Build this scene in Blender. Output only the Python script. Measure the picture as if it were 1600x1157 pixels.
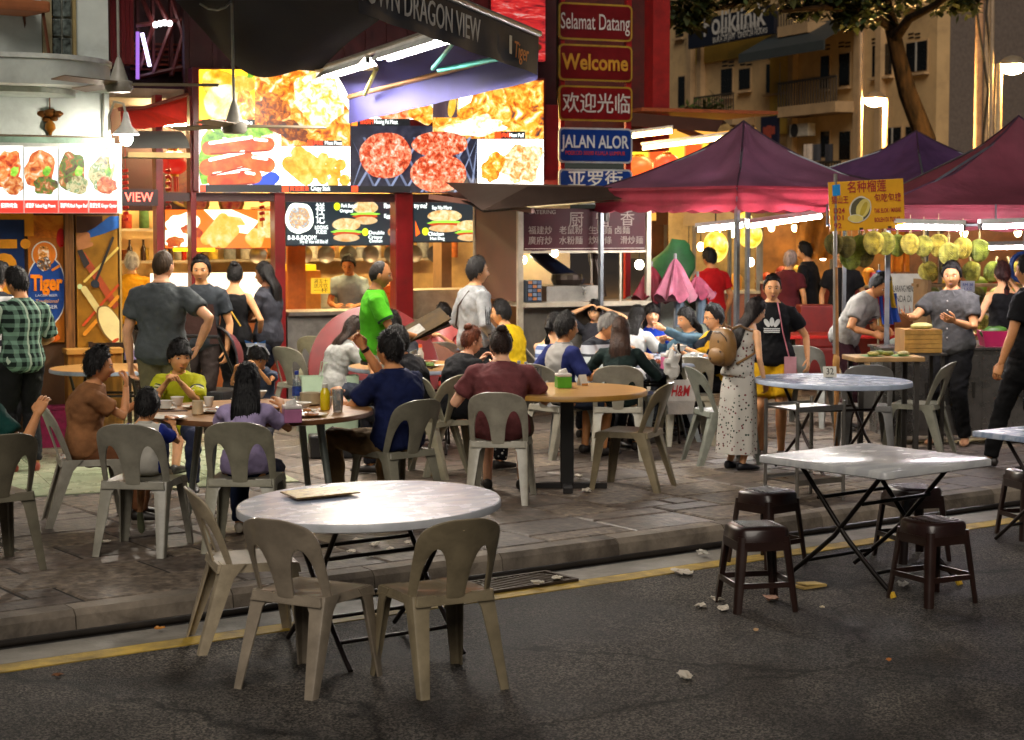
import bpy, bmesh, math, random
import numpy as np
from mathutils import Vector, Matrix, noise
random.seed(7)
for o in list(bpy.data.objects): bpy.data.objects.remove(o)
S = bpy.context.scene
COL = S.collection
R = math.radians

# ------------------------------------------------------------------ camera
FPX, CX, CY, YH, HC = 2850.0, 800.0, 533.5, 345.0, 2.13     # photo pixels (1600 wide); camera height above the road
PITCH = math.atan((CY - YH) / FPX)
cam_d = bpy.data.cameras.new('camera'); cam = bpy.data.objects.new('camera', cam_d); COL.objects.link(cam)
cam.location = (0, 0, HC); cam.rotation_euler = (math.pi / 2 - PITCH, 0, 0)
cam_d.sensor_width = 36; cam_d.lens = 36 * FPX / 1600
cam_d.shift_y = -(578.5 - CY) / 1600
cam_d.clip_start = .1; cam_d.clip_end = 600
cam_d.dof.use_dof = True; cam_d.dof.focus_distance = 11.2; cam_d.dof.aperture_fstop = 5.0
S.camera = cam
S.render.resolution_x, S.render.resolution_y = 1024, 740

# ------------------------------------------------------------------ world, faint night glow
W = bpy.data.worlds.new('World'); S.world = W; W.use_nodes = True
wn = W.node_tree.nodes; sky = wn.new('ShaderNodeTexSky'); sky.sky_type = 'NISHITA'; sky.sun_disc = False
SUN_EL, SUN_ROT = R(40), R(188)
sky.sun_elevation = SUN_EL; sky.sun_rotation = SUN_ROT
W.node_tree.links.new(sky.outputs[0], wn['Background'].inputs[0]); wn['Background'].inputs[1].default_value = .003
sun_d = bpy.data.lights.new('sun', 'SUN'); sun = bpy.data.objects.new('sun', sun_d); COL.objects.link(sun)
sun_d.energy = .92; sun_d.angle = R(40); sun_d.color = (1, .91, .80)
sd = Vector((math.sin(SUN_ROT) * math.cos(SUN_EL), math.cos(SUN_ROT) * math.cos(SUN_EL), math.sin(SUN_EL)))
sun.rotation_euler = (-sd).to_track_quat('-Z', 'Y').to_euler()
S.view_settings.view_transform = 'Standard'; S.view_settings.look = 'None'
S.view_settings.exposure = 1.05; S.view_settings.gamma = 1
cy = S.cycles; cy.use_denoising = True; cy.max_bounces = 6; cy.diffuse_bounces = 3; cy.glossy_bounces = 3
cy.transmission_bounces = 4; cy.transparent_max_bounces = 8; cy.caustics_reflective = cy.caustics_refractive = False
cy.sample_clamp_indirect = 4; cy.sample_clamp_direct = 0
try: cy.denoiser = 'OPENIMAGEDENOISE'
except Exception: pass

# ------------------------------------------------------------------ pixels -> places
CP, SP = math.cos(PITCH), math.sin(PITCH)
def ray(px, py):
    a, b = (px - CX) / FPX, (py - CY) / FPX
    return Vector((a, CP - b * SP, -SP - b * CP))
def G(px, py, z=0.0):                       # on a level surface
    r = ray(px, py); k = (z - HC) / r.z; return Vector((0, 0, HC)) + r * k
def D(px, py, d):                           # at a distance d (along the ground, towards +Y)
    r = ray(px, py); return Vector((0, 0, HC)) + r * (d / r.y)
PZ = .13                                    # pavement height
KA = math.atan2(.584, .812)                 # street direction
KU = Vector((math.cos(KA), math.sin(KA), 0)); KN = Vector((-KU.y, KU.x, 0)); KT = 8.86
BA = R(22.15)                               # shop fronts
BU = Vector((math.cos(BA), math.sin(BA), 0)); BN = Vector((-BU.y, BU.x, 0))
def BF(px, py, t):                          # on a vertical plane parallel to the shop fronts -> (along, height)
    r = ray(px, py); k = t / r.dot(BN); p = Vector((0, 0, HC)) + r * k
    return p.dot(BU), p.z
def KS(s, t, z=0): return KU * s + KN * t + Vector((0, 0, z))

# ------------------------------------------------------------------ materials
def lin(h):
    if isinstance(h, (tuple, list)): return tuple(h[:3]) + (1,)
    h = h.lstrip('#'); c = [int(h[i:i + 2], 16) / 255 for i in (0, 2, 4)]
    return tuple((x / 12.92 if x <= .04045 else ((x + .055) / 1.055) ** 2.4) for x in c) + (1,)
MATS = {}
def nd(nt, t, **kw):
    n = nt.nodes.new('ShaderNode' + t)
    for k, v in kw.items():
        if k in n.inputs: n.inputs[k].default_value = v
        else: setattr(n, k, v)
    return n
def newmat(name):
    m = bpy.data.materials.new(name); m.use_nodes = True
    return m, m.node_tree, m.node_tree.nodes['Principled BSDF']
def M(col, rough=.5, metal=0, var=.18, scale=7, bump=.0, bscale=90, coat=0, trans=0, sss=0, dirt=0, spec=.5, stretch=None, alpha=1):
    key = (str(col), rough, metal, var, scale, bump, bscale, coat, trans, sss, dirt, spec, stretch, alpha)
    if key in MATS: return MATS[key]
    m, nt, b = newmat('surface'); L = nt.links; c = lin(col)
    tc = nd(nt, 'TexCoord'); vec = tc.outputs['Object']
    if stretch:
        mp = nd(nt, 'Mapping'); mp.inputs['Scale'].default_value = stretch; L.new(vec, mp.inputs[0]); vec = mp.outputs[0]
    n1 = nd(nt, 'TexNoise', Scale=scale, Detail=5.0, Roughness=.6); L.new(vec, n1.inputs['Vector'])
    mx = nd(nt, 'MixRGB', blend_type='MULTIPLY'); mx.inputs[0].default_value = 1
    rp = nd(nt, 'ValToRGB'); e = rp.color_ramp.elements
    e[0].position, e[1].position = .3, .72; v0 = max(0, 1 - var * 1.6); e[0].color = (v0, v0, v0, 1); v1 = 1 + var * .5; e[1].color = (v1, v1, v1, 1)
    L.new(n1.outputs['Fac'], rp.inputs[0]); mx.inputs[1].default_value = c; L.new(rp.outputs[0], mx.inputs[2])
    outc = mx.outputs[0]
    if dirt:
        n2 = nd(nt, 'TexNoise', Scale=scale * .35 + 1, Detail=8.0, Roughness=.7, Distortion=.6); L.new(tc.outputs['Object'], n2.inputs['Vector'])
        r2 = nd(nt, 'ValToRGB'); r2.color_ramp.elements[0].position = .48; r2.color_ramp.elements[1].position = .72
        L.new(n2.outputs['Fac'], r2.inputs[0]); m2 = nd(nt, 'MixRGB'); m2.inputs[2].default_value = lin('3b3128')
        ml = nd(nt, 'Math', operation='MULTIPLY'); ml.inputs[1].default_value = dirt; L.new(r2.outputs[0], ml.inputs[0]); L.new(ml.outputs[0], m2.inputs[0])
        L.new(outc, m2.inputs[1]); outc = m2.outputs[0]
    L.new(outc, b.inputs['Base Color'])
    rr = nd(nt, 'MapRange'); rr.inputs[3].default_value = max(0, rough - .09); rr.inputs[4].default_value = min(1, rough + .09)
    L.new(n1.outputs['Fac'], rr.inputs[0]); L.new(rr.outputs[0], b.inputs['Roughness'])
    b.inputs['Metallic'].default_value = metal; b.inputs['Coat Weight'].default_value = coat; b.inputs['Transmission Weight'].default_value = trans
    b.inputs['Specular IOR Level'].default_value = spec; b.inputs['Alpha'].default_value = alpha
    if sss:
        b.inputs['Subsurface Weight'].default_value = sss; b.inputs['Subsurface Radius'].default_value = (.02, .008, .004)
    if bump:
        nb = nd(nt, 'TexNoise', Scale=bscale, Detail=4.0); L.new(vec, nb.inputs['Vector'])
        bp = nd(nt, 'Bump'); bp.inputs['Strength'].default_value = min(1, bump); bp.inputs['Distance'].default_value = .01 if bscale > 20 else .03
        L.new(nb.outputs['Fac'], bp.inputs['Height']); L.new(bp.outputs[0], b.inputs['Normal'])
    MATS[key] = m; return m
def CV(c, lit=.45, var=.25, scale=2.5):
    key = ('CV', c, lit, var, scale)
    if key in MATS: return MATS[key]
    m = M(c, .65, var=var, scale=scale, bump=.2, bscale=14).copy(); nt = m.node_tree; L = nt.links; b = nt.nodes['Principled BSDF']; o = nt.nodes['Material Output']
    tr = nd(nt, 'BsdfTranslucent'); src = b.inputs['Base Color'].links[0].from_socket; L.new(src, tr.inputs[0]); mx = nd(nt, 'MixShader'); mx.inputs[0].default_value = lit; L.new(b.outputs[0], mx.inputs[1]); L.new(tr.outputs[0], mx.inputs[2]); L.new(mx.outputs[0], o.inputs[0]); MATS[key] = m; return m
def E(col, strength=1.0, sample=True):
    key = ('E', str(col), strength, sample)
    if key in MATS: return MATS[key]
    m, nt, b = newmat('glow'); b.inputs['Base Color'].default_value = (.02, .02, .02, 1)
    b.inputs['Emission Color'].default_value = lin(col); b.inputs['Emission Strength'].default_value = strength; b.inputs['Roughness'].default_value = .4
    if not sample: m.cycles.emission_sampling = 'NONE'
    MATS[key] = m; return m
def PR(cols, scale=12, strength=1.0, detail=4, dist=.4, lit=True, voro=False, stretch=None, lo=.32, hi=.68):
    """printed picture: a noise through a colour ramp, backlit (lit) or plain ink"""
    key = ('PR', tuple(cols), scale, strength, detail, dist, lit, voro, stretch, lo, hi)
    if key in MATS: return MATS[key]
    m, nt, b = newmat('print'); L = nt.links; tc = nd(nt, 'TexCoord'); vec = tc.outputs['Object']
    if stretch:
        mp = nd(nt, 'Mapping'); mp.inputs['Scale'].default_value = stretch; L.new(vec, mp.inputs[0]); vec = mp.outputs[0]
    if voro: n1 = nd(nt, 'TexVoronoi', Scale=scale); L.new(vec, n1.inputs['Vector']); fac = n1.outputs['Distance']
    else: n1 = nd(nt, 'TexNoise', Scale=scale, Detail=float(detail), Distortion=dist, Roughness=.62); L.new(vec, n1.inputs['Vector']); fac = n1.outputs['Fac']
    rp = nd(nt, 'ValToRGB'); e = rp.color_ramp.elements
    for i, c in enumerate(cols):
        p = lo + (hi - lo) * i / max(1, len(cols) - 1)
        if i < 2: e[i].position = p; e[i].color = lin(c)
        else: x = e.new(p); x.color = lin(c)
    L.new(fac, rp.inputs[0])
    if lit:
        b.inputs['Base Color'].default_value = (.03, .03, .03, 1)
        L.new(rp.outputs[0], b.inputs['Emission Color']); b.inputs['Emission Strength'].default_value = strength * .40
    else: L.new(rp.outputs[0], b.inputs['Base Color'])
    b.inputs['Roughness'].default_value = .35
    MATS[key] = m; return m

# ------------------------------------------------------------------ mesh building
def frame(d, up=Vector((0, 0, 1))):
    d = d.normalized()
    if abs(d.dot(up)) > .98: up = Vector((0, 1, 0))
    x = d.cross(up).normalized(); y = x.cross(d).normalized(); return x, y
class MB:
    def __init__(s): s.v, s.f, s.m = [], [], []; s.k = 0
    def add(s, vs, fs):
        n = len(s.v); s.v += [tuple(v) for v in vs]; s.f += [tuple(i + n for i in f) for f in fs]; s.m += [s.k] * len(fs); return s
    def mat(s, k): s.k = k; return s
    def box(s, c, size, M3=None, taper=1):
        x, y, z = (a / 2 for a in size); vs = []
        for sz in (-1, 1):
            t = taper if sz > 0 else 1
            for sx, sy in ((-1, -1), (1, -1), (1, 1), (-1, 1)): vs.append(Vector((sx * x * t, sy * y * t, sz * z)))
        if M3 is not None: vs = [M3 @ v for v in vs]
        c = Vector(c); return s.add([v + c for v in vs], [(3, 2, 1, 0), (4, 5, 6, 7), (0, 1, 5, 4), (1, 2, 6, 5), (2, 3, 7, 6), (3, 0, 4, 7)])
    def bb(s, x0, x1, y0, y1, z0, z1): return s.box(((x0 + x1) / 2, (y0 + y1) / 2, (z0 + z1) / 2), (abs(x1 - x0), abs(y1 - y0), abs(z1 - z0)))
    def loft(s, rings, cap=True, closed=True):
        n = len(rings[0]); vs = [v for r in rings for v in r]; fs = []
        for i in range(len(rings) - 1):
            for j in range(n if closed else n - 1):
                k = (j + 1) % n; fs.append((i * n + j, i * n + k, (i + 1) * n + k, (i + 1) * n + j))
        if cap: fs.append(tuple(range(n - 1, -1, -1))); fs.append(tuple(range((len(rings) - 1) * n, len(rings) * n)))
        return s.add(vs, fs)
    def tube(s, pts, r, n=8, up=Vector((0, 0, 1)), round_=False, cap=True):
        pts = [Vector(p) for p in pts]; rs = list(r) if isinstance(r, (list, tuple)) else [r] * len(pts)
        rs = [(a, a) if not isinstance(a, (tuple, list)) else a for a in rs]
        if round_:
            d0 = (pts[0] - pts[1]).normalized(); d1 = (pts[-1] - pts[-2]).normalized()
            a0, a1 = min(rs[0]), min(rs[-1])
            pts = [pts[0] + d0 * a0 * .92, pts[0] + d0 * a0 * .6] + pts + [pts[-1] + d1 * a1 * .6, pts[-1] + d1 * a1 * .92]
            rs = [tuple(x * .38 for x in rs[0]), tuple(x * .8 for x in rs[0])] + rs + [tuple(x * .8 for x in rs[-1]), tuple(x * .38 for x in rs[-1])]
        rings = []
        for i, p in enumerate(pts):
            a = pts[max(0, i - 1)]; b = pts[min(len(pts) - 1, i + 1)]; x, y = frame(b - a, up)
            rings.append([p + x * rs[i][0] * math.cos(t) + y * rs[i][1] * math.sin(t) for t in [2 * math.pi * j / n for j in range(n)]])
        return s.loft(rings, cap)
    def lathe(s, prof, n=24, c=(0, 0, 0), cap=True):
        c = Vector(c); return s.loft([[c + Vector((r * math.cos(2 * math.pi * j / n), r * math.sin(2 * math.pi * j / n), z)) for j in range(n)] for r, z in prof], cap)
    def ell(s, c, r, n=14, m=9, M3=None, warp=None):
        c = Vector(c); rings = []
        for i in range(1, m):
            t = math.pi * i / m; ring = []
            for j in range(n):
                a = 2 * math.pi * j / n; v = Vector((r[0] * math.sin(t) * math.cos(a), r[1] * math.sin(t) * math.sin(a), -r[2] * math.cos(t)))
                if warp: v = warp(v)
                ring.append(c + (M3 @ v if M3 is not None else v))
            rings.append(ring)
        return s.loft(rings)
    def poly(s, pts, th=0, ax=Vector((0, -1, 0))):      # flat polygon, optional thickness
        pts = [Vector(p) for p in pts]; n = len(pts)
        if not th: return s.add(pts, [tuple(range(n))])
        b = [p - ax * th for p in pts]
        return s.add(pts + b, [tuple(range(n)), tuple(range(2 * n - 1, n - 1, -1))] + [(i, i + n, (i + 1) % n + n, (i + 1) % n) for i in range(n)])
    def grid(s, fn, nu, nv):
        vs = [fn(i / nu, j / nv) for j in range(nv + 1) for i in range(nu + 1)]
        return s.add(vs, [(j * (nu + 1) + i, j * (nu + 1) + i + 1, (j + 1) * (nu + 1) + i + 1, (j + 1) * (nu + 1) + i) for j in range(nv) for i in range(nu)])
    def mesh(s, mats, smooth=False, fix=True, bevel=0, name='mesh'):
        me = bpy.data.meshes.new(name); me.from_pydata(s.v, [], s.f)
        for m in (mats if isinstance(mats, (list, tuple)) else [mats]): me.materials.append(m)
        if any(s.m): me.polygons.foreach_set('material_index', s.m)
        if fix or bevel:
            bm = bmesh.new(); bm.from_mesh(me); bmesh.ops.recalc_face_normals(bm, faces=bm.faces)
            if bevel: bmesh.ops.bevel(bm, geom=[e for e in bm.edges if len(e.link_faces) == 2 and e.calc_face_angle(0) > .5], offset=bevel, segments=2, affect='EDGES', profile=.6)
            bm.to_mesh(me); bm.free()
        if smooth:
            me.shade_smooth()
            try: me.set_sharp_from_angle(angle=R(48))
            except Exception: pass
        me.update(); return me
def obj(name, me, parent=None, loc=(0, 0, 0), rot=None):
    o = bpy.data.objects.new(name, me); COL.objects.link(o); o.location = loc
    if rot is not None: o.rotation_euler = rot
    if parent is not None: o.parent = parent
    return o
def part(name, mb, mats, parent, smooth=False, bevel=0, label=None, kind=None, fix=True):
    o = obj(name, mb.mesh(mats, smooth, fix, bevel, name), parent)
    if label: o['label'] = label
    if kind: o['kind'] = kind
    return o
def tag(o, label, cat, group=None, kind=None):
    if label: o['label'] = label
    if cat: o['category'] = cat
    if group: o['group'] = group
    if kind: o['kind'] = kind
    return o
def thing(name, label, cat, loc=(0, 0, 0), rz=0, group=None, rot=None):
    o = bpy.data.objects.new(name, None); COL.objects.link(o); o.location = loc; o.rotation_euler = rot if rot is not None else (0, 0, rz)
    o.empty_display_size = .1
    return tag(o, label, cat, group)
KIDS = {}
def copy_tree(o, parent=None):
    c = o.copy(); COL.objects.link(c)
    if parent is not None: c.parent = parent
    for ch in o.children: copy_tree(ch, c)
    return c
TEXTS = []
BOLD = {}
def text(s, x, z, size, mat, parent, y=-.004, width=None, name='lettering', align='CENTER', ext=.0015, rot=None, fat=0.0, shear=0, xs=1):
    """lettering on a board that faces local -Y; x, z = anchor, baseline-centred"""
    c = bpy.data.curves.new('lettering', 'FONT'); c.body = s; c.size = size; c.align_x = align; c.align_y = 'CENTER'; c.extrude = ext; c.offset = fat; c.resolution_u = 3; c.shear = shear
    c.materials.append(mat)
    o = obj(name, c, parent, (x, y, z), rot or (math.pi / 2, 0, 0)); o.scale.x = xs; TEXTS.append((o, width)); return o
# ================================================================== ground
def asphalt():
    m, nt, b = newmat('asphalt'); L = nt.links; tc = nd(nt, 'TexCoord'); v = tc.outputs['Object']
    n1 = nd(nt, 'TexNoise', Scale=1.1, Detail=6.0, Roughness=.65); n2 = nd(nt, 'TexVoronoi', Scale=110.0); n3 = nd(nt, 'TexNoise', Scale=170.0, Detail=3.0)
    for n in (n1, n2, n3): L.new(v, n.inputs['Vector'])
    r1 = nd(nt, 'ValToRGB'); r1.color_ramp.elements[0].color = lin((.034, .032, .030)); r1.color_ramp.elements[1].color = lin((.090, .084, .078)); r1.color_ramp.elements[0].position = .3; r1.color_ramp.elements[1].position = .75
    L.new(n1.outputs['Fac'], r1.inputs[0])
    r2 = nd(nt, 'ValToRGB'); r2.color_ramp.elements[0].color = (.35, .35, .35, 1); r2.color_ramp.elements[1].color = (2.8, 2.65, 2.45, 1); r2.color_ramp.elements[0].position = .40; r2.color_ramp.elements[1].position = .78
    L.new(n2.outputs['Color'], r2.inputs[0])
    mx = nd(nt, 'MixRGB', blend_type='MULTIPLY'); mx.inputs[0].default_value = .85; L.new(r1.outputs[0], mx.inputs[1]); L.new(r2.outputs[0], mx.inputs[2]); 
    n4 = nd(nt, 'TexNoise', Scale=.55, Detail=8.0, Roughness=.7, Distortion=1.2); L.new(v, n4.inputs['Vector']); r4 = nd(nt, 'ValToRGB'); r4.color_ramp.elements[0].position = .42; r4.color_ramp.elements[1].position = .56; r4.color_ramp.elements[0].color = (.45, .43, .42, 1); r4.color_ramp.elements[1].color = (1.15, 1.12, 1.08, 1); L.new(n4.outputs['Fac'], r4.inputs[0])
    vc = nd(nt, 'TexVoronoi', feature='DISTANCE_TO_EDGE', Scale=.42); nz = nd(nt, 'TexNoise', Scale=3.0, Detail=5.0); L.new(v, nz.inputs['Vector']); va = nd(nt, 'VectorMath', operation='MULTIPLY_ADD'); va.inputs[1].default_value = (.5, .5, 0); L.new(nz.outputs['Color'], va.inputs[0]); L.new(v, va.inputs[2]); L.new(va.outputs[0], vc.inputs['Vector'])
    rc_ = nd(nt, 'ValToRGB'); rc_.color_ramp.elements[0].position = .002; rc_.color_ramp.elements[1].position = .009; rc_.color_ramp.elements[0].color = (.35, .35, .35, 1); L.new(vc.outputs['Distance'], rc_.inputs[0])
    mz = nd(nt, 'MixRGB', blend_type='MULTIPLY'); mz.inputs[0].default_value = 1; L.new(mx.outputs[0], mz.inputs[1]); L.new(r4.outputs[0], mz.inputs[2]); my = nd(nt, 'MixRGB', blend_type='MULTIPLY'); my.inputs[0].default_value = 1; L.new(mz.outputs[0], my.inputs[1]); L.new(rc_.outputs[0], my.inputs[2]); L.new(my.outputs[0], b.inputs['Base Color'])
    rq = nd(nt, 'MapRange'); rq.inputs[1].default_value = .4; rq.inputs[2].default_value = .6; rq.inputs[3].default_value = .6; rq.inputs[4].default_value = .8; L.new(n4.outputs['Fac'], rq.inputs[0]); L.new(rq.outputs[0], b.inputs['Roughness'])
    ad = nd(nt, 'Math', operation='ADD'); L.new(n3.outputs['Fac'], ad.inputs[0]); L.new(n2.outputs['Distance'], ad.inputs[1])
    bp = nd(nt, 'Bump'); bp.inputs['Strength'].default_value = .9; bp.inputs['Distance'].default_value = .006; L.new(ad.outputs[0], bp.inputs['Height']); L.new(bp.outputs[0], b.inputs['Normal'])
    b.inputs['Specular IOR Level'].default_value = .22
    return m
road = obj('road', MB().poly([(-150, -60, 0), (150, -60, 0), (150, 250, 0), (-150, 250, 0)]).mesh(asphalt())); tag(road, None, None, kind='structure')
# street-aligned setting
def street(name, kind='structure'):
    o = bpy.data.objects.new(name, None); COL.objects.link(o); o.rotation_euler = (0, 0, KA); o['kind'] = kind; return o
M_PAVE = M('675c53', .42, var=.35, scale=2.2, bump=.35, bscale=30, dirt=.7)
pv = street('pavement')
part('bedding', MB().bb(-60, 90, KT + .14, 190, -.5, PZ - .010), M('1c1815', .9, dirt=.5), pv)
# ashlar pattern of stamped slabs: cells of 0.24 m packed with mixed sizes
random.seed(21)
CELL = .235; NS0, NT0 = int(-5.2 / CELL), 0; NS, NT = int(27 / CELL), int(9.4 / CELL)
occ = np.zeros((NS, NT), bool); slabs = []
SZ = [(4, 2), (3, 2), (2, 2), (4, 1), (2, 1), (3, 1), (2, 4), (1, 1)]
for j in range(NT):
    for i in range(NS):
        if occ[i, j]: continue
        opts = SZ[:6]; random.shuffle(opts); opts = opts + [(1, 1)]
        for a, b in opts:
            if i + a <= NS and j + b <= NT and not occ[i:i + a, j:j + b].any():
                occ[i:i + a, j:j + b] = True; slabs.append((i, j, a, b)); break
def slab_mb(a, b):
    x, y = a * CELL / 2 - .009, b * CELL / 2 - .009; e = .014
    return MB().loft([[Vector((sx * (x - k), sy * (y - k), z)) for sx, sy in ((-1, -1), (1, -1), (1, 1), (-1, 1))] for z, k in ((-.03, 0), (-.009, 0), (0, e))])
PAVEMATS = [M(c, .50 + .08 * k, var=.55, scale=9 + 3 * k, bump=.7, bscale=22, dirt=.8) for k, c in enumerate(('7a6d62', '685d54', '877868'))]
slab_me = {}
inview = []
for i, j, a, b in slabs:
    s = -5.2 + (i + a / 2) * CELL; t = KT + .16 + (j + b / 2) * CELL; p = KS(s, t, PZ)
    px = CX + FPX * p.x / p.y; vis = -80 < px < 1680
    inview.append((p.y if vis else 1e3 + p.y, s, t, a, b))
inview.sort(); rest = [MB() for _ in PAVEMATS]
for k, (q, s, t, a, b) in enumerate(inview):
    h = random.uniform(-.004, .002); mk = random.randrange(3)
    if k < 300 and q < 900:
        if (a, b, mk) not in slab_me: slab_me[(a, b, mk)] = slab_mb(a, b).mesh(PAVEMATS[mk])
        obj('paver', slab_me[(a, b, mk)], pv, (s, t, PZ + h), (random.uniform(-.004, .004), random.uniform(-.004, .004), 0))
    else:
        src = slab_mb(a, b); rest[mk].add([Vector(v) + Vector((s, t, PZ + h)) for v in src.v], src.f)
for mk, r_ in enumerate(rest): part('paver_field', r_, PAVEMATS[mk], pv, kind='stuff')
# far paving beyond the slabs
part('far_paving', MB().bb(-60, 90, KT + .16 + NT * CELL, 190, PZ - .1, PZ - .003), M('4f463f', .5, var=.3, scale=2, dirt=.5), pv)
part('far_paving', MB().bb(-60, -5.2, KT + .16, KT + .16 + NT * CELL, PZ - .1, PZ - .003), M('4f463f', .5, var=.3, scale=2, dirt=.5), pv)
part('far_paving', MB().bb(-5.2 + NS * CELL, 90, KT + .16, KT + .16 + NT * CELL, PZ - .1, PZ - .003), M('4f463f', .5, var=.3, scale=2, dirt=.5), pv)
kb = street('kerb')
M_KERB = [M('8b7f70', .7, var=.35, scale=4, bump=.4, bscale=40, dirt=.85), M('7b7063', .7, var=.4, scale=5, bump=.4, bscale=40, dirt=.9)]
for i in range(-10, 32):
    x0 = i * .9; pr = [(KT - .012, 0), (KT, PZ - .035), (KT + .03, PZ - .004), (KT + .15, PZ), (KT + .15, -.05)]
    part('kerb_stone', MB().loft([[Vector((x, t, z)) for t, z in pr] for x in (x0 + .004, x0 + .896)]), M_KERB[i % 2], kb)
gt = street('gutter')
part('gutter_strip', MB().bb(-12, 40, 8.441, 8.72, -.04, .006), M('8d877c', .6, var=.35, scale=3, bump=.3, bscale=50, dirt=.7), gt)
part('gutter_slot', MB().bb(-12, 40, 8.72, 8.85, -.04, .003), M('15120f', .7), gt)
part('drain_pipe', MB().tube([(-12, 8.79, .018), (40, 8.79, .018)], .022, 8), M('26211c', .45, dirt=.4), gt, smooth=True)
yl = street('yellow_line')
part('paint', MB().bb(-12, 40, 8.29, 8.44, -.01, .005), M('cba843', .65, var=.4, scale=5, bump=.3, bscale=120, dirt=.75), yl)
# drain grate set in the gutter
gs, gt_ = (lambda p: (p.dot(KU), p.dot(KN)))(G(832, 922, 0))
grate = thing('drain_grate', 'rusty slotted iron drain grate set in the gutter by the kerb', 'drain', KS(gs, 8.56, .008), KA)
part('pit', MB().bb(-.33, .33, -.13, .15, -.02, .002), M('0a0908', .9), grate)
part('frame', MB().bb(-.35, .35, -.15, -.125, 0, .016).bb(-.35, .35, .145, .17, 0, .016).bb(-.35, -.325, -.125, .145, 0, .016).bb(.325, .35, -.125, .145, 0, .016), M('4b3f33', .6, .6, dirt=.6), grate)
gm = MB().bb(-.007, .007, -.125, .145, 0, .014).mesh(M('51463a', .55, .6, dirt=.6))
for k in range(15): obj('bar', gm, grate, (-.305 + k * .0435, 0, 0), (0, 0, .35))
# pale green tiled floor of the corner restaurant
tf = bpy.data.objects.new('tiled_floor', None); COL.objects.link(tf); tf.rotation_euler = (0, 0, BA); tf['kind'] = 'structure'
fl = G(124, 773, PZ); tb0 = fl.dot(BN); fr = G(390, 742, PZ); xb1 = fr.dot(BU) + .25
part('grout', MB().bb(xb1 - 7.2, xb1, tb0, tb0 + 6.5, PZ - .02, PZ + .006), M('6f7563', .6), tf)
tm = [MB().bb(-.297, .297, -.297, .297, 0, .006).mesh(M(c, .28, var=.12, scale=3, dirt=.35)) for c in ('b9c2a0', 'aebb98')]
for i in range(12):
    for j in range(10):
        obj('floor_tile', tm[(i * 7 + j * 3) % 2], tf, (xb1 - .3 - i * .6, tb0 + .3 + j * .6, PZ + .004 + .0006 * ((i + j) % 3)))
# litter: crumpled tissues and scraps
random.seed(5)
def scrap(px, py, z, w, label, col='d8cdbc', flat=.2, grp='scraps of litter'):
    p = G(px, py, z); mb = MB()
    mb.ell((0, 0, w * flat * .8), (w, w * .6, w * flat), 9, 6, warp=lambda v: v + Vector((random.uniform(-.3, .3), random.uniform(-.3, .3), random.uniform(-.2, .2))) * w)
    me = mb.mesh(M(col, .8, var=.15)); zs = min(v.co.z for v in me.vertices)
    tag(obj('litter_scrap', me, None, (p.x, p.y, z - zs + .007), (0, 0, random.random() * 6)), label, 'litter', grp)
for px, py in ((516, 858), (586, 855), (548, 866), (610, 862), (640, 852), (560, 848), (578, 872)): scrap(px, py, PZ, .035, 'crumpled white tissue on the pavers between the family and the kerb', grp='tissues under the family table')
for px, py in ((165, 850), (198, 842), (152, 858)): scrap(px, py, PZ, .03, 'crumpled tissue on the pavers beside the toddler\'s chair', grp='tissues by the small chair')
for px, py in ((918, 770), (905, 748)): scrap(px, py, PZ, .05, 'white scrap on the pavers under the yellow table', grp='scraps under the yellow table')
for px, py in ((1095, 950), (1120, 940), (1130, 955)): scrap(px, py, 0, .045, 'torn white paper on the asphalt under a brown stool', flat=.10, grp='torn paper under the stool')
for px, py in ((840, 915), (870, 908)): scrap(px, py, .02, .04, 'pale scrap lying on the drain grate', 'cfc6b4', grp='scraps on the grate')
scrap(1065, 899, 0, .07, 'flattened white paper on the yellow line', flat=.1)
scrap(1205, 940, 0, .06, 'pinkish paper scrap under the brown stool', 'd3a58c', .08)
scrap(1098, 868, .02, .05, 'crumpled plastic wrapper in the gutter', 'b9b4a8')
scrap(1410, 918, 0, .05, 'white scrap beneath the stool with a rim of ridges', 'd0cbc4')
scrap(1070, 1062, 0, .05, 'small white scrap on open asphalt', flat=.15)
scrap(1388, 1035, 0, .02, 'tiny orange butt on open asphalt', 'c87a35')
scrap(1181, 988, 0, .02, 'tiny tan butt beside the brown stool', 'c9a070')
scrap(1285, 952, 0, .02, 'tiny pale butt beneath the square table', 'd9c8a8')
scrap(90, 1058, 0, .025, 'brown leaf on the asphalt beside the yellow line', '7a4a22', .1)
scrap(250, 985, .02, .03, 'orange scrap in the gutter under the kerb', 'c8842e', .15)
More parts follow.
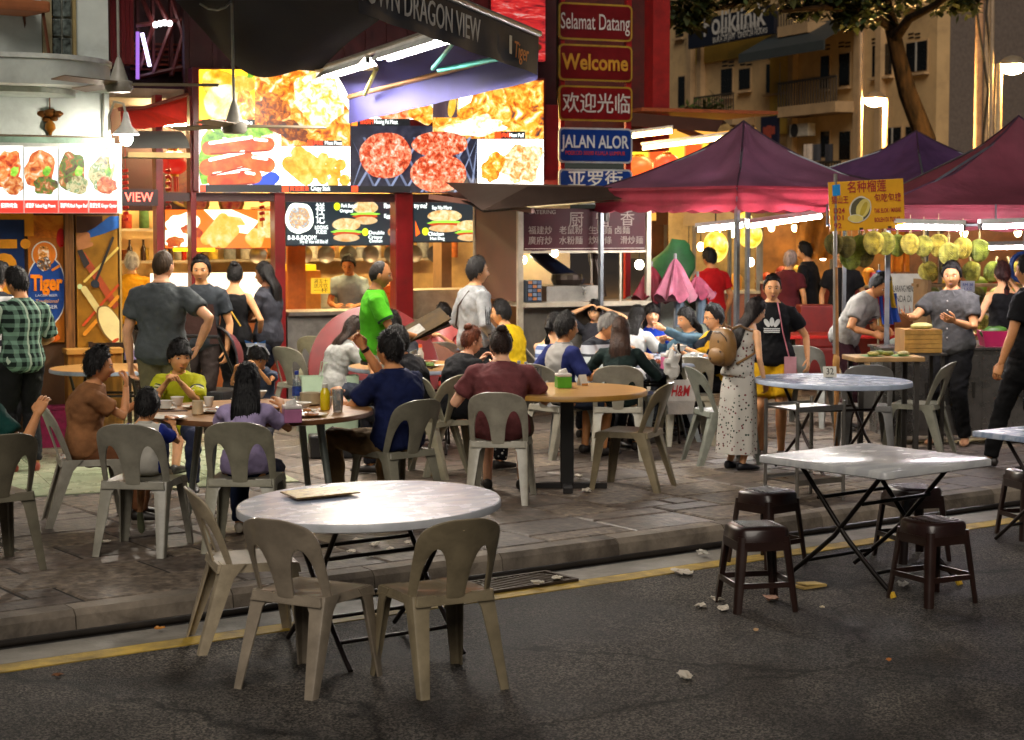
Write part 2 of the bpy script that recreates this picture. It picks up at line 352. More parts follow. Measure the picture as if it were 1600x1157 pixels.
# ================================================================== shop fronts (local x along the front, local y into the shops)
def bthing(name, label, cat, group=None): return thing(name, label, cat, (0, 0, 0), BA, group)
TF = 18.8
def rect(px0, py0, px1, py1, t):            # pixel box -> x0, x1, z0, z1 on plane t
    x0, z1 = BF(px0, py0, t); x1, z0 = BF(px1, py1, t); return x0, x1, z0, z1
def slab(mb, px0, py0, px1, py1, t, th, z0=None, z1=None, back=True):
    x0, x1, a, b = rect(px0, py0, px1, py1, t); a = a if z0 is None else z0; b = b if z1 is None else z1
    return mb.bb(x0, x1, t, t + th, a, b)
def tube_lamp(a, b, label, power=18, col='fff4e4', glow=9, r=.016, group=None, hood=False):
    a, b = Vector(a), Vector(b); mid = (a + b) / 2; d = b - a; ln = d.length
    t = thing('fluorescent_lamp', label, 'lamp', mid, group=group, rot=d.to_track_quat('X', 'Z').to_euler())
    part('tube', MB().tube([(-ln / 2 + .02, 0, 0), (ln / 2 - .02, 0, 0)], r, 6), E(col, round(power / (math.pi * 6.28 * r * ln), 1)), t, smooth=True)
    part('batten', MB().bb(-ln / 2, ln / 2, -.025, .025, r + .008, r + .045), M('d9d9d4', .5), t)
    if hood:  # added flaps that keep the tube light off the canopy above
        for s in (-1, 1): part('added_reflector', MB().add([(-ln / 2, s * .026, r + .012), (ln / 2, s * .026, r + .012), (ln / 2, s * .085, -r - .012), (-ln / 2, s * .085, -r - .012)], [(0, 1, 2, 3)]), M('b8b8b4', .5), t, fix=False)
    for s in (-1, 1): part('end_holder', MB().box((s * (ln / 2 - .012), 0, .006), (.024, .04, .05)), M('35322f', .5), t)
    return t

# pictures printed on boards: shapes given on the board's plane
def blob(cx, cy, rx, ry, rot=0, wob=.0, n=28, seed=0):
    out = []; ca, sa = math.cos(R(rot)), math.sin(R(rot))
    for i in range(n):
        a = 2 * math.pi * i / n; k = 1 + wob * noise.noise(Vector((math.cos(a) * 1.7 + seed, math.sin(a) * 1.7 - seed, seed * 3.1)))
        x, y = rx * math.cos(a) * k, ry * math.sin(a) * k; out.append((cx + x * ca - y * sa, cy + x * sa + y * ca))
    return out
def caps(x0, y0, x1, y1, r, n=8):
    a = math.atan2(y1 - y0, x1 - x0); out = []
    for i in range(n + 1): t = a + math.pi / 2 + math.pi * i / n; out.append((x0 + r * math.cos(t), y0 + r * math.sin(t)))
    for i in range(n + 1): t = a - math.pi / 2 + math.pi * i / n; out.append((x1 + r * math.cos(t), y1 + r * math.sin(t)))
    return out
def rc(x0, y0, x1, y1): return [(x0, y0), (x1, y0), (x1, y1), (x0, y1)]
def picture(parent, t, shapes, name='food_picture', off=.003, step=.0012, clip=None):
    mb = MB(); mats = []
    for i, (pts, m) in enumerate(shapes):
        if m not in mats: mats.append(m)
        if clip: x0, y0, x1, y1 = clip; pts = [(min(max(x, x0), x1), min(max(y, y0), y1)) for x, y in pts]
        mb.mat(mats.index(m)); y = t - off - step * i
        mb.poly([Vector((q[0], y, q[1])) for q in (BF(px, py, t) for px, py in pts)])
    o = obj(name, mb.mesh(mats, fix=False), parent); o['kind'] = 'stuff' if False else ''; del o['kind']
    return o
def btext(s, px, py, hpx, mat, parent, t, wpx=None, off=.006, **kw):
    x, z = BF(px, py, t); d = abs(BF(px, py + hpx, t)[1] - z); wd = abs(BF(px + (wpx or 1), py, t)[0] - x) if wpx else None
    return text(s, x, z, d * 1.38, mat, parent, t - off, wd, **kw)

# ---------------- grill shop
shop = bthing('grill_shop', 'red columned grill shop glowing under the big food sign', 'shop')
M_RED = M('7d1216', .38, var=.25, scale=4, dirt=.3); M_DRED = M('3a0b0d', .5, var=.3, dirt=.4)
XL, XR = BF(240, 300, TF)[0], BF(870, 300, TF)[0]
part('floor', MB().bb(XL - 2.2, XR + 1, TF - .2, TF + 6, PZ - .05, PZ + .012), M('8d8272', .35, dirt=.4), shop)
part('back_wall', MB().bb(XL - 2.2, XR + 1.2, TF + 4.6, TF + 4.7, 0, 3.4), M('d9b070', .5, var=.3, scale=2, dirt=.35), shop)
part('side_wall', MB().bb(XL - 2.2, XL - 2.1, TF, TF + 4.6, 0, 3.4), M('c59a63', .6), shop)
part('ceiling', MB().bb(XL - 2.2, XR, TF + .3, TF + 4.7, 3.4, 3.5), M('a08c74', .7), shop)
XC = BF(296, 60, TF)[0]
part('upper_cladding', MB().bb(XC, XR + .1, TF + .25, TF + .35, 3.42, 7.5), M_DRED, shop)
for k in range(int((XR - XC - .1) / .24)): part('cladding_rib', MB().bb(XC + .05 + k * .24, XC + .11 + k * .24, TF + .22, TF + .25, 3.45, 7.4), M_DRED, shop)
for x0, x1 in ((244, 258), (298, 309), (429, 447), (618, 646), (846, 872)):
    part('column', slab(MB(), x0, 300, x1, 500, TF + .02, .2, PZ, 3.42), M_RED, shop, bevel=.008)
part('lintel', MB().bb(XL - .1, XR, TF + .05, TF + .2, 2.33, 2.42), M_DRED, shop)
slab_x = rect(447, 497, 618, 600, TF + .1)
part('low_wall', MB().bb(slab_x[0], slab_x[1], TF + .04, TF + .16, PZ, 1.12), M('6f6b66', .6, var=.25, dirt=.5), shop)
part('counter_top', MB().bb(slab_x[0], slab_x[1], TF - .02, TF + .6, 1.121, 1.16), M('a8a49c', .3, .8), shop)
sx2 = rect(646, 497, 846, 600, TF + .1)
part('low_wall', MB().bb(sx2[0], sx2[1], TF + .04, TF + .16, PZ, 1.05), M('847a6a', .5, dirt=.5), shop)
part('steel_counter', MB().bb(sx2[0], sx2[1], TF + .3, TF + .9, .9, 1.36), M('b7aa96', .35, .7, dirt=.3), shop)
part('partition', slab(MB(), 449, 385, 478, 500, TF + 1.2, .05, PZ, 2.4), M('c9681f', .5, var=.25), shop)
part('partition', slab(MB(), 690, 378, 706, 500, TF + 1.5, .3, PZ, 2.5), M('8d6a45', .6), shop)
part('kitchen_hood', MB().bb(slab_x[0] + .5, slab_x[1] - .05, TF + 2.6, TF + 3.6, 1.95, 2.3), M('c8c2b4', .3, .9), shop)
part('kitchen_bench', MB().bb(slab_x[0], slab_x[1] + .4, TF + 2.4, TF + 3.1, PZ, 1.05), M('c2bcae', .3, .8), shop)
part('cabinet', MB().bb(slab_x[0] + .25, slab_x[0] + .85, TF + 1.7, TF + 2.2, PZ, 1.55), M('cf8a35', .5), shop)
part('tray', MB().bb(slab_x[0] + .3, slab_x[0] + .8, TF + 1.72, TF + 2.15, 1.551, 1.62), E('ffb810', .9, False), shop)
xw0, xw1 = BF(260, 400, TF + .4)[0], BF(428, 400, TF + .4)[0]
part('service_counter', MB().bb(xw0, xw1, TF + .9, TF + 1.5, PZ, 1.15), M('a65a22', .45, dirt=.3), shop)
part('glass_case', MB().bb(xw0, xw1, TF + .9, TF + 1.3, 1.18, 1.55), E('ffe9c2', 1.2, False), shop)
part('shelf', MB().bb(xw0, xw1, TF + 3.9, TF + 4.3, 1.6, 1.63).bb(xw0, xw1, TF + 3.9, TF + 4.3, 2.0, 2.03), M('b9a58a', .5), shop)
# pots, bottles and produce on the counters
random.seed(11)
for k in range(9):
    x = slab_x[0] + .4 + k * .2; h = random.uniform(.16, .34); c = random.choice(('d9d5cc', 'b7b2a6', 'e0a040', 'c45c22', 'd8d8d0'))
    tag(obj('stock_pot', MB().lathe([(.07, 0), (.085, .02), (.085, h), (.09, h + .01), (.05, h + .03), (.015, h + .05)], 14).mesh(M(c, .3, .6 if k % 2 else 0), True), None, BU * x + BN * (TF + 2.7) + Vector((0, 0, 1.052))), 'cooking pot on the steel bench inside the grill shop', 'pot', 'pots on the kitchen bench')
for k in range(6):
    x = xw0 + .12 + k * .17
    tag(obj('sauce_bottle', MB().lathe([(.03, 0), (.033, .01), (.033, .15), (.014, .19), (.012, .24), (.016, .26)], 12).mesh(M(random.choice(('b5260f', 'd9a520', '3a2010')), .25), True), None, BU * x + BN * (TF + 4.1) + Vector((0, 0, 1.632))), 'sauce bottle on the back shelf of the grill shop', 'bottle', 'bottles on the shop shelf')
# lamps inside the shop
for x, y, z, pw in ((xw0 + .5, TF + 1.7, 3.2, 93), (slab_x[0] + .9, TF + 1.6, 3.2, 115), (sx2[0] + .7, TF + 1.4, 3.2, 108), (xw0 + .4, TF + 3.4, 3.2, 64), (slab_x[0] + .9, TF + 3.5, 3.2, 86), (sx2[0] + .7, TF + 3.4, 3.2, 86)):
    p = BU * x + BN * y; tube_lamp(p - BU * .55 + Vector((0, 0, z)), p + BU * .55 + Vector((0, 0, z)), 'white fluorescent tube on the ceiling inside the grill shop', pw, 'ffdf9e', 9, group='tubes in the grill shop')
# yellow food board in the left bay
yb = bthing('menu_board', 'bright yellow food picture board hung in the left bay of the grill shop', 'sign')
T2 = TF + .55
slabm = slab(MB(), 257, 327, 431, 389, T2, .06); part('lightbox', slabm, M('5b1512', .5), yb)
Y_W = E('fff3c8', 1.6, False); Y_Y = PR(('f2b51c', 'ffd95e', 'fff2b0'), 9, 1.3); Y_R = PR(('b82008', 'e05a14', 'ffb040'), 10, 1.2)
picture(yb, T2, [(rc(258, 328, 430, 388), E('d85a18', 1.3)), (blob(285, 350, 28, 17, -10, .3, seed=1), Y_W), (blob(300, 362, 18, 9, 20, .2, seed=2), Y_R), (blob(275, 374, 26, 12, 8, .3, seed=3), Y_W), (blob(272, 378, 14, 8, 0, .4, seed=7), Y_R), ([(318, 328), (362, 328), (404, 346), (388, 366), (350, 360)], Y_W), ([(340, 336), (376, 340), (384, 352), (360, 354)], Y_Y), (caps(322, 374, 348, 342, 9), Y_Y), (caps(335, 378, 358, 350, 9), Y_Y), (caps(348, 380, 366, 360, 8), Y_Y), (blob(398, 372, 15, 16, 0, .2, seed=4), Y_Y), (rc(402, 330, 430, 372), PR(('e8a018', 'ffe080', 'fff5d0'), 14, 1.4)), (rc(270, 388, 335, 393), E('ffe000', 1.5, False))], clip=(258, 328, 430, 393))
# dark burger boards
def burger(cx, cy, w, h):
    return [(blob(cx, cy - h * .28, w * .5, h * .3, 0, .05), PR(('d8892a', 'ffdc9a', 'fff3d8'), 16, 1.5)), (blob(cx, cy + .04 * h, w * .52, h * .10, 0, .3, seed=cx), E('7fc23a', 1.2, False)), (blob(cx, cy + h * .14, w * .49, h * .10, 0, .2, seed=cx + 1), E('b0401a', .9, False)), (blob(cx, cy + h * .32, w * .47, h * .18, 0, .05), PR(('e8a24a', 'ffe6b4'), 16, 1.4))]
TBG = TF + .45
bm1 = bthing('menu_board', 'dark burger menu board over the grill shop counter with round white emblem', 'sign')
part('lightbox', slab(MB(), 446, 311, 620, 384, TBG, .05), M('10151a', .4), bm1)
picture(bm1, TBG, [(rc(447, 312, 619, 383), E('18262c', .9)), (blob(468, 341, 22, 24, 0, .12, 40, 3), E('f4fbe8', 1.5, False)), (blob(468, 341, 17, 18, 0, .1, seed=3), PR(('ffffff', 'f0e8c0', 'e8a050', '9cc0d0', 'ffffff'), 30, 1.5))] + burger(571, 334, 40, 34) + burger(541, 361, 44, 34) + [(blob(526, 323, 5, 6), E('c8d820', 1.2, False)), (blob(570, 363, 5, 6), E('c8d820', 1.2, False)), (blob(614, 337, 5, 6), E('c8d820', 1.2, False)), (blob(612, 363, 7, 7, 0), PR(('d8641a', 'ffc890'), 20, 1.2))])
W1 = E('f2fff8', 1.6, False)
for s_, px, py, h, w in (('祥', 500, 327, 13, 14), ('记', 500, 343, 13, 14), ('LOONG', 502, 356, 6, 20), ('KEE', 502, 363, 6, 16), ('Pork Burger', 545, 322, 6, 24), ('Original', 541, 330, 5, 20), ('Have you', 610, 322, 9, 20), ('tried me?', 655, 322, 9, 34), ('B-B-B-BOOM!', 472, 372, 7, 44), ('Try it! You will like it!', 490, 378, 6, 44), ('Double', 588, 364, 6, 24), ('Crispy', 586, 371, 5, 22), ('Chicken', 587, 377, 5, 20), ('Egg', 605, 338, 6, 10)):
    if px < 620: btext(s_, px, py, h, W1, bm1, TBG, w)
bm2 = bthing('menu_board', 'dark burger menu board half behind the brown kiosk roof', 'sign')
part('lightbox', slab(MB(), 645, 314, 748, 379, TBG, .05), M('10151a', .4), bm2)
picture(bm2, TBG, [(rc(646, 315, 747, 378), E('18262c', .9))] + burger(695, 347, 54, 32) + burger(733, 362, 40, 30) + [(blob(664, 362, 5, 6), E('c8d820', 1.2, False)), ([(648, 345), (656, 365), (649, 370)], E('e85a18', 1.2, False))])
for s_, px, py, h, w in (('try me?', 657, 322, 8, 20), ('Say No More', 690, 325, 6, 30), ('Chicken', 681, 366, 6, 24), ('Hot Dog', 683, 373, 5, 22)): btext(s_, px, py, h, W1, bm2, TBG, w)
note = bthing('price_card', 'yellow handwritten price card on the grill shop glass', 'sign')
part('card', slab(MB(), 486, 435, 516, 459, TF + .03, .004), E('e8b010', .7, False), note)
for k, s_ in enumerate(('满五十', '送冷饮', '一杯')): btext(s_, 501, 440 + k * 7.2, 5.5, M('1c140a', .6), note, TF + .03, 22)

# ---------------- big backlit food sign
sign = bthing('food_sign', 'huge backlit food picture sign above the grill shop', 'sign')
part('frame', slab(MB(), 300, 105, 852, 303, TF - .02, .22), M('5c0e10', .4), sign, bevel=.01)
T0 = TF - .022
OR = PR(('8a2a06', 'e8700c', 'ffae28', 'ffe9b8', 'fffdf0'), 10, 1.9, 6, .8); OR2 = PR(('a83808', 'f08a18', 'ffc34a', 'fff3d8'), 14, 1.9, 5, .6)
WH = E('fffaf0', 2.0); WHs = E('fff6e6', 2.4, False); DK = E('2a2c38', .7, False); BLK = E('15171c', .6, False); RDb = E('f03c10', 1.5, False)
NUG = PR(('e39a14', 'f7c23a', 'ffe58a'), 12, 1.6); SAU = PR(('d23c0c', 'f0621a', 'ff8a3c'), 7, 1.6); GRN = PR(('3f8c14', '8cd02c', 'd6f070'), 16, 1.6)
YEL = PR(('d88e08', 'f5b81a', 'ffd95a', 'fff0b0'), 6, 1.7); PAT = PR(('8a2408', 'd8481c', 'f59a70', 'ffe8dc'), 22, 1.7, 6, .5); MEAT = PR(('a82a08', 'e85a1c', 'ffb070', 'fff0e0'), 12, 1.7)
picture(sign, T0, [(rc(311, 109, 398, 197), E('f0b41c', 1.9))] + [(blob(340, 130, 26, 22, 20, .15, seed=1), YEL), (blob(348, 160, 28, 30, 60, .1, seed=2), PR(('f0b828', 'ffe89c', 'fffbe8'), 5, 2.2)), (blob(381, 132, 18, 14, 0, .2, seed=3), NUG), (blob(384, 165, 14, 26, -20, .2, seed=4), OR2), (rc(386, 109, 396, 122), GRN), (rc(311, 187, 398, 197), BLK), (rc(311, 187, 315, 197), RDb)], clip=(311, 109, 398, 197))
picture(sign, T0, [(rc(398, 109, 547, 228), OR), (blob(418, 175, 30, 26, 30, .5, seed=8), PR(('3a3038', 'a84808', 'f08a20', 'ffc050'), 16, 1.7, 6, .8)), (blob(500, 150, 40, 45, -30, .4, seed=9), PR(('f08a18', 'ffc65a', 'fff4d8', 'ffffff'), 12, 2.3, 6, .8)), ([(520, 109), (547, 109), (547, 175), (530, 150)], WHs), (blob(452, 205, 32, 14, 20, .5, seed=5), PR(('30303c', '903a10', 'f09028'), 20, 1.4, 6, .8)), (rc(480, 220, 534, 228), BLK), (rc(480, 220, 489, 228), RDb)], clip=(398, 109, 547, 228))
picture(sign, T0, [(rc(311, 198, 439, 301), WH), (blob(330, 250, 22, 44, 0, .4, seed=2), GRN), (blob(372, 206, 50, 12, 0, .4, seed=6), GRN), (blob(415, 285, 24, 12, -30, .2, seed=3), E('1c3fa0', 1.3, False)),
    (caps(326, 232, 418, 226, 11), SAU), (caps(324, 262, 382, 246, 13), SAU), (caps(386, 252, 418, 258, 12), SAU), (caps(334, 281, 398, 276, 11), SAU), (caps(328, 224, 392, 215, 2.4), WHs), (caps(398, 218, 416, 220, 2), WHs), (caps(328, 250, 380, 238, 2.6), WHs), (caps(334, 272, 372, 268, 2.2), WHs), (caps(384, 270, 396, 272, 2), WHs), (caps(395, 246, 416, 249, 2), WHs), (caps(330, 241, 416, 236, 1.5), E('a02808', .8, False)), (caps(330, 274, 380, 262, 1.5), E('a02808', .8, False)), (caps(340, 291, 396, 287, 1.2), E('a02808', .8, False)), (rc(311, 289, 439, 301), BLK), (rc(311, 290, 320, 300), RDb)], clip=(311, 198, 439, 301))
nug = [(caps(452, 256, 478, 278, 12), NUG), (caps(466, 240, 494, 268, 12), NUG), (caps(478, 246, 500, 262, 10), NUG)] + [(blob(x, y, 9, 9, 0, .1), NUG) for x, y in ((505, 248), (510, 266), (524, 272), (532, 258), (518, 255), (504, 280), (538, 282), (520, 286))]
picture(sign, T0, [(rc(439, 229, 547, 301), WH)] + nug + [(rc(439, 290, 547, 301), BLK), (rc(440, 291, 450, 300), RDb)], clip=(439, 229, 547, 301))
picture(sign, T0, [(rc(548, 109, 676, 187), WH), (blob(620, 172, 34, 18, -8, .2, seed=4), MEAT), (blob(660, 176, 26, 16, 30, .3, seed=7), OR2), (rc(548, 186, 640, 197), BLK), (rc(549, 187, 558, 197), E('f07818', 1.5, False))], clip=(548, 109, 676, 197))
grl = [(rc(548, 197, 746, 301), PR(('16182a', '2a2c44', '484a60'), 8, .9))] + [([(552 + k * 26, 301), (556 + k * 26, 301), (606 + k * 26, 215), (602 + k * 26, 215)], E('7f8aa8', .8, False)) for k in range(-1, 8)] + [([(540 + k * 26, 215), (544 + k * 26, 215), (590 + k * 26, 301), (586 + k * 26, 301)], E('6a7490', .7, False)) for k in range(0, 8)]
picture(sign, T0, grl + [(blob(601, 243, 41, 36, 0, .05, seed=1), PAT), (blob(686, 226, 44, 20, 0, .05, seed=2), PAT), (blob(684, 271, 44, 30, 0, .05, seed=3), PAT), (rc(548, 291, 640, 301), BLK), (rc(548, 291, 558, 300), RDb)], clip=(548, 197, 746, 301))
SQ = PR(('302f38', 'c06010', 'f5a028', 'ffd27a', 'fff6e0'), 9, 2.1, 5, .9)
picture(sign, T0, [(rc(676, 126, 849, 217), SQ), (rc(676, 126, 714, 184), PR(('4a3540', '6a5058', 'a08890'), 4, 1.0)), ([(714, 126), (745, 126), (735, 160), (718, 170)], WHs), (blob(706, 166, 6, 18, 10), NUG), (caps(690, 205, 760, 185, 7), PR(('f0a030', 'ffd98c', 'fff6e4'), 12, 2.2)), (blob(745, 200, 45, 14, -5, .4, seed=5), PR(('f5b050', 'fff0d0', 'ffffff'), 16, 2.4)), (caps(812, 206, 834, 196, 6), NUG), (blob(800, 150, 40, 18, 10, .4, seed=8), OR2), (rc(772, 206, 820, 217), BLK), (rc(772, 206, 782, 217), RDb)], clip=(676, 126, 849, 217))
picture(sign, T0, [(rc(746, 218, 849, 301), WH), (blob(812, 255, 36, 32, 0, .4, seed=4), PR(('c85a18', 'f09a50', 'ffd8a8', 'fffaf0'), 16, 2.1, 6, .8)), (blob(770, 262, 16, 24, 20, .4, seed=2), OR2)], clip=(746, 218, 849, 301))
for s_, px, py, h, w in (('蜜汁鸡腿', 355, 192, 7, 34), ('Bbq', 386, 192, 7, 14), ('肉松', 497, 224, 6, 14), ('Meat Floss', 520, 224, 6, 26), ('迷你香肠', 345, 294.5, 7, 28), ('Mini Sausage', 384, 294.5, 7.5, 36), ('黄金脆条', 467, 295, 7, 30), ('Crispy Stick', 500, 295, 7.5, 30), ('香妃肉干', 573, 191, 6.5, 22), ('Hoong Fei Meat', 602, 191, 7, 36), ('金钱肉干', 573, 296, 6.5, 24), ('Golden Coin Dried Meat', 614, 296, 7, 50), ('肉松', 790, 212, 6, 14), ('Meat Puff', 806, 212, 6, 22)):
    btext(s_, px, py, h, E('f04a20', 1.6, False) if ord(s_[0]) > 255 else W1, sign, T0, w, off=.02)

# ---------------- VIEW neon and left bay clutter
vw = bthing('neon_sign', 'small red neon sign reading VIEW beside the grill shop', 'sign')
part('box', slab(MB(), 190, 296, 247, 322, TF - .1, .1), M('2a0c10', .4), vw); btext('VIEW', 217, 309, 15, E('ff5a48', 3.2, False), vw, TF - .1, 44)
ra = bthing('red_awning', 'folded bright red awning tucked beside the white corner building', 'awning')
def bpt(px, py, t): x, z = BF(px, py, t); return Vector((x, t, z))
part('canvas', MB().add([bpt(188, 172, 18.2), bpt(225, 170, 18.4), bpt(292, 149, 18.7), bpt(292, 192, 18.5), bpt(225, 202, 17.9), bpt(190, 201, 17.6)], [(0, 1, 4, 5), (1, 2, 3, 4)]), M('d02a18', .6, var=.2), ra)
part('bar', MB().tube([bpt(186, 171, 18.15), bpt(226, 169, 18.35), bpt(293, 148, 18.65)], .02, 8), M('7a3a2a', .5), ra, smooth=True)
ga = bthing('grey_awning', 'small curved grey awning over the VIEW neon sign', 'awning')
def ga_f(u, v):
    a = v * 1.35; px0 = 190 + 95 * u; x, z = BF(px0, 203, 18.0); xx, zb = BF(px0, 243, 18.0); return Vector((x, 18.3 - .65 * math.sin(a), zb + (z - zb) * math.cos(a)))
part('canvas', MB().grid(ga_f, 10, 8), M('4a4a46', .6, var=.2), ga, smooth=True)
x0, zz = BF(190, 243, 18); x1, _ = BF(285, 243, 18)
part('trim', MB().bb(x0, x1, 17.64, 17.67, zz - .03, zz + .02), M('b59a60', .5), ga); part('lining', MB().add([(x0, 17.66, zz - .02), (x1, 17.66, zz - .02), (x1, 18.3, zz - .02), (x0, 18.3, zz - .02)], [(0, 1, 2, 3)]), M('1f5a48', .7), ga)
# red pillar and iron truss tower behind the corner building
tw = bthing('iron_truss', 'dark red iron truss tower behind the ceiling fan', 'truss')
TT = 20.5
for px in (216, 240, 268, 288): part('post', slab(MB(), px - 3, -20, px + 3, 120, TT, .1), M('4a1518', .5), tw)
for a, b in (((216, -15), (240, 40)), ((240, 40), (216, 110)), ((240, -10), (268, 45)), ((268, 40), (240, 115)), ((268, 0), (288, 60)), ((288, 50), (268, 118)), ((212, 40), (292, 30)), ((212, 122), (292, 104))):
    part('brace', MB().tube([bpt(a[0], a[1], TT - .03), bpt(b[0], b[1], TT - .03)], .028, 6), M('5a1c1a', .5), tw)
part('back_panel', slab(MB(), 170, -40, 300, 330, TT + .4, .05), M('341014', .6, dirt=.4), tw)
for k in range(6): part('shingle_row', slab(MB(), 205, 66 + k * 8, 290, 72 + k * 8, TT + .3, .05), M('8a2c14', .6, var=.4, scale=14), tw)
part('beam', slab(MB(), 190, 130, 292, 142, TT - .2, .1), M('4f2038', .5), tw)
rp_ = bthing('red_pillar', 'tall dull red sheet metal pillar beside the white wall', 'pillar')
part('shaft', slab(MB(), 171, -60, 210, 100, 19.4, .3), M('8a1d26', .45, var=.3, scale=5, stretch=(1, 1, .2)), rp_, bevel=.01)
for k in range(5): part('rib', slab(MB(), 174 + k * 7, -60, 176 + k * 7, 98, 19.38, .02), M('6a1018', .5), rp_)
fx = bthing('strip_light', 'thin violet strip light on the truss tower', 'lamp'); part('tube', MB().tube([bpt(222, 52, TT - .1), bpt(234, 104, TT - .1)], .02, 8), E('dcd0ff', 3, False), fx)
part('tube', MB().tube([bpt(215, 50, TT - .1), bpt(215, 124, TT - .1)], .02, 8), E('9060c0', .8, False), fx)
cl = bthing('light_cluster', 'row of small white spotlights high on the truss', 'lamp')
for px, py in ((243, 39), (250, 37), (257, 36), (265, 37)): part('bulb', MB().ell(bpt(px, py, TT - .15), (.03, .03, .035), 8, 6), E('ffffff', 5, False), cl, smooth=True)
# lanterns, flower drums and hanging things in the left bay
def lantern(px, py, t, r, label, col='d81a10', glow=.5, grp=None, tassel=True):
    p = D(px, py, t); th = thing('paper_lantern', label, 'lantern', p, group=grp)
    part('shade', MB().ell((0, 0, 0), (r, r, r * .82), 18, 12, warp=lambda v: v * (1 + .035 * math.cos(9 * math.atan2(v.y, v.x)))), E(col, glow, False), th, smooth=True)
    part('cap', MB().lathe([(r * .35, r * .74), (r * .35, r * .92), (r * .1, r * .95)], 12), M('c79a2a', .4, .5), th)
    part('base', MB().lathe([(r * .1, -r * .95), (r * .35, -r * .92), (r * .35, -r * .74)], 12), M('c79a2a', .4, .5), th)
    if tassel:
        for k in range(5): part('tassel', MB().tube([(.25 * r * math.cos(k * 1.26), .25 * r * math.sin(k * 1.26), -r * .9), (.28 * r * math.cos(k * 1.26), .28 * r * math.sin(k * 1.26), -r * 1.9)], r * .05, 5), M('c01810', .7), th)
    return th
lantern(271, 254, 20.4, .17, 'red tasselled lantern hanging left of the big food sign', 'd8140c', .45)
for k, (px, py, r) in enumerate(((206, 282, .2), (290, 292, .22), (360, 316, .13), (306, 316, .13))):
    tg = thing('round_wall_drum', ('round red flower drum above the VIEW neon sign', 'wicker framed red flower drum left of the food sign', 'pink flower drum above the yellow food board', 'magenta flower drum at the corner of the yellow food board')[k], 'decoration', D(px, py, 20.9 if k < 2 else 20.6), BA)
    part('drum_face', MB().lathe([(r, 0), (r, .05), (r * .96, .06)], 28), PR(('6a1018', 'b01c20', 'e04a30', 'e08a30', '802050'), 18, .55, 5, .6), tg).rotation_euler = (math.pi / 2, 0, 0)
    part('rim', MB().loft([[Vector(((r + .02 * math.cos(a)) * math.cos(b), .01 + .02 * math.sin(a) - .06, (r + .02 * math.cos(a)) * math.sin(b))) for a in [i * math.pi / 3 for i in range(6)]] for b in [j * math.pi / 14 for j in range(29)]], cap=False), M('8a6a2a', .5), tg, smooth=True)
for j, px in enumerate((263, 409, 188 + 8)):
    st = thing('firecracker_string', ('string of red paper firecrackers left of the yellow food board', 'string of red paper firecrackers right of the yellow food board', 'string of red paper firecrackers under the grey awning')[j], 'decoration', D(px, 275, 19.6))
    part('cord', MB().tube([(0, 0, .3), (0, 0, -.55)], .004, 5), M('a01010', .7), st)
    for k in range(9): part('firecracker', MB().tube([(-.028, 0, .05 - k * .065), (.028, 0, .06 - k * .065)], .018, 8), M('c01a14', .6), st)

# ---------------- white corner building with curved balcony
wb = bthing('corner_building', 'white corner building with rounded balcony and glass block window', 'building')
TW = 16.55; M_WW = M('c9d1cb', .7, var=.12, scale=3, bump=.15, bscale=30, dirt=.25)
xa = BF(170, 100, TW)[0]
part('wall', MB().bb(xa - 8, BF(65, 50, TW)[0], TW, TW + .3, 3.5, 8), M_WW, wb)
part('wall', MB().bb(BF(119, 50, TW)[0], xa, TW, TW + .3, 3.5, 8), M_WW, wb)
part('wall', MB().bb(xa - 8, xa, TW + .01, TW + .31, 2.84, 3.55), M_WW, wb)
part('side_wall', MB().bb(xa - .25, xa, TW + .3, TW + 5, PZ, 8), M_WW, wb)
part('window_frame', slab(MB(), 65, -40, 82, 90, TW - .02, .2), M('9c8f6c', .6, dirt=.3), wb)
part('window_frame', slab(MB(), 113, -40, 120, 90, TW - .02, .2), M('9c8a5a', .6, dirt=.3), wb)
gb = []
for i in range(2):
    for j in range(6):
        x0, x1, z0, z1 = rect(82 + i * 15.5, 58 - j * 30 + 0, 82 + i * 15.5 + 15, 58 - j * 30 + 29, TW)
        part('glass_block', MB().bb(x0 + .005, x1 - .005, TW + .02, TW + .1, z0 + .006, z1 - .006), M('6a7470', .12, var=.6, scale=24, bump=.8, bscale=28, spec=.8), wb, bevel=.008)
part('block_mortar', slab(MB(), 81, -120, 114, 90, TW + .06, .08), M('b0b2a4', .7), wb)
part('room_dark', slab(MB(), -260, -40, 66, 88, TW + .9, .05), M('120d0b', .8), wb)
# balcony: slab with a rounded right end
def balc(z0, z1, off, name, m):
    xe = BF(196, 110, 15.7)[0]; out = []
    for i in range(15):
        a = -math.pi / 2 + math.pi / 2 * i / 14; out.append((xe - .75 + (.75 - off) * math.cos(a), TW + (TW - 15.55 - off) * math.sin(a)))
    ring = [(xe - 8, 15.55 + off)] + out + [(xe - 8, TW + .05)]
    part(name, MB().loft([[Vector((x, y, z)) for x, y in ring] for z in (z0, z1)]), m, wb, smooth=True)
zb0, zb1 = BF(100, 132, 15.55)[1], BF(100, 92, 15.55)[1]
balc(zb0, zb1, 0, 'balcony', M_WW); balc(zb1, zb1 + .04, -.015, 'balcony_rim', M('d5dbd5', .6, dirt=.2)); balc(zb0 - .05, zb0, .3, 'balcony_soffit', M('b9c2b8', .7, dirt=.25))
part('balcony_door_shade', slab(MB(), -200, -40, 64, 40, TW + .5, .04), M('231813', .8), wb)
ch = thing('lounge_chair', 'tan upholstered chair up on the white balcony', 'chair', BU * BF(22, 75, 16.2)[0] + BN * 16.3 + Vector((0, 0, zb1 + .04)), BA + .3)
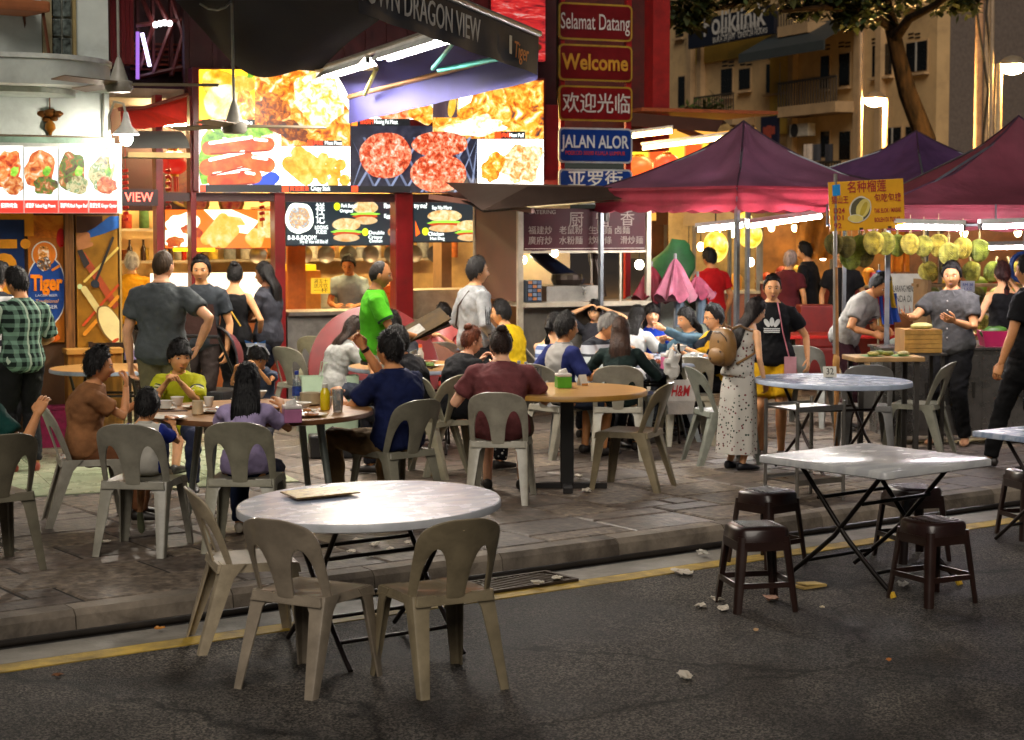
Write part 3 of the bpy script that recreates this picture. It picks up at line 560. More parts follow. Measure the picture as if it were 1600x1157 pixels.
part('backrest', MB().box((0, .2, .72), (.52, .09, .42), Matrix.Rotation(-.15, 3, 'X')), M('a8643a', .7), ch, smooth=True, bevel=.04); part('seat', MB().box((0, 0, .45), (.5, .48, .1)), M('a8643a', .7), ch, bevel=.03)
for sx in (-.2, .2):
    for sy in (-.18, .2): part('leg', MB().tube([(sx, sy, .42), (sx * 1.2, sy * 1.2, 0)], .015, 6), M('5a3018', .5), ch)
# conduit, little lintel and stains band under the balcony
part('conduit', MB().tube([Vector((xa - 6, TW - .05, 2.93)), Vector((xa - .03, TW - .05, 2.86))], .014, 6), M('6a5a48', .6), wb)
part('conduit', MB().tube([Vector((xa - .5, TW - .04, 3.5)), Vector((xa - .06, TW - .04, 3.3)), Vector((xa - .06, TW - .04, 2.7))], .012, 6), M('8a8578', .6), wb)
part('lintel_ledge', MB().bb(xa - 8, xa + .02, TW - .12, TW + .02, 2.80, 2.86), M('6f8a78', .6, dirt=.6), wb)
# hanging ornament
orn = thing('hanging_ornament', 'bronze dragon-shaped ornament hanging under the white balcony', 'ornament', D(78, 182, 16.2)); BRZ = M('7a4a1c', .35, .7)
for x, z, a in ((-.07, .02, .05), (.07, .02, .05), (0, .03, .06), (-.03, -.03, .04), (.04, -.02, .04)): part('scroll', MB().ell((x, 0, z), (a, a * .7, a * .6), 10, 7, warp=lambda v: v * (1 + .3 * noise.noise(v * 40))), BRZ, orn, smooth=True)
part('bell', MB().lathe([(.012, -.03), (.045, -.07), (.05, -.11), (.02, -.14), (.006, -.2)], 12), M('a86a20', .3, .7), orn, smooth=True); part('chain', MB().tube([(0, 0, .05), (0, 0, .18)], .006, 5), BRZ, orn)
# wall lamp
wl = thing('wall_lamp', 'white bell shaped lamp with glowing bulb on a curved bracket', 'lamp', D(197, 190, 15.9))
part('bracket', MB().tube([(-.16, .1, -.4), (-.16, .05, .05), (-.1, 0, .17), (-.02, 0, .15), (0, 0, .06)], .012, 8), M('b9b4a4', .5), wl, smooth=True)
part('shade', MB().lathe([(.02, .08), (.03, .02), (.05, -.04), (.11, -.1), (.115, -.115), (.1, -.105), (.03, -.03), (.015, .06)], 20), M('cfcfc8', .4), wl, smooth=True)
part('bulb', MB().ell((0, 0, -.15), (.055, .055, .06), 14, 10), E('fff4e4', 450), wl, smooth=True)
# left menu board (row of four lit pictures)
TM = 16.15
lm = bthing('menu_board', 'long backlit menu board of four seafood pictures under the white balcony', 'sign')
part('lightbox', slab(MB(), -60, 222, 191, 334, TM, .16), M('b8bcb4', .5), lm)
lx = [-50, -10, 37, 91, 138, 184]; fo = [('6a1a08', 'c83a10', 'f08040', 'ffd8b0'), ('8a1c08', 'd84a14', 'f8a050', 'fff0d8'), ('8a2a0c', 'd8641c', 'f0a860', 'fff4e4'), ('26180c', '6a4020', '4a8a20', 'c05018', 'e8c890'), ('3a4038', 'b0a060', 'e8dca8', '5a8a30', 'fffbe8')]
for k in range(5):
    a, b = lx[k] + 1, lx[k + 1] - 1; g = (228 + k * 3, 313 + k)
    cx = (a + b) / 2; pm = PR(fo[k], 13, 1.5, 6, .7)
    picture(lm, TM, [(rc(a, 226 + k * 2, b, 333), E('f6f2ea', 1.0 if k < 4 else 1.8)), (blob(cx - 2, 262 + k * 2, (b - a) * .46, 30, 8, .25, seed=k), pm), (blob(cx + 6, 290, (b - a) * .36, 14, 10, .3, seed=k + 5), PR(fo[(k + 1) % 5][::-1], 18, 1.3, 6, .6)), (blob(cx + 9, 268, 6, 8, 20, .3, seed=k), GRN), (rc(a, 313, b, 333), E('d8281c', 1.3, False))], clip=(a, 226 + k * 2, b, 333))
for s_, px, w in (('招牌烤鱼', 14, 26), ('咸蛋虾 Salted Egg Prawn', 63, 46), ('黑椒牛肉 Black Pepper Beef', 115, 42), ('姜葱生蚝 Ginger Oyster', 161, 42)): btext(s_, px, 322, 6, E('ffe8e0', 1.5, False), lm, TM, w, off=.014)
# beer posters and carved panel under it
TP = 16.5
bw = bthing('poster_wall', 'timber wall with beer posters under the seafood menu board', 'wall')
M_WOOD = M('8a5a28', .45, var=.5, scale=5, bump=.2, bscale=30, stretch=(8, 8, .6), dirt=.3)
xw = BF(190, 400, TP)[0]; part('backing', MB().bb(xw - 6, xw, TP + .03, TP + .15, PZ, 2.5), M('5a3a1c', .6, dirt=.4), bw)
part('wood_post', slab(MB(), 100, 337, 118, 545, TP - .05, .12, .95, 2.3), M_WOOD, bw, bevel=.006); part('wood_post', slab(MB(), 186, 337, 192, 545, TP - .04, .1, PZ, 2.3), M('a8874a', .5), bw)
zc = BF(120, 552, TP)[1]
part('cabinet', slab(MB(), 106, 552, 192, 640, TP - .2, .3, PZ, zc), M('a06a24', .4, var=.35, scale=4, stretch=(6, 6, .8)), bw, bevel=.008)
part('cabinet_top', slab(MB(), 104, 545, 193, 553, TP - .23, .35, zc + .002, zc + .05), M('b0803a', .4), bw, bevel=.006)
po1 = bthing('beer_poster', 'blue poster with Tiger lettering up its side', 'poster'); BLU = M('16305f', .35, var=.15); ORG = M('e08a1c', .4, var=.1)
part('sheet', slab(MB(), -60, 336, 41, 560, TP, .02), BLU, po1); x, z = BF(8, 420, TP); text('Tiger', x, z, .62, M('e89a1c', .4), po1, TP - .006, None, rot=(math.pi / 2, math.pi / 2, 0), fat=.012)
po2 = bthing('beer_poster', 'orange beer bottle poster with blue Tiger lager label', 'poster')
part('sheet', slab(MB(), 43, 336, 101, 535, TP, .02), M('c8741c', .35, var=.35, scale=2, stretch=(3, 3, .5)), po2)
LB = E('1d4a9c', .35, False); OB = M('f08018', .35)
picture(po2, TP, [(rc(44, 337, 100, 372), PR(('7a3408', 'd87814', 'f5a830'), 5, lit=False)), (blob(95, 372, 7, 15), M('c81c1c', .3)), (blob(69, 398, 20, 21), M('e8e4d8', .4)), (blob(72, 455, 33, 55, 0, .03), M('e8e4d8', .4)), (blob(72, 455, 31, 53, 0, .03), M('1c4a9a', .35, var=.2)), (blob(69, 398, 18, 19), M('e8801c', .4)), (blob(68, 396, 9, 12, 0, .2, seed=3), PR(('f8f0e0', 'e89a40', '1c1610'), 30, lit=False)), (blob(69, 413, 11, 11, 20, .2, seed=5), PR(('f8f4ec', '14181c', 'f0a050'), 34, lit=False)), (caps(82, 422, 92, 416, 2), M('e88a2c', .4)), (blob(70, 528, 24, 8), M('e86a14', .4))], name='label_print', clip=(44, 337, 100, 535))
btext('Tiger', 72, 443, 24, M('f58a1a', .35), po2, TP, 50, off=.02, fat=.008); btext('LAGER BEER', 72, 462, 4, M('cfd8e8', .4), po2, TP, 34, off=.02); btext('Traditional', 72, 471, 6, M('e8b060', .4), po2, TP, 36, off=.02, shear=.3); btext('LAGER', 76, 480, 6, M('e8ecf4', .4), po2, TP, 26, off=.02)
po3 = bthing('painted_panel', 'golden panel painted with a lute and crossed flutes', 'panel')
part('board', slab(MB(), 118, 337, 186, 546, TP - .02, .05), M('a8741c', .4, var=.35, scale=4), po3)
SK = M('b87844', .5); picture(po3, TP - .02, [(rc(119, 338, 160, 364), M('4a2a18', .5)), ([(186, 338), (172, 338), (148, 356), (136, 362), (140, 372), (160, 366), (186, 356)], M('1c5aa8', .5, var=.25)), (blob(130, 374, 13, 10, -20, .3, seed=2), SK), (caps(122, 382, 136, 376, 4), SK), (caps(124, 388, 142, 382, 3.5), SK), ([(122, 400), (132, 394), (186, 476), (178, 484)], M('b04a20', .5, var=.3)), ([(120, 392), (128, 390), (140, 412), (132, 420)], M('2a2420', .5)), (caps(132, 440, 184, 388, 2), M('e8c860', .5)), (caps(150, 438, 176, 372, 2), M('2c2824', .5)), (caps(130, 508, 184, 446, 2), M('c84a18', .5)), (caps(132, 522, 184, 464, 3), M('e0901c', .5)), (caps(131, 452, 158, 492, 5), M('e8d488', .5)), (blob(172, 508, 17, 34, -28, .05), M('7a5a28', .5)), (blob(173, 508, 15, 32, -28, .05), M('ecdc98', .45, var=.1)), (blob(180, 532, 6, 2.5, -30), M('c84a18', .5)), (blob(124, 448, 4, 4), M('d0e0a0', .4)), (blob(148, 444, 7, 6, 20), M('28303a', .4))], name='painting', clip=(119, 338, 186, 545))
# ================================================================== awning with tubes
M_NAVY_UNLIT = M('0a0d16', .9, var=.25, scale=3, bump=.1, bscale=20, spec=.05); M_PURP_LIT = M('33326a', .8, var=.2, scale=3)  # tube-lit underside painted purple, the unlit part painted near-black navy
aw = thing('shop_awning', 'dark blue canvas awning with DRAGON VIEW valance over the tables', 'awning')
V0, V1 = D(560, -42, 11.2), D(842, 70, 14.6); RB0, RB1 = D(545, 152, 18.2), D(842, 74, 14.65)
L0, L1 = D(120, -190, 13.0), D(297, 30, 18.6)
def lerp(a, b, t): return a + (b - a) * t
TB0, TB1 = D(500, 108, 18.0), D(712, 38, 13.6)                        # ridge bar that carries the tubes
def dark_f(u, v):
    a = lerp(L0, V0, u) if v == 0 else None
    top = lerp(L0, lerp(V0, TB1, .45), u); bot = lerp(L1, TB0, u); p = lerp(top, bot, v); sag = 4 * u * (1 - u) * v * (1.15 - v) * 3.2
    return p - Vector((0, 0, .52 * sag * v + .05 * math.sin(u * 9 + v * 4) * v))
part('canopy', MB().grid(dark_f, 26, 18), M_NAVY_UNLIT, aw, smooth=True, fix=False)
def pur_f(u, v):
    p = lerp(lerp(TB0, TB1, u), lerp(RB0, RB1, u), v); return p + Vector((0, 0, .10 * math.sin(math.pi * v) + .03 * math.sin(u * 14) * math.sin(math.pi * v)))
part('canopy', MB().grid(pur_f, 20, 8), M_PURP_LIT, aw, smooth=True, fix=False)
def gap_f(u, v):
    p = lerp(lerp(TB1, V0, v), lerp(V1, V0, v), u); return p + Vector((0, 0, .04))
part('canopy', MB().grid(gap_f, 8, 8), M_PURP_LIT, aw, smooth=True, fix=False)
def val_f(a, b, h, w=.0, n=0):
    def f(u, v): p = lerp(a, b, u); return p - Vector((0, 0, v * (h + w * abs(math.sin(u * n))))) + Vector((.012 * math.sin(u * 30) * v, 0, 0))
    return f
part('back_valance', MB().grid(val_f(RB0, RB1, .26), 30, 4), M_PURP_LIT, aw, smooth=True, fix=False)
fv = part('front_valance', MB().grid(val_f(V0 + Vector((0, 0, .06)), V1 + Vector((0, 0, .06)), .30), 30, 4), M('070a14', .7), aw, smooth=True, fix=False)
part('front_bar', MB().tube([V0 + Vector((0, 0, .085)), V1 + Vector((0, 0, .085))], .028, 8), M('9a9488', .4, .6), aw, smooth=True)
part('back_bar', MB().tube([RB0, RB1], .026, 8), M('b0845a', .45, .5), aw, smooth=True)
part('middle_bar', MB().tube([TB0, TB1], .03, 8), M('8a8478', .45, .5), aw, smooth=True)
TQ = M('4fb0a8', .45)
part('strut', MB().tube([D(676, 108, 15.5), D(728, 42, 13.6)], .018, 8), TQ, aw); part('strut', MB().tube([D(686, 110, 15.4), D(778, 92, 14.5)], .022, 8), TQ, aw); part('strut', MB().tube([D(570, 148, 17.6), D(588, 108, 16.9)], .022, 8), M('a8a45a', .45), aw); part('strut', MB().tube([D(495, 110, 17.9), D(588, 106, 16.9)], .024, 8), M('c8b088', .4), aw)
# lettering on the valance: local frame of the slanted edge
vd = (V1 - V0); ang = math.atan2(vd.y, vd.x); vl = math.hypot(vd.x, vd.y); slope = math.atan2(vd.z, vl)
vt = thing('valance_lettering', 'white DRAGON VIEW lettering and orange Tiger mark on the navy valance', 'lettering', V0, rot=(0, 0, ang))
vt.parent = aw; del vt['category']; vt.rotation_euler = (0, -slope, ang)
text('CHINA TOWN DRAGON VIEW', vl * .60, -.09, .24, M('b9b9b4', .6), vt, -.02, 2.9, align='RIGHT'); text('Tiger', vl * .86, -.12, .18, M('c8741c', .6), vt, -.02, .34, shear=.2); text('I', vl * .79, -.1, .2, M('d8d0b8', .6), vt, -.02, .05)
tA, tB = (lerp(TB0, TB1, .03), lerp(TB0, TB1, .42)), (lerp(TB0, TB1, .50), lerp(TB0, TB1, .93))
for (a, b), lb in ((tA, 'lit fluorescent tube under the dark awning beside the food sign'), (tB, 'lit fluorescent tube under the awning below DRAGON VIEW')): tube_lamp(a - Vector((0, 0, .07)), b - Vector((0, 0, .07)), lb, 210, 'fff4e6', 14, .022, hood=True)
# neon red lit awning beyond its corner
nr = bthing('red_sign', 'glowing red and white neon panel behind the awning corner', 'sign'); part('panel', slab(MB(), 770, -60, 852, 96, 18.72, .05), PR(('5a0408', 'd01020', 'ff3028', 'ffd8d0'), 12, .9, 6, .5, stretch=(.4, 1, 2)), nr)
# ceiling fans hung from the awning frame
def fan(px, py, d, ptop, label, blades, rz):
    p = D(px, py, d); f = thing('ceiling_fan', label, 'fan', p); CR = M('a8a498', .45, dirt=.3)
    part('rod', MB().tube([(0, 0, .05), (D(ptop, -60, d).x - p.x, 0, D(ptop, -60, d).z - p.z)], .011, 8), CR, f, smooth=True)
    part('canopy_cap', MB().lathe([(.015, .2), (.03, .16), (.065, .05), (.07, .03)], 16), CR, f, smooth=True)
    part('motor', MB().lathe([(.07, .03), (.1, .02), (.105, -.03), (.085, -.06), (.03, -.065)], 20), CR, f, smooth=True)
    for k in range(3):
        a = rz + k * 2.094; Mx = Matrix.Rotation(a, 3, 'Z') @ Matrix.Rotation(.2, 3, 'X')
        part('blade', MB().box(Mx @ Vector((.42, 0, 0)), (.64, .12, .008), Mx), M('7a6a52', .5, dirt=.3), f)
fan(186, 132, 13.8, 183, 'old cream ceiling fan beside the white balcony', 3, .12); fan(366, 197, 14.6, 361, 'cream ceiling fan hanging in front of the sausage picture', 3, .35)
wr = thing('power_cable', 'white cable looping under the dark awning', 'cable'); part('sleeve', MB().tube([D(312, 6, 14.5), D(325, 14, 14.5), D(340, 16, 14.5), D(352, 12, 14.5), D(361, 2, 14.6)], .009, 6), M('d0d0c8', .5), wr, smooth=True)

# ================================================================== street sign stack
TS = 19.6
ss = bthing('street_sign', 'tall stack of welcome and street name boards on two red posts', 'sign')
for px in (879, 982): part('post', slab(MB(), px - 2.5, -80, px + 2.5, 600, TS + .02, .06, PZ, 6), M('a01a1c', .4), ss)
part('back_panel', slab(MB(), 856, -80, 876, 600, TS + .5, .1, PZ, 6), M('1a1210', .6), ss)
def rrect(x0, x1, z0, z1, r, y, n=5):
    out = []
    for cx, cz, a0 in ((x1 - r, z1 - r, 0), (x0 + r, z1 - r, 90), (x0 + r, z0 + r, 180), (x1 - r, z0 + r, 270)):
        for i in range(n + 1): a = R(a0 + 90 * i / n); out.append(Vector((cx + r * math.cos(a), y, cz + r * math.sin(a))))
    return out
for (y0, y1, y2, y3), c, bc, tx in (((3, 10, 58, 66), '6a0d10', 'a8862c', [('Selamat Datang', 930, 36, 26, 'd0ccc4', 106, 0)]), ((68, 75, 122, 129), '6e0e10', 'a8862c', [('Welcome', 930, 99, 25, 'c8912a', 102, .006)]), ((133, 139, 184, 191), '7a1014', 'a8862c', [('欢迎光临', 932, 164, 24, 'd0ccc4', 104, .002)]), ((199, 203, 251, 256), '123a8c', 'b8bcc0', [('JALAN ALOR', 930, 223, 20, 'dfe2e4', 104, .004), ('POSKOD 50200 KUALA LUMPUR', 930, 240, 6.5, 'd8402c', 92, 0)]), ((264, 267, 318, 320), '123a8c', 'b8bcc0', [('亚罗街', 930, 282, 20, 'dfe2e4', 84, .002)])):
    x0, z1 = BF(873, y0, TS); x1, z0 = BF(988, y3, TS); sb = obj('name_board', MB().poly(rrect(x0, x1, z0, z1, .06, TS), .03).mesh(M(bc, .4)), ss)
    part('face', MB().poly(rrect(x0 + .022, x1 - .022, z0 + .022, z1 - .022, .045, TS - .003), .002), M(c, .35, var=.15), sb)
    for s_, px, py, h, tc_, w, fat in tx: btext(s_, px, py, h, M(tc_, .5), sb, TS, w, off=.008, fat=fat)
rw = bthing('red_building', 'dark red rendered building behind the street name boards', 'building')
part('wall', slab(MB(), 862, -200, 1024, 230, 25.5, .3, 3.2, 9), M('4a0c0e', .7, var=.3, dirt=.3), rw)
part('wall', slab(MB(), 1022, -200, 1046, 185, 25.2, .6, 3.2, 9), M('8a1416', .6, var=.2), rw)
# ---------------- brightly lit restaurant beyond
lr = bthing('lit_restaurant', 'open restaurant with glowing yellow panels and dark eave behind the street signs', 'restaurant')
TL = 25
part('eave', MB().add([bpt(984, 176, TL - 1.2), bpt(1130, 188, TL - 1.2), bpt(1150, 203, TL - .6), bpt(1120, 207, TL - 1.4), bpt(984, 197, TL - 1.4)], [(0, 1, 2, 3, 4)]), M('3a2018', .6), lr, fix=False)
part('back_wall', slab(MB(), 980, 196, 1180, 345, TL + 3, .1), E('e8a040', .8), lr)  # wall glows by itself, standing in for a brightly lit interior
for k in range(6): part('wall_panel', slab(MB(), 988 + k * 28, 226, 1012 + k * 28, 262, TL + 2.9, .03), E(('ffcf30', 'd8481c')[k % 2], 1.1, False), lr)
part('ceiling', MB().bb(BF(980, 200, TL)[0], BF(1190, 200, TL)[0], TL - .5, TL + 3, BF(1050, 204, TL)[1] + .25, BF(1050, 204, TL)[1] + .3), M('8a4a2c', .6), lr)
part('brace', MB().tube([bpt(1060, 200, TL - .8), bpt(1140, 232, TL - .8)], .05, 6), M('4a2418', .5), lr)
for (a, b), d in ((((986, 213), (1052, 205)), 24.2), (((1002, 232), (1138, 215)), 24.6), (((1060, 257), (1120, 243)), 25.4)):
    tube_lamp(D(a[0], a[1], d), D(b[0], b[1], d), 'warm fluorescent tube in the restaurant behind the street signs', 14, 'ffc880', 8, .03, 'tubes in the far restaurant')
lantern(1042, 258, 24, .18, 'round red lantern with flower mark right of the street signs', 'f0401c', 1.3, tassel=False); lantern(1000, 262, 24.6, .19, 'red lantern glowing beside the JALAN ALOR board', 'f0501c', 1.3, tassel=False); lantern(1025, 287, 24.3, .18, 'low red lantern above the purple tent', 'f06a24', 1.4, tassel=False); lantern(992, 258, 25.5, .15, 'red lantern with glowing yellow bulb beside the street boards', 'ff8a24', 1.8, tassel=False)
# ---------------- brown noodle kiosk
ko = D(812, 400, 18.5); ko.z = PZ
kz = thing('noodle_kiosk', 'brown metal noodle kiosk with maroon Chinese menu panel', 'kiosk', ko, BA)
M_BR = M('5f3f34', .5, var=.2, scale=3, dirt=.3); WT = M('b8ad9a', .4, .3, dirt=.3)
def kz_(py): return HC - (py - 345) * 18.5 / FPX - PZ
part('side_panel', MB().bb(-.02, .02, .02, 1.25, kz_(472), kz_(308)), M_BR, kz, bevel=.004)
part('corner_post', MB().bb(-.028, .03, -.03, .02, 0, kz_(306)), WT, kz); part('post', MB().bb(1.42, 1.47, -.03, .02, 0, kz_(306)), WT, kz); part('post', MB().bb(-.03, .03, 1.2, 1.25, 0, kz_(306)), WT, kz); part('post', MB().bb(1.42, 1.47, 1.2, 1.25, 0, kz_(306)), WT, kz)
part('roof', MB().add([(-.62, -.55, kz_(330)), (1.85, -.55, kz_(300)), (1.95, 1.4, kz_(286)), (-.3, 1.35, kz_(282)), (-.02, -.28, kz_(292)), (1.7, -.3, kz_(294))], [(0, 4, 3), (0, 1, 5, 4), (4, 5, 2, 3)]), M('33261f', .7, 0, dirt=.4, spec=.2), kz, fix=False)
part('roof_lining', MB().add([(-.58, -.5, kz_(333)), (1.8, -.5, kz_(303)), (1.9, 1.35, kz_(300)), (-.3, 1.3, kz_(300))], [(0, 1, 2, 3)]), M('241a17', .6), kz, fix=False)
part('eave_board', MB().box((-.3, .35, kz_(318)), (.035, 1.7, .05), Matrix.Rotation(.3, 3, 'Z') @ Matrix.Rotation(.09, 3, 'X')), M('94655a', .5), kz)
mp_ = obj('menu_panel', MB().bb(.04, 1.41, -.012, .01, kz_(392), kz_(326)).mesh(M('45101a', .5, var=.2, spec=.2)), kz)
for s_, x, z, h, w in (('CATERING', .24, 332, .06, .3), ('厨', .62, 345, .17, .16), ('留', .92, 345, .17, .16), ('香', 1.2, 343, .17, .16), ('福建炒', .22, 361, .09, .26), ('老鼠粉', .56, 361, .09, .26), ('生蝦麺', .89, 361, .09, .26), ('卤麵', 1.14, 361, .09, .17), ('廣府炒', .22, 377, .09, .26), ('水粉麵', .56, 377, .09, .26), ('炒粿條', .89, 377, .09, .26), ('滑炒麺', 1.25, 377, .09, .26)):
    text(s_, x, kz_(z), h, M('a89890', .7, spec=.1), mp_, -.017, w)
part('menu_rim', MB().bb(.05, 1.4, -.016, -.012, kz_(389.5), kz_(388.5)), M('c9b8b0', .5), mp_); part('window_rail', MB().bb(.03, 1.42, -.02, .02, kz_(396), kz_(392.5)), WT, kz)
part('kettle_shelf', MB().bb(.02, 1.44, -.12, .4, kz_(480), kz_(473)), WT, kz); part('mullion', MB().bb(1.12, 1.14, -.01, .01, kz_(473), kz_(396)), WT, kz); part('mullion', MB().bb(.93, .95, .3, .32, kz_(473), kz_(396)), M('8a7a68', .5), kz)
part('back_panel', MB().bb(.02, 1.1, 1.22, 1.25, kz_(470), kz_(300)), M('d8b88c', .5, var=.15, scale=4), kz)
part('back_panel_lower', MB().bb(.02, 1.44, 1.2, 1.24, 0, kz_(452)), M('a8744c', .6), kz)
part('counter_base', MB().bb(.03, 1.42, .02, .08, .05, kz_(482)), M('6a655c', .4, .6, dirt=.4), kz); part('leg_brace', MB().tube([(.05, -.03, .7), (.6, -.03, .1)], .012, 6), WT, kz)
part('steel_range', MB().bb(.35, .98, .12, .75, .5, kz_(449)), M('b4b0a8', .3, .9, dirt=.3), kz); part('wok_ring', MB().lathe([(.14, kz_(449)), (.17, kz_(440)), (.16, kz_(432)), (.05, kz_(430))], 16, (.72, .45, 0)), M('3a2f28', .5, .6), kz)
part('exhaust_duct', MB().tube([(.55, .9, kz_(396)), (.66, .7, kz_(418)), (.9, .5, kz_(450))], .08, 12), M('2c3450', .4, .5), kz, smooth=True); part('flue', MB().tube([(1.05, .5, kz_(398)), (1.12, .45, kz_(470))], .06, 10), M('3a2c24', .5, .5), kz)
part('crate_stack', MB().bb(.04, .20, -.1, .1, kz_(472), kz_(438)), M('1e2a38', .5), kz)
for k in range(5):
    for j in range(3): part('packet', MB().bb(.052 + j * .05, .09 + j * .05, -.112, -.1, kz_(469 - k * 6.4), kz_(464.5 - k * 6.4)), M(('4a5a78', 'a8683a', '6a7a90')[(k + j) % 3], .5), kz)
part('added_strip_lamp', MB().tube([(.15, .7, kz_(303)), (1.3, .7, kz_(303))], .018, 6), E('ffdca0', 55), kz); part('bulb', MB().ell((.78, .9, kz_(398)), (.04, .04, .05), 8, 6), E('fff0c8', 40), kz); part('bulb', MB().ell((.46, 1.0, kz_(410)), (.035, .035, .045), 8, 6), E('ffe8b0', 40), kz)  # strip lamp under the roof is added to brighten the kiosk
part('spot_lamp', MB().tube([(.93, -.06, kz_(330)), (.93, -.07, kz_(346))], .035, 10), M('5a5248', .4), kz)
# ================================================================== market tents
M_CAN = CV('74485e', .28); M_CANR = CV('a03444', .25); M_GREYM = M('8b9096', .4, .8, dirt=.3)
def tent(name_label, c, side, rz, zval, zpeak, m_roof, m_val, lining='c9ccd0', drop=.22, poles=(0, 1, 2, 3), grp=None):
    t = thing('market_tent', name_label, 'tent', (c.x, c.y, PZ), rz); h = side / 2; cs = [(-h, -h), (h, -h), (h, h), (-h, h)]
    for k in range(4):
        a, b = Vector((*cs[k], 0)), Vector((*cs[(k + 1) % 4], 0))
        def roof(u, v, a=a, b=b):
            e = lerp(a, b, u); p = e * (1 - v); z = zval + (zpeak - zval) * (v ** .82 * .55 + .45 * v * v * v) - .10 * math.sin(math.pi * u) * math.sin(math.pi * v) + .03 * noise.noise(Vector((p.x * 2.3, p.y * 2.3, k * 3.1))) * math.sin(math.pi * v) + .012 * math.sin(14 * u + 9 * v + k) * math.sin(math.pi * v); return Vector((p.x, p.y, z - PZ))
        part('roof_panel', MB().grid(roof, 24, 18), m_roof, t, smooth=True, fix=False)
        part('seam', MB().tube([roof(0, i / 10) + Vector((0, 0, .004)) for i in range(11)], .009, 5), M('33192c', .7), t, smooth=True)
        def val(u, v, a=a, b=b): p = lerp(a, b, u) * 1.012; return Vector((p.x, p.y, zval - PZ + .01 - v * drop - (.028 * abs(math.sin(u * math.pi * 7)) if v > .9 else 0))) + (b - a).cross(Vector((0, 0, 1))).normalized() * (.02 * math.sin(u * 17 + k) * v + .012 * math.sin(v * 14))
        part('valance', MB().grid(val, 56, 8), m_val, t, smooth=True, fix=False)
        def sh(u, v, a=a, b=b): p = lerp(a, b, u) * (.97 * (1 - v)); return Vector((p.x, p.y, zval - PZ - .06 + (zpeak - zval) * (v ** .82 * .45 + .35 * v * v * v) - .08 * math.sin(math.pi * v)))
        part('lining', MB().grid(sh, 6, 8), CV(lining, .6, .1), t, fix=False)
        part('truss_bar', MB().tube([a * .97 + Vector((0, 0, zval - PZ - .06)), (a + b) / 2 * .97 + Vector((0, 0, zval - PZ - .20)), b * .97 + Vector((0, 0, zval - PZ - .06))], .013, 6), M_GREYM, t)
        part('rafter', MB().tube([a * .96 + Vector((0, 0, zval - PZ - .04)), Vector((0, 0, zpeak - PZ - .12))], .013, 6), M_GREYM, t)
        if k in poles: part('pole', MB().bb(a.x * .97 - .02, a.x * .97 + .02, a.y * .97 - .02, a.y * .97 + .02, 0, zval - PZ - .02), M_GREYM, t)
    return t
nc = D(1152, 292, 17.0); tc1 = nc + (KU + KN) * 1.05; tent('faded purple and pink market tent over the seated diners', tc1, 2.1, KA, nc.z, D(1178, 190, 18.5).z, M_CAN, M_CANR)
pk2 = D(1432, 205, 24.5); tent('dark purple market tent behind the durian sign', pk2, 3.6, KA, D(1432, 305, 24).z, pk2.z, CV('5a3a66', .35), CV('6f3450', .4))
nc3 = D(1408, 322, 16.6); c3 = nc3 + Vector((1.5, 1.62, 0)); tent('dull red market tent above the durian stall', c3, 3.1, -.05, nc3.z, D(1640, 185, 18.6).z, CV('753644', .25), CV('7a2636', .25), poles=(0, 1, 2, 3))
tube_lamp(D(1088, 360, 17.6), D(1165, 352, 17.4), 'lit tube at the left under the purple tent', 50, 'fffaf4', 16, .022); tube_lamp(D(1168, 354, 17.5), D(1284, 338, 18.1), 'lit tube at the right under the purple tent', 64, 'fffaf4', 16, .022)
tube_lamp(D(1396, 354, 15.75), D(1508, 357, 15.7), 'lit tube just behind the yellow durian sign', 24, 'fff4fa', 16, .022); tube_lamp(D(1530, 355, 15.9), D(1625, 352, 16.1), 'lit tube at the far end of the durian stall', 26, 'fff4fa', 16, .022)
tube_lamp(D(1525, 388, 18.6), D(1620, 386, 18.8), 'second row tube at the back of the durian stall', 14, 'fff4fa', 14, .02)
# ================================================================== far apartment block
AD = Vector((.377, -.926, 0))                # along the facade towards the camera
A0 = D(1461, 300, 72); A0.z = 0               # near corner
ab = thing('apartment_block', 'cream apartment block with balconies and dark windows beyond the tents', 'building', A0, math.atan2(AD.y, AD.x))
# local x runs along AD (towards camera), so the facade lies at negative x; it faces local -y
def AF(px, py, y=0.0):
    r = ray(px, py); n = Vector((AD.y, -AD.x, 0)).normalized(); o = A0 + n * 0
    nn = Vector((-AD.y, AD.x, 0)).normalized(); k = (A0.dot(nn) + y) / r.dot(nn); p = Vector((0, 0, HC)) + r * k
    return (p - A0).dot(AD), p.z
M_CR = M('c9a878', .75, var=.15, scale=.4, dirt=.25); M_YW = M('b8963c', .75, var=.15, scale=.4, dirt=.25); M_DW = M('141312', .25, var=.2); M_CR2 = M('b99a72', .75, var=.2, scale=.5, dirt=.3)
def arect(x0, y0, x1, y1): a, zt = AF(x0, y0); b, _ = AF(x1, y0); _, zb = AF((x0 + x1) / 2, y1); _, zt = AF((x0 + x1) / 2, y0); return a, b, zb, zt
xL = AF(1040, 100)[0]
part('wall', MB().bb(xL - 4, -.01, 0, .6, 0, 20), M_CR, ab); part('end_wall', MB().bb(-.4, 0, .6, 9, 0, 20), M('6a5f58', .8, dirt=.3), ab)
for x0, y0, x1, y1 in ((1207, 50, 1243, 210), (1090, 62, 1206, 92)): a, b, zb, zt = arect(x0, y0, x1, y1); part('painted_bay', MB().bb(a, b, -.12, -.01, zb, zt), M_YW, ab)
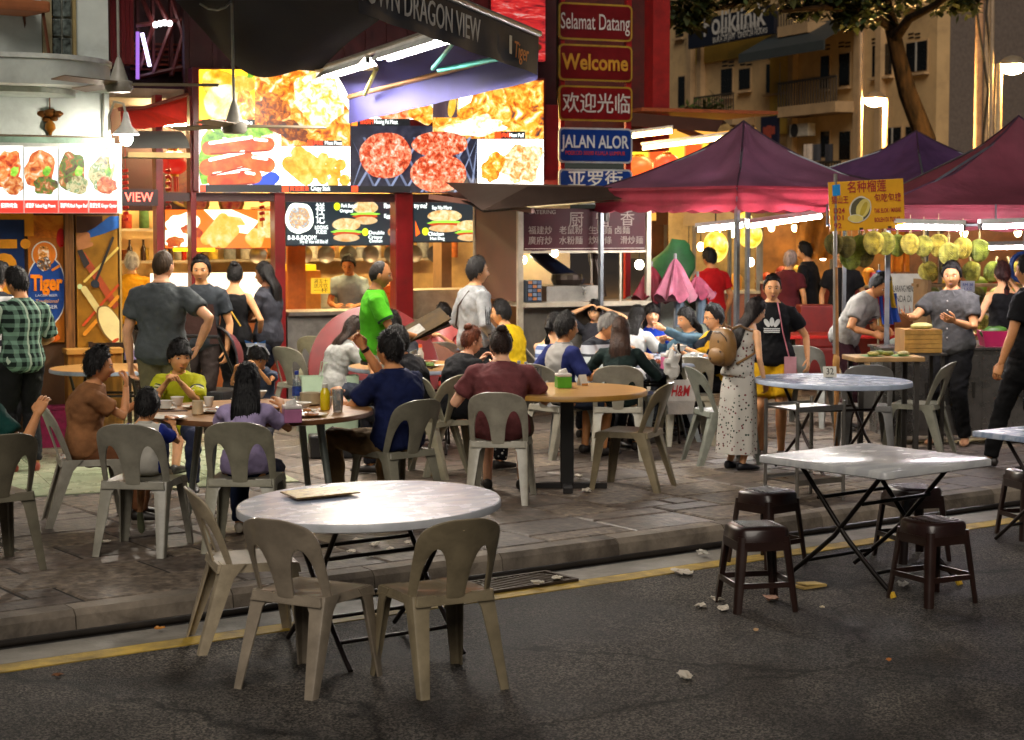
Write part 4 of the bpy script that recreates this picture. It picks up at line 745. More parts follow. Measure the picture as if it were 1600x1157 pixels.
def win(x0, y0, x1, y1, n=1, name='window'):
    a, b, zb, zt = arect(x0, y0, x1, y1); w = part(name, MB().bb(a - .06, b + .06, -.07, -.02, zb - .06, zt + .06), M_CR2, ab)
    part('pane', MB().bb(a, b, -.09, -.072, zb, zt), M_DW, w)
    for k in range(1, n): x = a + (b - a) * k / n; part('mullion', MB().bb(x - .04, x + .04, -.12, -.092, zb, zt), M('a8a298', .6), w)
    part('sill', MB().bb(a - .1, b + .1, -.25, -.02, zb - .16, zb - .07), M_CR2, w)
for q in ((1366, 70, 1396, 118, 2), (1419, 66, 1451, 112, 2), (1200, 98, 1245, 143, 2), (1285, 88, 1298, 138, 1), (1314, 84, 1330, 134, 1), (1129, 108, 1146, 150, 1), (1157, 108, 1174, 140, 1), (1058, 34, 1070, 58, 1), (1076, 32, 1090, 56, 1), (1385, 200, 1410, 250, 2), (1418, 198, 1445, 232, 2), (1366, -40, 1396, 10, 2), (1419, -44, 1451, 6, 2), (1285, 206, 1298, 246, 1), (1314, 206, 1331, 250, 1), (1062, 120, 1072, 168, 1)): win(*q)
for x0, y0 in ((1279, 70), (1311, 66), (1363, 60), (1420, 52), (1129, 96), (1157, 94), (1202, 84), (1222, 82)):
    for i in range(2):
        for j in range(2): a, b, zb, zt = arect(x0 + i * 10, y0 + j * 6, x0 + i * 10 + 8, y0 + j * 6 + 2.5); part('vent_slot', MB().bb(a, b, -.03, .02, zb, zt), M_DW, ab)
def balcony(x0, y0, x1, y1, deep=1.2, sl=6):
    a, b, zb, zt = arect(x0, y0, x1, y1); bl = part('balcony', MB().bb(a, b, -deep, -.02, zb - .45, zb), M_CR2, ab)
    n = int((b - a) / .22)
    for k in range(n + 1): x = a + (b - a) * k / n; part('railing_bar', MB().bb(x - .025, x + .025, -deep + .02, -deep + .07, zb + .003, zt), M('4a4034', .5), bl)
    part('handrail', MB().bb(a, b, -deep, -deep + .09, zt, zt + .08), M('3a3228', .5), bl)
balcony(1252, 128, 1344, 164); balcony(1118, 152, 1180, 184); balcony(1252, 4, 1300, 40); balcony(1305, 256, 1350, 272)
aw_a, aw_b, zb, zt = arect(1222, 44, 1360, 62); part('metal_awning', MB().add([(aw_a, -2.2, zb - .4), (aw_b, -2.2, zb - .4), (aw_b, -.02, zt + .3), (aw_a, -.02, zt + .3)], [(0, 1, 2, 3)]), M('2c3436', .6), ab, fix=False)
part('awning_fringe', MB().bb(aw_a, aw_b, -2.22, -2.18, zb - .8, zb - .4), M('3a4040', .6), ab)
for px, w in ((1244, 3.5), (1347, 4), (1381, 2), (1084, 3), (1100, 2.5)): a, zz = AF(px, 100); part('pilaster', MB().bb(a - .2, a + .2, -.3, -.015, 0, 20), M_CR2, ab)
sgn = obj('clinic_sign', MB().bb(*(lambda q: (q[0], q[1]))(arect(1104, 22, 1240, 66)), -1.0, -.8, *(arect(1104, 22, 1240, 66)[2:])).mesh(M('141826', .5)), ab); q = arect(1104, 22, 1240, 66)
WG = M('c8c4bc', .6); text('Poliklinik', (q[0] + q[1]) / 2 + .4, q[2] + (q[3] - q[2]) * .7, 1.5, WG, sgn, -1.02, (q[1] - q[0]) * .72, fat=.02); text('MEDICAL CLINIC', (q[0] + q[1]) / 2 + 1, q[2] + (q[3] - q[2]) * .36, .6, WG, sgn, -1.02, (q[1] - q[0]) * .5); text('BUKA 24 JAM · OPEN 24 HOURS', (q[0] + q[1]) / 2 + 1, q[2] + (q[3] - q[2]) * .14, .35, WG, sgn, -1.02, (q[1] - q[0]) * .62)
q = arect(1219, 183, 1246, 236); s2 = obj('shop_sign', MB().bb(q[0], q[1], -1, -.9, q[2], q[3]).mesh(M('1c1e34', .5)), ab); part('mark', MB().bb((q[0] + q[1]) / 2 - .18, (q[0] + q[1]) / 2 + .18, -1.03, -1.005, q[2] + .3, q[3] - .4).bb(q[0] + .25, q[1] - .25, -1.028, -1.006, (q[2] + q[3]) / 2 - .05, (q[2] + q[3]) / 2 + .3), M('a84a38', .5), s2)
q = arect(1255, 194, 1284, 214); part('air_conditioner', MB().bb(q[0], q[1], -.7, -.3, q[2], q[3]), M('c8c0b0', .5), ab, bevel=.04); part('fan_guard', MB().lathe([(.3, 0), (.3, .03)], 18, (0, 0, 0)), M('2a2826', .5), ab).matrix_local = Matrix.Translation((q[0] + .45, -.71, (q[2] + q[3]) / 2)) @ Matrix.Rotation(math.pi / 2, 4, 'X')
for px, c, w, h in ((1294, 'c8b8a8', 14, 32), (1308, '3a3a40', 12, 26), (1327, '2a2a30', 12, 30)):
    q = arect(px - w / 2, 226, px + w / 2, 226 + h); part('hanging_laundry', MB().grid(lambda u, v, q=q: Vector((q[0] + (q[1] - q[0]) * u, -1.0 + .06 * math.sin(u * 9), q[3] - (q[3] - q[2]) * v)), 6, 4), M(c, .8), ab, fix=False)
# darker block to the right, drainpipes
rb = bthing('dark_building', 'unlit dark building at the far right behind the street lamps', 'building'); x0 = D(1470, 0, 90); part('wall', MB().bb(BF(1530, 0, 80)[0], BF(1900, 0, 80)[0], 80, 81, 0, 22), M('241d18', .8, dirt=.3), rb)
for px in (1545, 1580): q = rect(px, 40, px + 14, 100, 80); part('window', MB().bb(q[0], q[1], 79.9, 79.98, q[2], q[3]), M('0c0b0b', .3), rb)
for (px, w, lb) in ((1526, 12, 'pinkish concrete utility pole wound with black cables'), (1538, 8, 'pale utility pole beside the pinkish one')):
    p = D(px, 300, 45); up = thing('utility_pole', lb, 'pole', (p.x, p.y, PZ)); r = w * 45 / FPX / 2
    part('shaft', MB().tube([(0, 0, 0), (0, 0, 9)], [r * 1.1, r], 12), M('a8886e' if px < 1530 else '96897a', .7, dirt=.4), up, smooth=True)
    part('cable', MB().tube([(r + .03, -.1, 0), (r + .1, -.1, 2), (r + .02, -.1, 4), (r + .12, -.1, 5.2), (-r, -.15, 7), (r, -.1, 9)], .03, 6), M('151312', .6), up)
for px, yt, d, lb in ((1367, 143, 46, 'lit bowl street lamp on a pole in front of the apartment'), (1582, 90, 37, 'lit bowl street lamp beside the dark building')):
    p = D(px, yt + 12, d); sl = thing('street_lamp', lb, 'street lamp', (p.x, p.y, PZ), BA); hz = p.z - PZ; side = 1 if px < 1500 else -1
    part('pole', MB().tube([(.32 * side, 0, 0), (.32 * side, 0, hz + .02)], [.09, .06], 12), M('b8a482', .5), sl, smooth=True)
    part('hood', MB().lathe([(.02, .2), (.16, .16), (.28, .04), (.28, 0)], 24, (0, 0, hz)), M('8a7a64', .4), sl, smooth=True)
    part('bowl', MB().lathe([(.26, 0), (.24, -.08), (.15, -.15), (.02, -.18)], 24, (0, 0, hz - .005)), E('ffc878', 1900 if px < 1500 else 900), sl, smooth=True)
    if px < 1500: part('flag_pole', MB().tube([(-.42, 0, 0), (-.42, 0, hz + 4)], .05, 8), M('a8937a', .5), sl, smooth=True)
    else: part('flag_pole', MB().tube([(-.42, .05, 0), (-.5, .05, hz + 4)], .05, 8), M('a8937a', .5), sl, smooth=True)
# ================================================================== street tree
M_BARK = M('241a10', .9, var=.7, scale=7, bump=1.0, bscale=18, spec=.1, stretch=(1, 1, .35)); M_LEAF = [M(c, .6, var=.3, scale=4) for c in ('2c3a12', '3c4a16', '1f2c10')]
def leaf_cloud(mb, c, r, n, size, seed):
    rnd = random.Random(seed)
    for _ in range(n):
        v = Vector((rnd.gauss(0, 1), rnd.gauss(0, 1), rnd.gauss(0, .7))); v = v.normalized() * r * rnd.random() ** .45; p = Vector(c) + Vector((v.x, v.y, v.z * .7))
        a = Vector((rnd.uniform(-1, 1), rnd.uniform(-1, 1), rnd.uniform(-.8, .3))).normalized(); x, y = frame(a); L_ = size * rnd.uniform(.6, 1.3); w = L_ * .28; mb.mat(rnd.randrange(3))
        mb.add([p, p + a * L_ * .5 + x * w, p + a * L_, p + a * L_ * .5 - x * w], [(0, 1, 2, 3)])
tb = D(1447, 230, 40); tr = thing('street_tree', 'leaning street tree with dark crown over the tents', 'tree', (tb.x, tb.y, PZ))
tp = [D(1470, 330, 40), D(1447, 220, 40), D(1418, 145, 40), D(1404, 90, 40), D(1393, 40, 40), D(1382, -20, 40)]; O_ = Vector((tb.x, tb.y, PZ)); tp = [p - O_ for p in tp]; tp[0] = Vector((.4, 0, 0)); tp.insert(1, D(1458, 262, 40) - O_)
part('trunk', MB().tube(tp, [.36, .25, .22, .2, .17, .16, .13], 14), M_BARK, tr, smooth=True)
for pts, r in (([(1397, 62), (1420, 30), (1462, 8), (1500, -20)], .1), ([(1394, 45), (1350, 15), (1290, 12), (1220, 18)], .09), ([(1390, 20), (1300, -10), (1200, -6), (1120, 14)], .09), ([(1200, -6), (1150, 10), (1100, 18)], .05)):
    part('limb', MB().tube([D(x, y, 40 - i * .8) - O_ for i, (x, y) in enumerate(pts)], [r * 1.3, r, r * .8, r * .5][:len(pts)], 8), M_BARK, tr, smooth=True)
lm_ = MB(); rnd = random.Random(3)
for k, (x, y, d, r) in enumerate(((1070, 10, 38, .7), (1085, 22, 38, .4), (1120, -18, 38, .6), (1160, -14, 38, .5), (1205, -22, 38, .7), (1250, 12, 39, .35), (1280, 2, 39, .6), (1310, -8, 39, .8), (1345, 20, 39, .5), (1365, 0, 40, .8), (1400, -25, 40, .9), (1440, -15, 40, .7), (1480, -10, 41, .7), (1505, 8, 41, .4), (1180, -40, 38, 1.2), (1280, -50, 39, 1.4), (1390, -70, 40, 1.5), (1480, -60, 41, 1.2), (1080, -45, 38, 1.2), (1325, 28, 39, .35), (1076, 36, 38, .3))): leaf_cloud(lm_, D(x, y, d) - O_, r, int(260 * r / .7), .26, k)
part('crown', lm_, M_LEAF, tr, fix=False, kind='stuff')
for px, py, lb, sc in ((1105, 172, 'potted shrub on the apartment ledge', 1), (1078, 180, 'yellow green shrub behind the lit eave', .8)):
    p = D(px, py, 60); sh = thing('shrub', lb, 'plant', p - Vector((0, 0, .6))); mb = MB(); leaf_cloud(mb, (0, 0, .6), .7 * sc, 220, .3, px); part('foliage', mb, M_LEAF, sh, fix=False, kind='stuff'); part('stem', MB().tube([(0, 0, 0), (0, 0, .6)], .04, 6), M_BARK, sh); part('planter', MB().lathe([(.3, -3.4), (.35, 0)], 12), M('8a7a66', .8), sh)
# ================================================================== far market stalls (warm lights)
def stall(px0, px1, d, label, col, awn, bulbs=4, zc=1.0, k=0):
    a, b = D(px0, 345, d), D(px1, 345, d); w = (b - a).length; t = thing('food_stall', label, 'stall', (a.x, a.y, PZ), math.atan2(b.y - a.y, b.x - a.x)); rn = random.Random(k)
    part('counter', MB().bb(0, w, 0, .6, 0, zc), M(col, .5, dirt=.3), t, bevel=.01); part('counter_top', MB().bb(-.03, w + .03, -.05, .65, zc + .002, zc + .04), M('c8b898', .35, .4), t)
    part('backdrop', MB().bb(-.2, w + .2, 1.8, 1.85, 0, 2.5), M(awn, .6, var=.4, scale=3), t)
    part('awning', MB().add([(-.2, -.5, 2.15), (w + .2, -.5, 2.15), (w + .2, 1.8, 2.6), (-.2, 1.8, 2.6)], [(0, 1, 2, 3)]), M(awn, .6, var=.2), t, fix=False); part('awning_valance', MB().bb(-.2, w + .2, -.52, -.5, 1.93, 2.15), M(awn, .6), t)
    for x in (0, w): part('post', MB().bb(x - .025, x + .025, -.03, .02, zc, 2.2), M('8a8478', .4, .5), t)
    for i in range(bulbs):
        x = w * (i + .5) / bulbs; z = rn.uniform(1.6, 1.9); part('bulb', MB().ell((x, .2, z), (.05, .05, .065), 10, 8), E('ffe6a8', 14, False), t, smooth=True); part('bulb_cord', MB().tube([(x, .2, z), (x, .2, 2.2)], .008, 5), M('1a1614', .6), t)
    for i in range(int(w / .24)):
        x = .12 + i * .24; h = rn.uniform(.05, .2); part('food_tray', MB().lathe([(.08, 0), (.1, h), (.06, h + .05), (.01, h + .07)], 10, (x, .25, zc + .042)), M(rn.choice(('d8901c', 'c84a18', 'e8c840', '7a9a2c', 'e0d8c8', 'a8341c')), .45), t, smooth=True)
    part('added_strip_lamp', MB().tube([(.1, .4, 2.12), (w - .1, .4, 2.12)], .025, 6), E('ffdfa4', 55), t)  # added lamp under the awning that lights the stall
    return t
stall(1085, 1185, 25, 'bright food stall with hanging bulbs behind the purple tent', '9a5a3a', 'b89a62', 4, k=1); stall(1190, 1300, 29, 'orange canopied stall behind the black shirted woman', '8a3a2a', 'b07a3c', 3, k=2); stall(1040, 1092, 31, 'dim stall behind the pink umbrellas', '8a5a2c', '7a4a24', 2, k=3); stall(1300, 1400, 27, 'red fronted stall behind the durian cutter', '8a2a20', 'b8803c', 3, k=4); stall(1390, 1480, 33, 'far stall seen under the red tent', '7a5a44', '9a7a54', 2, k=5); stall(1470, 1640, 24, 'back stall under the red tent with pale wall', 'b8b0a8', '8a5a3c', 2, k=6)
def glow_lantern(px, py, d, rx, rz, lb):
    p = D(px, py, d); t = thing('glowing_lantern', lb, 'lantern', p); part('shade', MB().ell((0, 0, 0), (rx, rx, rz), 18, 12), PR(('ff9a10', 'ffc030', 'ffe468', 'fff4b8'), 9, 2.2, 3, .5), t, smooth=True)
    part('cap', MB().lathe([(rx * .3, rz * .95), (rx * .25, rz * 1.08)], 10), M('3a2a18', .5), t); part('cord', MB().tube([(0, 0, rz), (0, 0, rz + .6)], .01, 5), M('2a201a', .6), t)
glow_lantern(1118, 386, 23, .16, .20, 'big glowing yellow lantern under the tent tube'); glow_lantern(1172, 368, 23.5, .16, .17, 'glowing pale lantern right of the yellow one'); glow_lantern(1163, 345, 24.5, .11, .13, 'small glowing lantern between the two big ones')
for k, (px, py, d, lb) in enumerate(((1076, 402, 26, 'bare white bulb beside the green parasol'), (1172, 410, 24, 'bare bulb right of the yellow lantern'), (1286, 401, 26, 'bare bulb left of the hanging durians'), (999, 414, 22, 'bare bulb behind the kiosk window'))):
    t = thing('bare_bulb', lb, 'bulb', D(px, py, d)); part('globe', MB().ell((0, 0, 0), (.055, .055, .06), 12, 9), E('fff2d0', 16, False), t, smooth=True); part('cord', MB().tube([(0, 0, .05), (0, 0, .9)], .006, 5), M('1a1614', .6), t)
# orange sheets, notice banner
for px0, py0, px1, py1, d, c, lb in ((1245, 340, 1300, 405, 25.5, 'c8801c', 'hanging orange plastic sheet behind the yellow sign'), (1044, 350, 1082, 378, 27, 'c89a20', 'yellow shop banner above the green parasol'), (1390, 345, 1420, 425, 22.5, 'd07818', 'orange tarpaulin hanging behind the durian sign')):
    a, b = D(px0, py0, d), D(px1, py1, d); t = thing('hanging_sheet', lb, 'sheet', (0, 0, 0)); part('cloth', MB().grid(lambda u, v: Vector((a.x + (b.x - a.x) * u, d + .05 * math.sin(u * 14 + v * 3), a.z + (b.z - a.z) * v)), 14, 6), M(c, .6, var=.3), t, smooth=True, fix=False); part('rail', MB().tube([(a.x, d, a.z), (b.x, d, a.z)], .015, 6), M('6a5a48', .5), t)
a, b = D(1392, 428, 21.5), D(1432, 490, 21.5); nb_ = thing('notice_banner', 'white notice banner with black capital letters and red arrows', 'banner', (a.x, 21.5, 0)); w = b.x - a.x
part('cloth', MB().bb(-.05, w + .1, 0, .01, b.z, a.z), M('c8c6bc', .6), nb_); text('DILARANG MENA', w * .45, a.z - .18, .11, M('1c1a1a', .6), nb_, -.005, w * .95); text('ANDA DI', w * .45, a.z - .3, .11, M('1c1a1a', .6), nb_, -.005, w * .7)
for k in range(4): part('arrow', MB().poly([(w * (.1 + k * .2), -.004, a.z - .36), (w * (.16 + k * .2), -.004, a.z - .42), (w * (.12 + k * .2), -.004, a.z - .42), (w * (.16 + k * .2), -.004, a.z - .48)], 0), M('b82a24', .6), nb_, fix=False)
# ================================================================== furniture
# ---------------- moulded plastic chair (seat at 0.44 m, faces local +Y)
def chair_back():
    """tall curved back with two arched openings, a centre splat and side stiles"""
    V, F = [], []; Z0, ZA, ZT = .405, .665, .80                      # seat, arch tops, top edge
    def half_w(z): t = (z - Z0) / (ZT - Z0); return .205 + .005 * math.sin(t * 3) if z < .70 else .205 * math.sqrt(max(0, 1 - ((z - .70) / .103) ** 2.6)) * .985 + .003
    def pos(x, z): t = (z - Z0) / (ZT - Z0); hw = .21; return (x, -.185 - .115 * t - .02 * t * t + .075 * (abs(x) / hw) ** 2.2 * (1 - .25 * t), z)
    def hole(z):                                                    # outer and inner edge of the opening at height z
        t = (z - Z0) / (ZA - Z0); w = math.sqrt(max(0, 1 - max(0, (t - .45) / .55) ** 2)); mid = .108 + .008 * t; hw = (.048 + .018 * (1 - t)) * w; return mid + hw, mid - hw
    zs = [Z0 + (ZA - Z0) * (1 - (1 - i / 12) ** 1.6) for i in range(13)]; idx = {}
    def row(xs, z):
        out = []
        for x in xs:
            k = (round(x, 5), round(z, 5))
            if k not in idx: idx[k] = len(V); V.append(pos(x, z))
            out.append(idx[k])
        return out
    lin_ = lambda a, b, n: [a + (b - a) * i / n for i in range(n + 1)]
    def strip(fa, fb, n, zl):
        rows = [row(lin_(fa(z), fb(z), n), z) for z in zl]
        for a, b in zip(rows, rows[1:]):
            for i in range(n): F.append((a[i], a[i + 1], b[i + 1], b[i]))
    strip(lambda z: -half_w(z), lambda z: -hole(z)[0], 3, zs); strip(lambda z: -hole(z)[1], lambda z: hole(z)[1], 5, zs); strip(lambda z: hole(z)[0], half_w, 3, zs)
    # band above the openings shares the row of the arch tops
    m = hole(ZA)[0]; top = [ZA, .69, .715, .74, .76, .775, .787, .795, .8]
    rows = []
    for z in top:
        k = half_w(z) / half_w(ZA); xs = lin_(-half_w(ZA), -m, 3) + lin_(-m, m, 5)[1:] + lin_(m, half_w(ZA), 3)[1:]; rows.append(row([x * k for x in xs], z))
    for a, b in zip(rows, rows[1:]):
        for i in range(len(a) - 1): F.append((a[i], a[i + 1], b[i + 1], b[i]))
    me = bpy.data.meshes.new('backrest'); me.from_pydata(V, [], F); return me
def solid(me, th, mat, off=-1, sub=0, rim=0):
    o = bpy.data.objects.new('tmp', me); COL.objects.link(o); m = o.modifiers.new('s', 'SOLIDIFY'); m.thickness = th; m.offset = off; m.use_even_offset = True
    if sub: b = o.modifiers.new('b', 'BEVEL'); b.width = th * .3; b.segments = 2; b.limit_method = 'ANGLE'; b.angle_limit = R(50)
    bpy.context.view_layer.update(); r = bpy.data.meshes.new_from_object(o.evaluated_get(bpy.context.evaluated_depsgraph_get())); bpy.data.objects.remove(o)
    r.materials.clear(); r.materials.append(mat); r.shade_smooth(); r.set_sharp_from_angle(angle=R(40)); return r
def chair_parts(mat):
    back = solid(chair_back(), .011, mat, 0, 1)
    def seat_f(u, v):
        x = (u - .5) * .42; y = -.2 + v * .42; e = max(abs(u - .5) * 2, abs(v - .5) * 2); w = 1 - .06 * (1 - v); z = .438 - .016 * (1 - (2 * u - 1) ** 2) * math.sin(math.pi * min(1, v * 1.1)) - .012 * max(0, v - .85) / .15
        if e > .97: z -= .035
        return Vector((x * w, y, z))
    us = [0, .004, .02, .06] + [.06 + .88 * i / 12 for i in range(1, 13)] + [.98, .996, 1]
    mb = MB(); n = len(us) - 1; vs = [seat_f(us[i], us[j]) for j in range(n + 1) for i in range(n + 1)]
    mb.add(vs, [(j * (n + 1) + i, j * (n + 1) + i + 1, (j + 1) * (n + 1) + i + 1, (j + 1) * (n + 1) + i) for j in range(n) for i in range(n)])
    seat = solid(mb.mesh(mat), .008, mat, -1, 0)
    def leg(top, bot, sx, sy, w0, w1):                                # angle-section leg: two flanges meeting at the outer corner
        rings = []
        for k in range(7):
            t = k / 6; p = lerp(Vector(top), Vector(bot), t); w = w0 + (w1 - w0) * t + (.035 * (1 - t * 6) if t < .167 else 0); th = .009; r = .012
            prof = [(0, r), (0, w), (th, w), (th, r + th * .6), (r + th * .6, th), (w, th), (w, 0), (r, 0), (r * .3, r * .3)]
            rings.append([p + Vector((-sx * a, -sy * b, 0)) for a, b in prof])
        m = MB().loft(rings).mesh(mat); m.shade_smooth(); m.set_sharp_from_angle(angle=R(30)); return m
    legs = [leg((sx * .205, .205, .432), (sx * .235, .25, 0), sx, 1, .078, .044) for sx in (-1, 1)] + [leg((sx * .208, -.175, .44), (sx * .225, -.30, 0), sx, -1, .085, .046) for sx in (-1, 1)]
    return back, seat, legs
CH = {}
def chair(loc, yaw, label, color='8d8672', grp=None, z=PZ, tilt=0):
    if color not in CH:
        m = M(color, .34, var=.22, scale=7, dirt=.38, coat=.15, bump=.12, bscale=45); b, s_, l = chair_parts(m)
        CH[color] = (b, s_, l)
    b, s_, l = CH[color]; t = thing('plastic_chair', label, 'chair', (loc[0], loc[1], z), R(yaw), grp)
    obj('backrest', b, t); obj('seat', s_, t)
    for q in l: obj('leg', q, t)
    return t
GREY, TAN, WHT = '96927f', '9e9078', 'b2babc'
CHAIRS = [  # base pixel, surface, yaw, label, colour
    ((392, 1003), 0, -72, 'tan plastic chair turned sideways left of the round white road table', TAN),
    ((487, 1063), 0, -30, 'left of two tan plastic chairs backing onto the open road at the white table', TAN),
    ((683, 1063), 0, 28, 'right of two tan plastic chairs backing onto the open road at the white table', TAN),
    ((226, 858), PZ, -8, 'grey plastic chair under the toddler', GREY), ((386, 853), PZ, -3, 'grey plastic chair under the girl in lavender', GREY),
    ((140, 815), PZ, -72, 'grey plastic chair under the woman in brown', GREY), ((618, 800), PZ, 42, 'grey plastic chair under the man in navy', GREY),
    ((664, 742), PZ, 66, 'grey plastic chair under the diner in black beside the man in navy', GREY), ((706, 738), PZ, -70, 'grey plastic chair under the red haired woman', GREY),
    ((783, 780), PZ, -6, 'grey plastic chair under the person in maroon', GREY), ((985, 762), PZ, 68, 'worn tan plastic chair empty at the yellow round table', '9a8b6c'),
    ((965, 714), PZ, -3, 'grey plastic chair under the woman in dark green', GREY), ((1072, 692), PZ, 4, 'grey plastic chair with a shopping bag hung on it', GREY),
    ((1130, 722), PZ, -76, 'empty grey plastic chair beside the girl with the backpack', '82867c'), ((1350, 712), PZ, -4, 'empty grey plastic chair with its back to the kerb at table 32', '8f8e84'),
    ((1432, 708), PZ, 62, 'empty grey plastic chair beside the man in grey at table 32', '8f8e84'), ((1262, 664), PZ, -22, 'grey plastic chair beyond table 32 next to the yellow shorts', '8f9088'),
    ((1268, 602), PZ, 0, 'white plastic chair in front of the red bench', WHT), ((505, 640), PZ, -12, 'pale plastic chair by the leaning red tabletop', 'a8a48c'),
    ((478, 668), PZ, -40, 'pale plastic chair beside the green bag', 'a8a48c'), ((-16, 885), PZ, 38, 'brownish plastic chair cut by the left edge', '7f7866'),
    ((905, 706), PZ, 170, 'white plastic chair tucked behind the yellow round table', WHT), ((1035, 688), PZ, 104, 'white plastic chair beside the yellow table rim', WHT),
    ((745, 640), PZ, 0, 'grey plastic chair at the back table under the yellow shirt', GREY), ((680, 655), PZ, 12, 'grey plastic chair at the tan table', GREY),
    ((1400, 640), PZ, 10, 'grey plastic chair behind the durian board', '9aa09c'), ((876, 712), PZ, -50, 'pale chair under the boy in navy sleeves', GREY)]
def jit(c, k): r_ = random.Random(k); f = r_.choice((.88, .96, 1.04, 1.1)); g = r_.choice((-5, 0, 5)); return '%02x%02x%02x' % tuple(max(0, min(255, int(int(c[i:i + 2], 16) * f + (g if i == 4 else 0)))) for i in (0, 2, 4))
for kk, ((px, py), z, yaw, lb, c) in enumerate(CHAIRS): c = jit(c, kk); p = G(px, py, z); chair((p.x, p.y), yaw, lb, c, z=z)
# stacked red chairs far by the grill shop
for k in range(3):
    p = D(690, 500, 18.0); chair((p.x, p.y), 175, ('red plastic chair at the bottom of the stack by the kiosk', 'red plastic chair in the middle of the stack by the kiosk', 'red plastic chair on top of the stack by the kiosk')[k], 'a02a22', 'stacked red chairs', z=PZ + .09 * k)
# ---------------- round tables
def marble(base, vein, sc=1.6, rough=.22):
    m, nt, b = newmat('tabletop'); L = nt.links; tc = nd(nt, 'TexCoord'); mp = nd(nt, 'Mapping'); mp.inputs['Scale'].default_value = (1, 2.6, 1); mp.inputs['Rotation'].default_value = (0, 0, .5); L.new(tc.outputs['Object'], mp.inputs[0])
    n = nd(nt, 'TexNoise', Scale=sc * 2, Detail=6.0, Distortion=1.6); L.new(mp.outputs[0], n.inputs['Vector']); r = nd(nt, 'ValToRGB'); e = r.color_ramp.elements; e[0].position = .4; e[1].position = .58; e[0].color = lin(vein); e[1].color = lin(base); L.new(n.outputs['Fac'], r.inputs[0]); L.new(r.outputs[0], b.inputs['Base Color'])
    n2 = nd(nt, 'TexNoise', Scale=9.0, Detail=5.0); L.new(tc.outputs['Object'], n2.inputs['Vector']); q = nd(nt, 'MapRange'); q.inputs[3].default_value = rough - .08; q.inputs[4].default_value = rough + .16; L.new(n2.outputs['Fac'], q.inputs[0]); L.new(q.outputs[0], b.inputs['Roughness']); return m
def wood(base, dark, rough=.3):
    m, nt, b = newmat('wood'); L = nt.links; tc = nd(nt, 'TexCoord'); mp = nd(nt, 'Mapping'); mp.inputs['Scale'].default_value = (1, 12, 1); L.new(tc.outputs['Object'], mp.inputs[0]); n = nd(nt, 'TexNoise', Scale=3.0, Detail=6.0, Distortion=.5); L.new(mp.outputs[0], n.inputs['Vector']); r = nd(nt, 'ValToRGB'); e = r.color_ramp.elements; e[0].position = .3; e[1].position = .7; e[0].color = lin(dark); e[1].color = lin(base); L.new(n.outputs['Fac'], r.inputs[0]); L.new(r.outputs[0], b.inputs['Base Color']); b.inputs['Roughness'].default_value = rough; return m
M_MW = marble('d4daea', 'a4b2d0'); M_MW2 = marble('b8c2d2', '8b9ab4'); M_TAN = wood('b98d52', '9a703c'); M_BRN = wood('a87a48', '7f5530'); M_SQ = marble('c4c4c2', 'b0b0b2', 1.2, .2); M_STEEL = M('3a3230', .4, .7, dirt=.3)
M_WHP = M('b8babd', .35)
def table_top(t, r, h, mat, edge, th=.035, n=64):
    part('tabletop', MB().mat(0).lathe([(r * .97, h - th), (r, h - th + .006), (r, h - .008), (r * .992, h)], n), [edge], t, smooth=True); part('surface', MB().lathe([(r * .99, h - .003), (r * .985, h + .0015)], n), mat, t)
def fold_legs(t, h, spread=.42, half=.3, rr=.013, m=None):
    m = m or M_STEEL
    for s in (-1, 1):                                              # two crossed tube pairs
        for q in (-1, 1): part('leg', MB().tube([(s * half, -q * spread * .75, h), (s * half * .98, q * spread * .12, h * .42), (s * half, q * spread * .62, .12), (s * half, q * spread * .95, rr)], rr, 8), m, t, smooth=True)
    for q in (-1, 1): part('crossbar', MB().tube([(-half, q * spread * .62, .12), (half, q * spread * .62, .12)], rr * .8, 8), m, t, smooth=True); part('crossbar', MB().tube([(-half, -q * spread * .4, h * .73), (half, -q * spread * .4, h * .73)], rr * .8, 8), m, t, smooth=True)
p = G(583, 783, .74); t = thing('round_table', 'round white marble patterned folding table standing on the road', 'table', (p.x, p.y, 0), rot=(0, R(-1.7), .5)); table_top(t, .655, .74, M_MW, M_WHP, .042); fold_legs(t, .70, .42, .3)
p = G(405, 641, PZ + .74); FT = Vector((p.x, p.y, PZ)); t = thing('round_table', 'brown round table crowded with the family\'s dishes', 'table', FT, .3); table_top(t, .76, .74, M_BRN, M('6a4526', .4), .035)
for s in (-1, 1):
    for q in (-1, 1): part('leg', MB().tube([(s * .34, q * .34, .71), (s * .42, q * .42, 0)], [.028, .02], 10), M('8e948c', .4, .6), t, smooth=True)
p = G(886, 609, PZ + .74); YT = Vector((p.x, p.y, PZ)); t = thing('round_table', 'tan round table with green tissue box and black pedestal', 'table', YT); table_top(t, .60, .74, M_TAN, M('a57a34', .4), .04); part('pedestal', MB().bb(-.05, .05, -.05, .05, .03, .70), M('14110f', .4), t, bevel=.006); part('foot', MB().box((0, 0, .02), (.6, .07, .04)).box((0, 0, .021), (.07, .6, .038)), M('1a1614', .4), t)
p = G(1300, 593.5, PZ + .74); T32 = Vector((p.x, p.y, PZ)); t = thing('round_table', 'round pale blue folding table carrying the number 32', 'table', T32, rot=(0, R(.9), .35)); table_top(t, .62, .74, M_MW2, M('a8b4c8', .35), .04); fold_legs(t, .70, .42, .28)
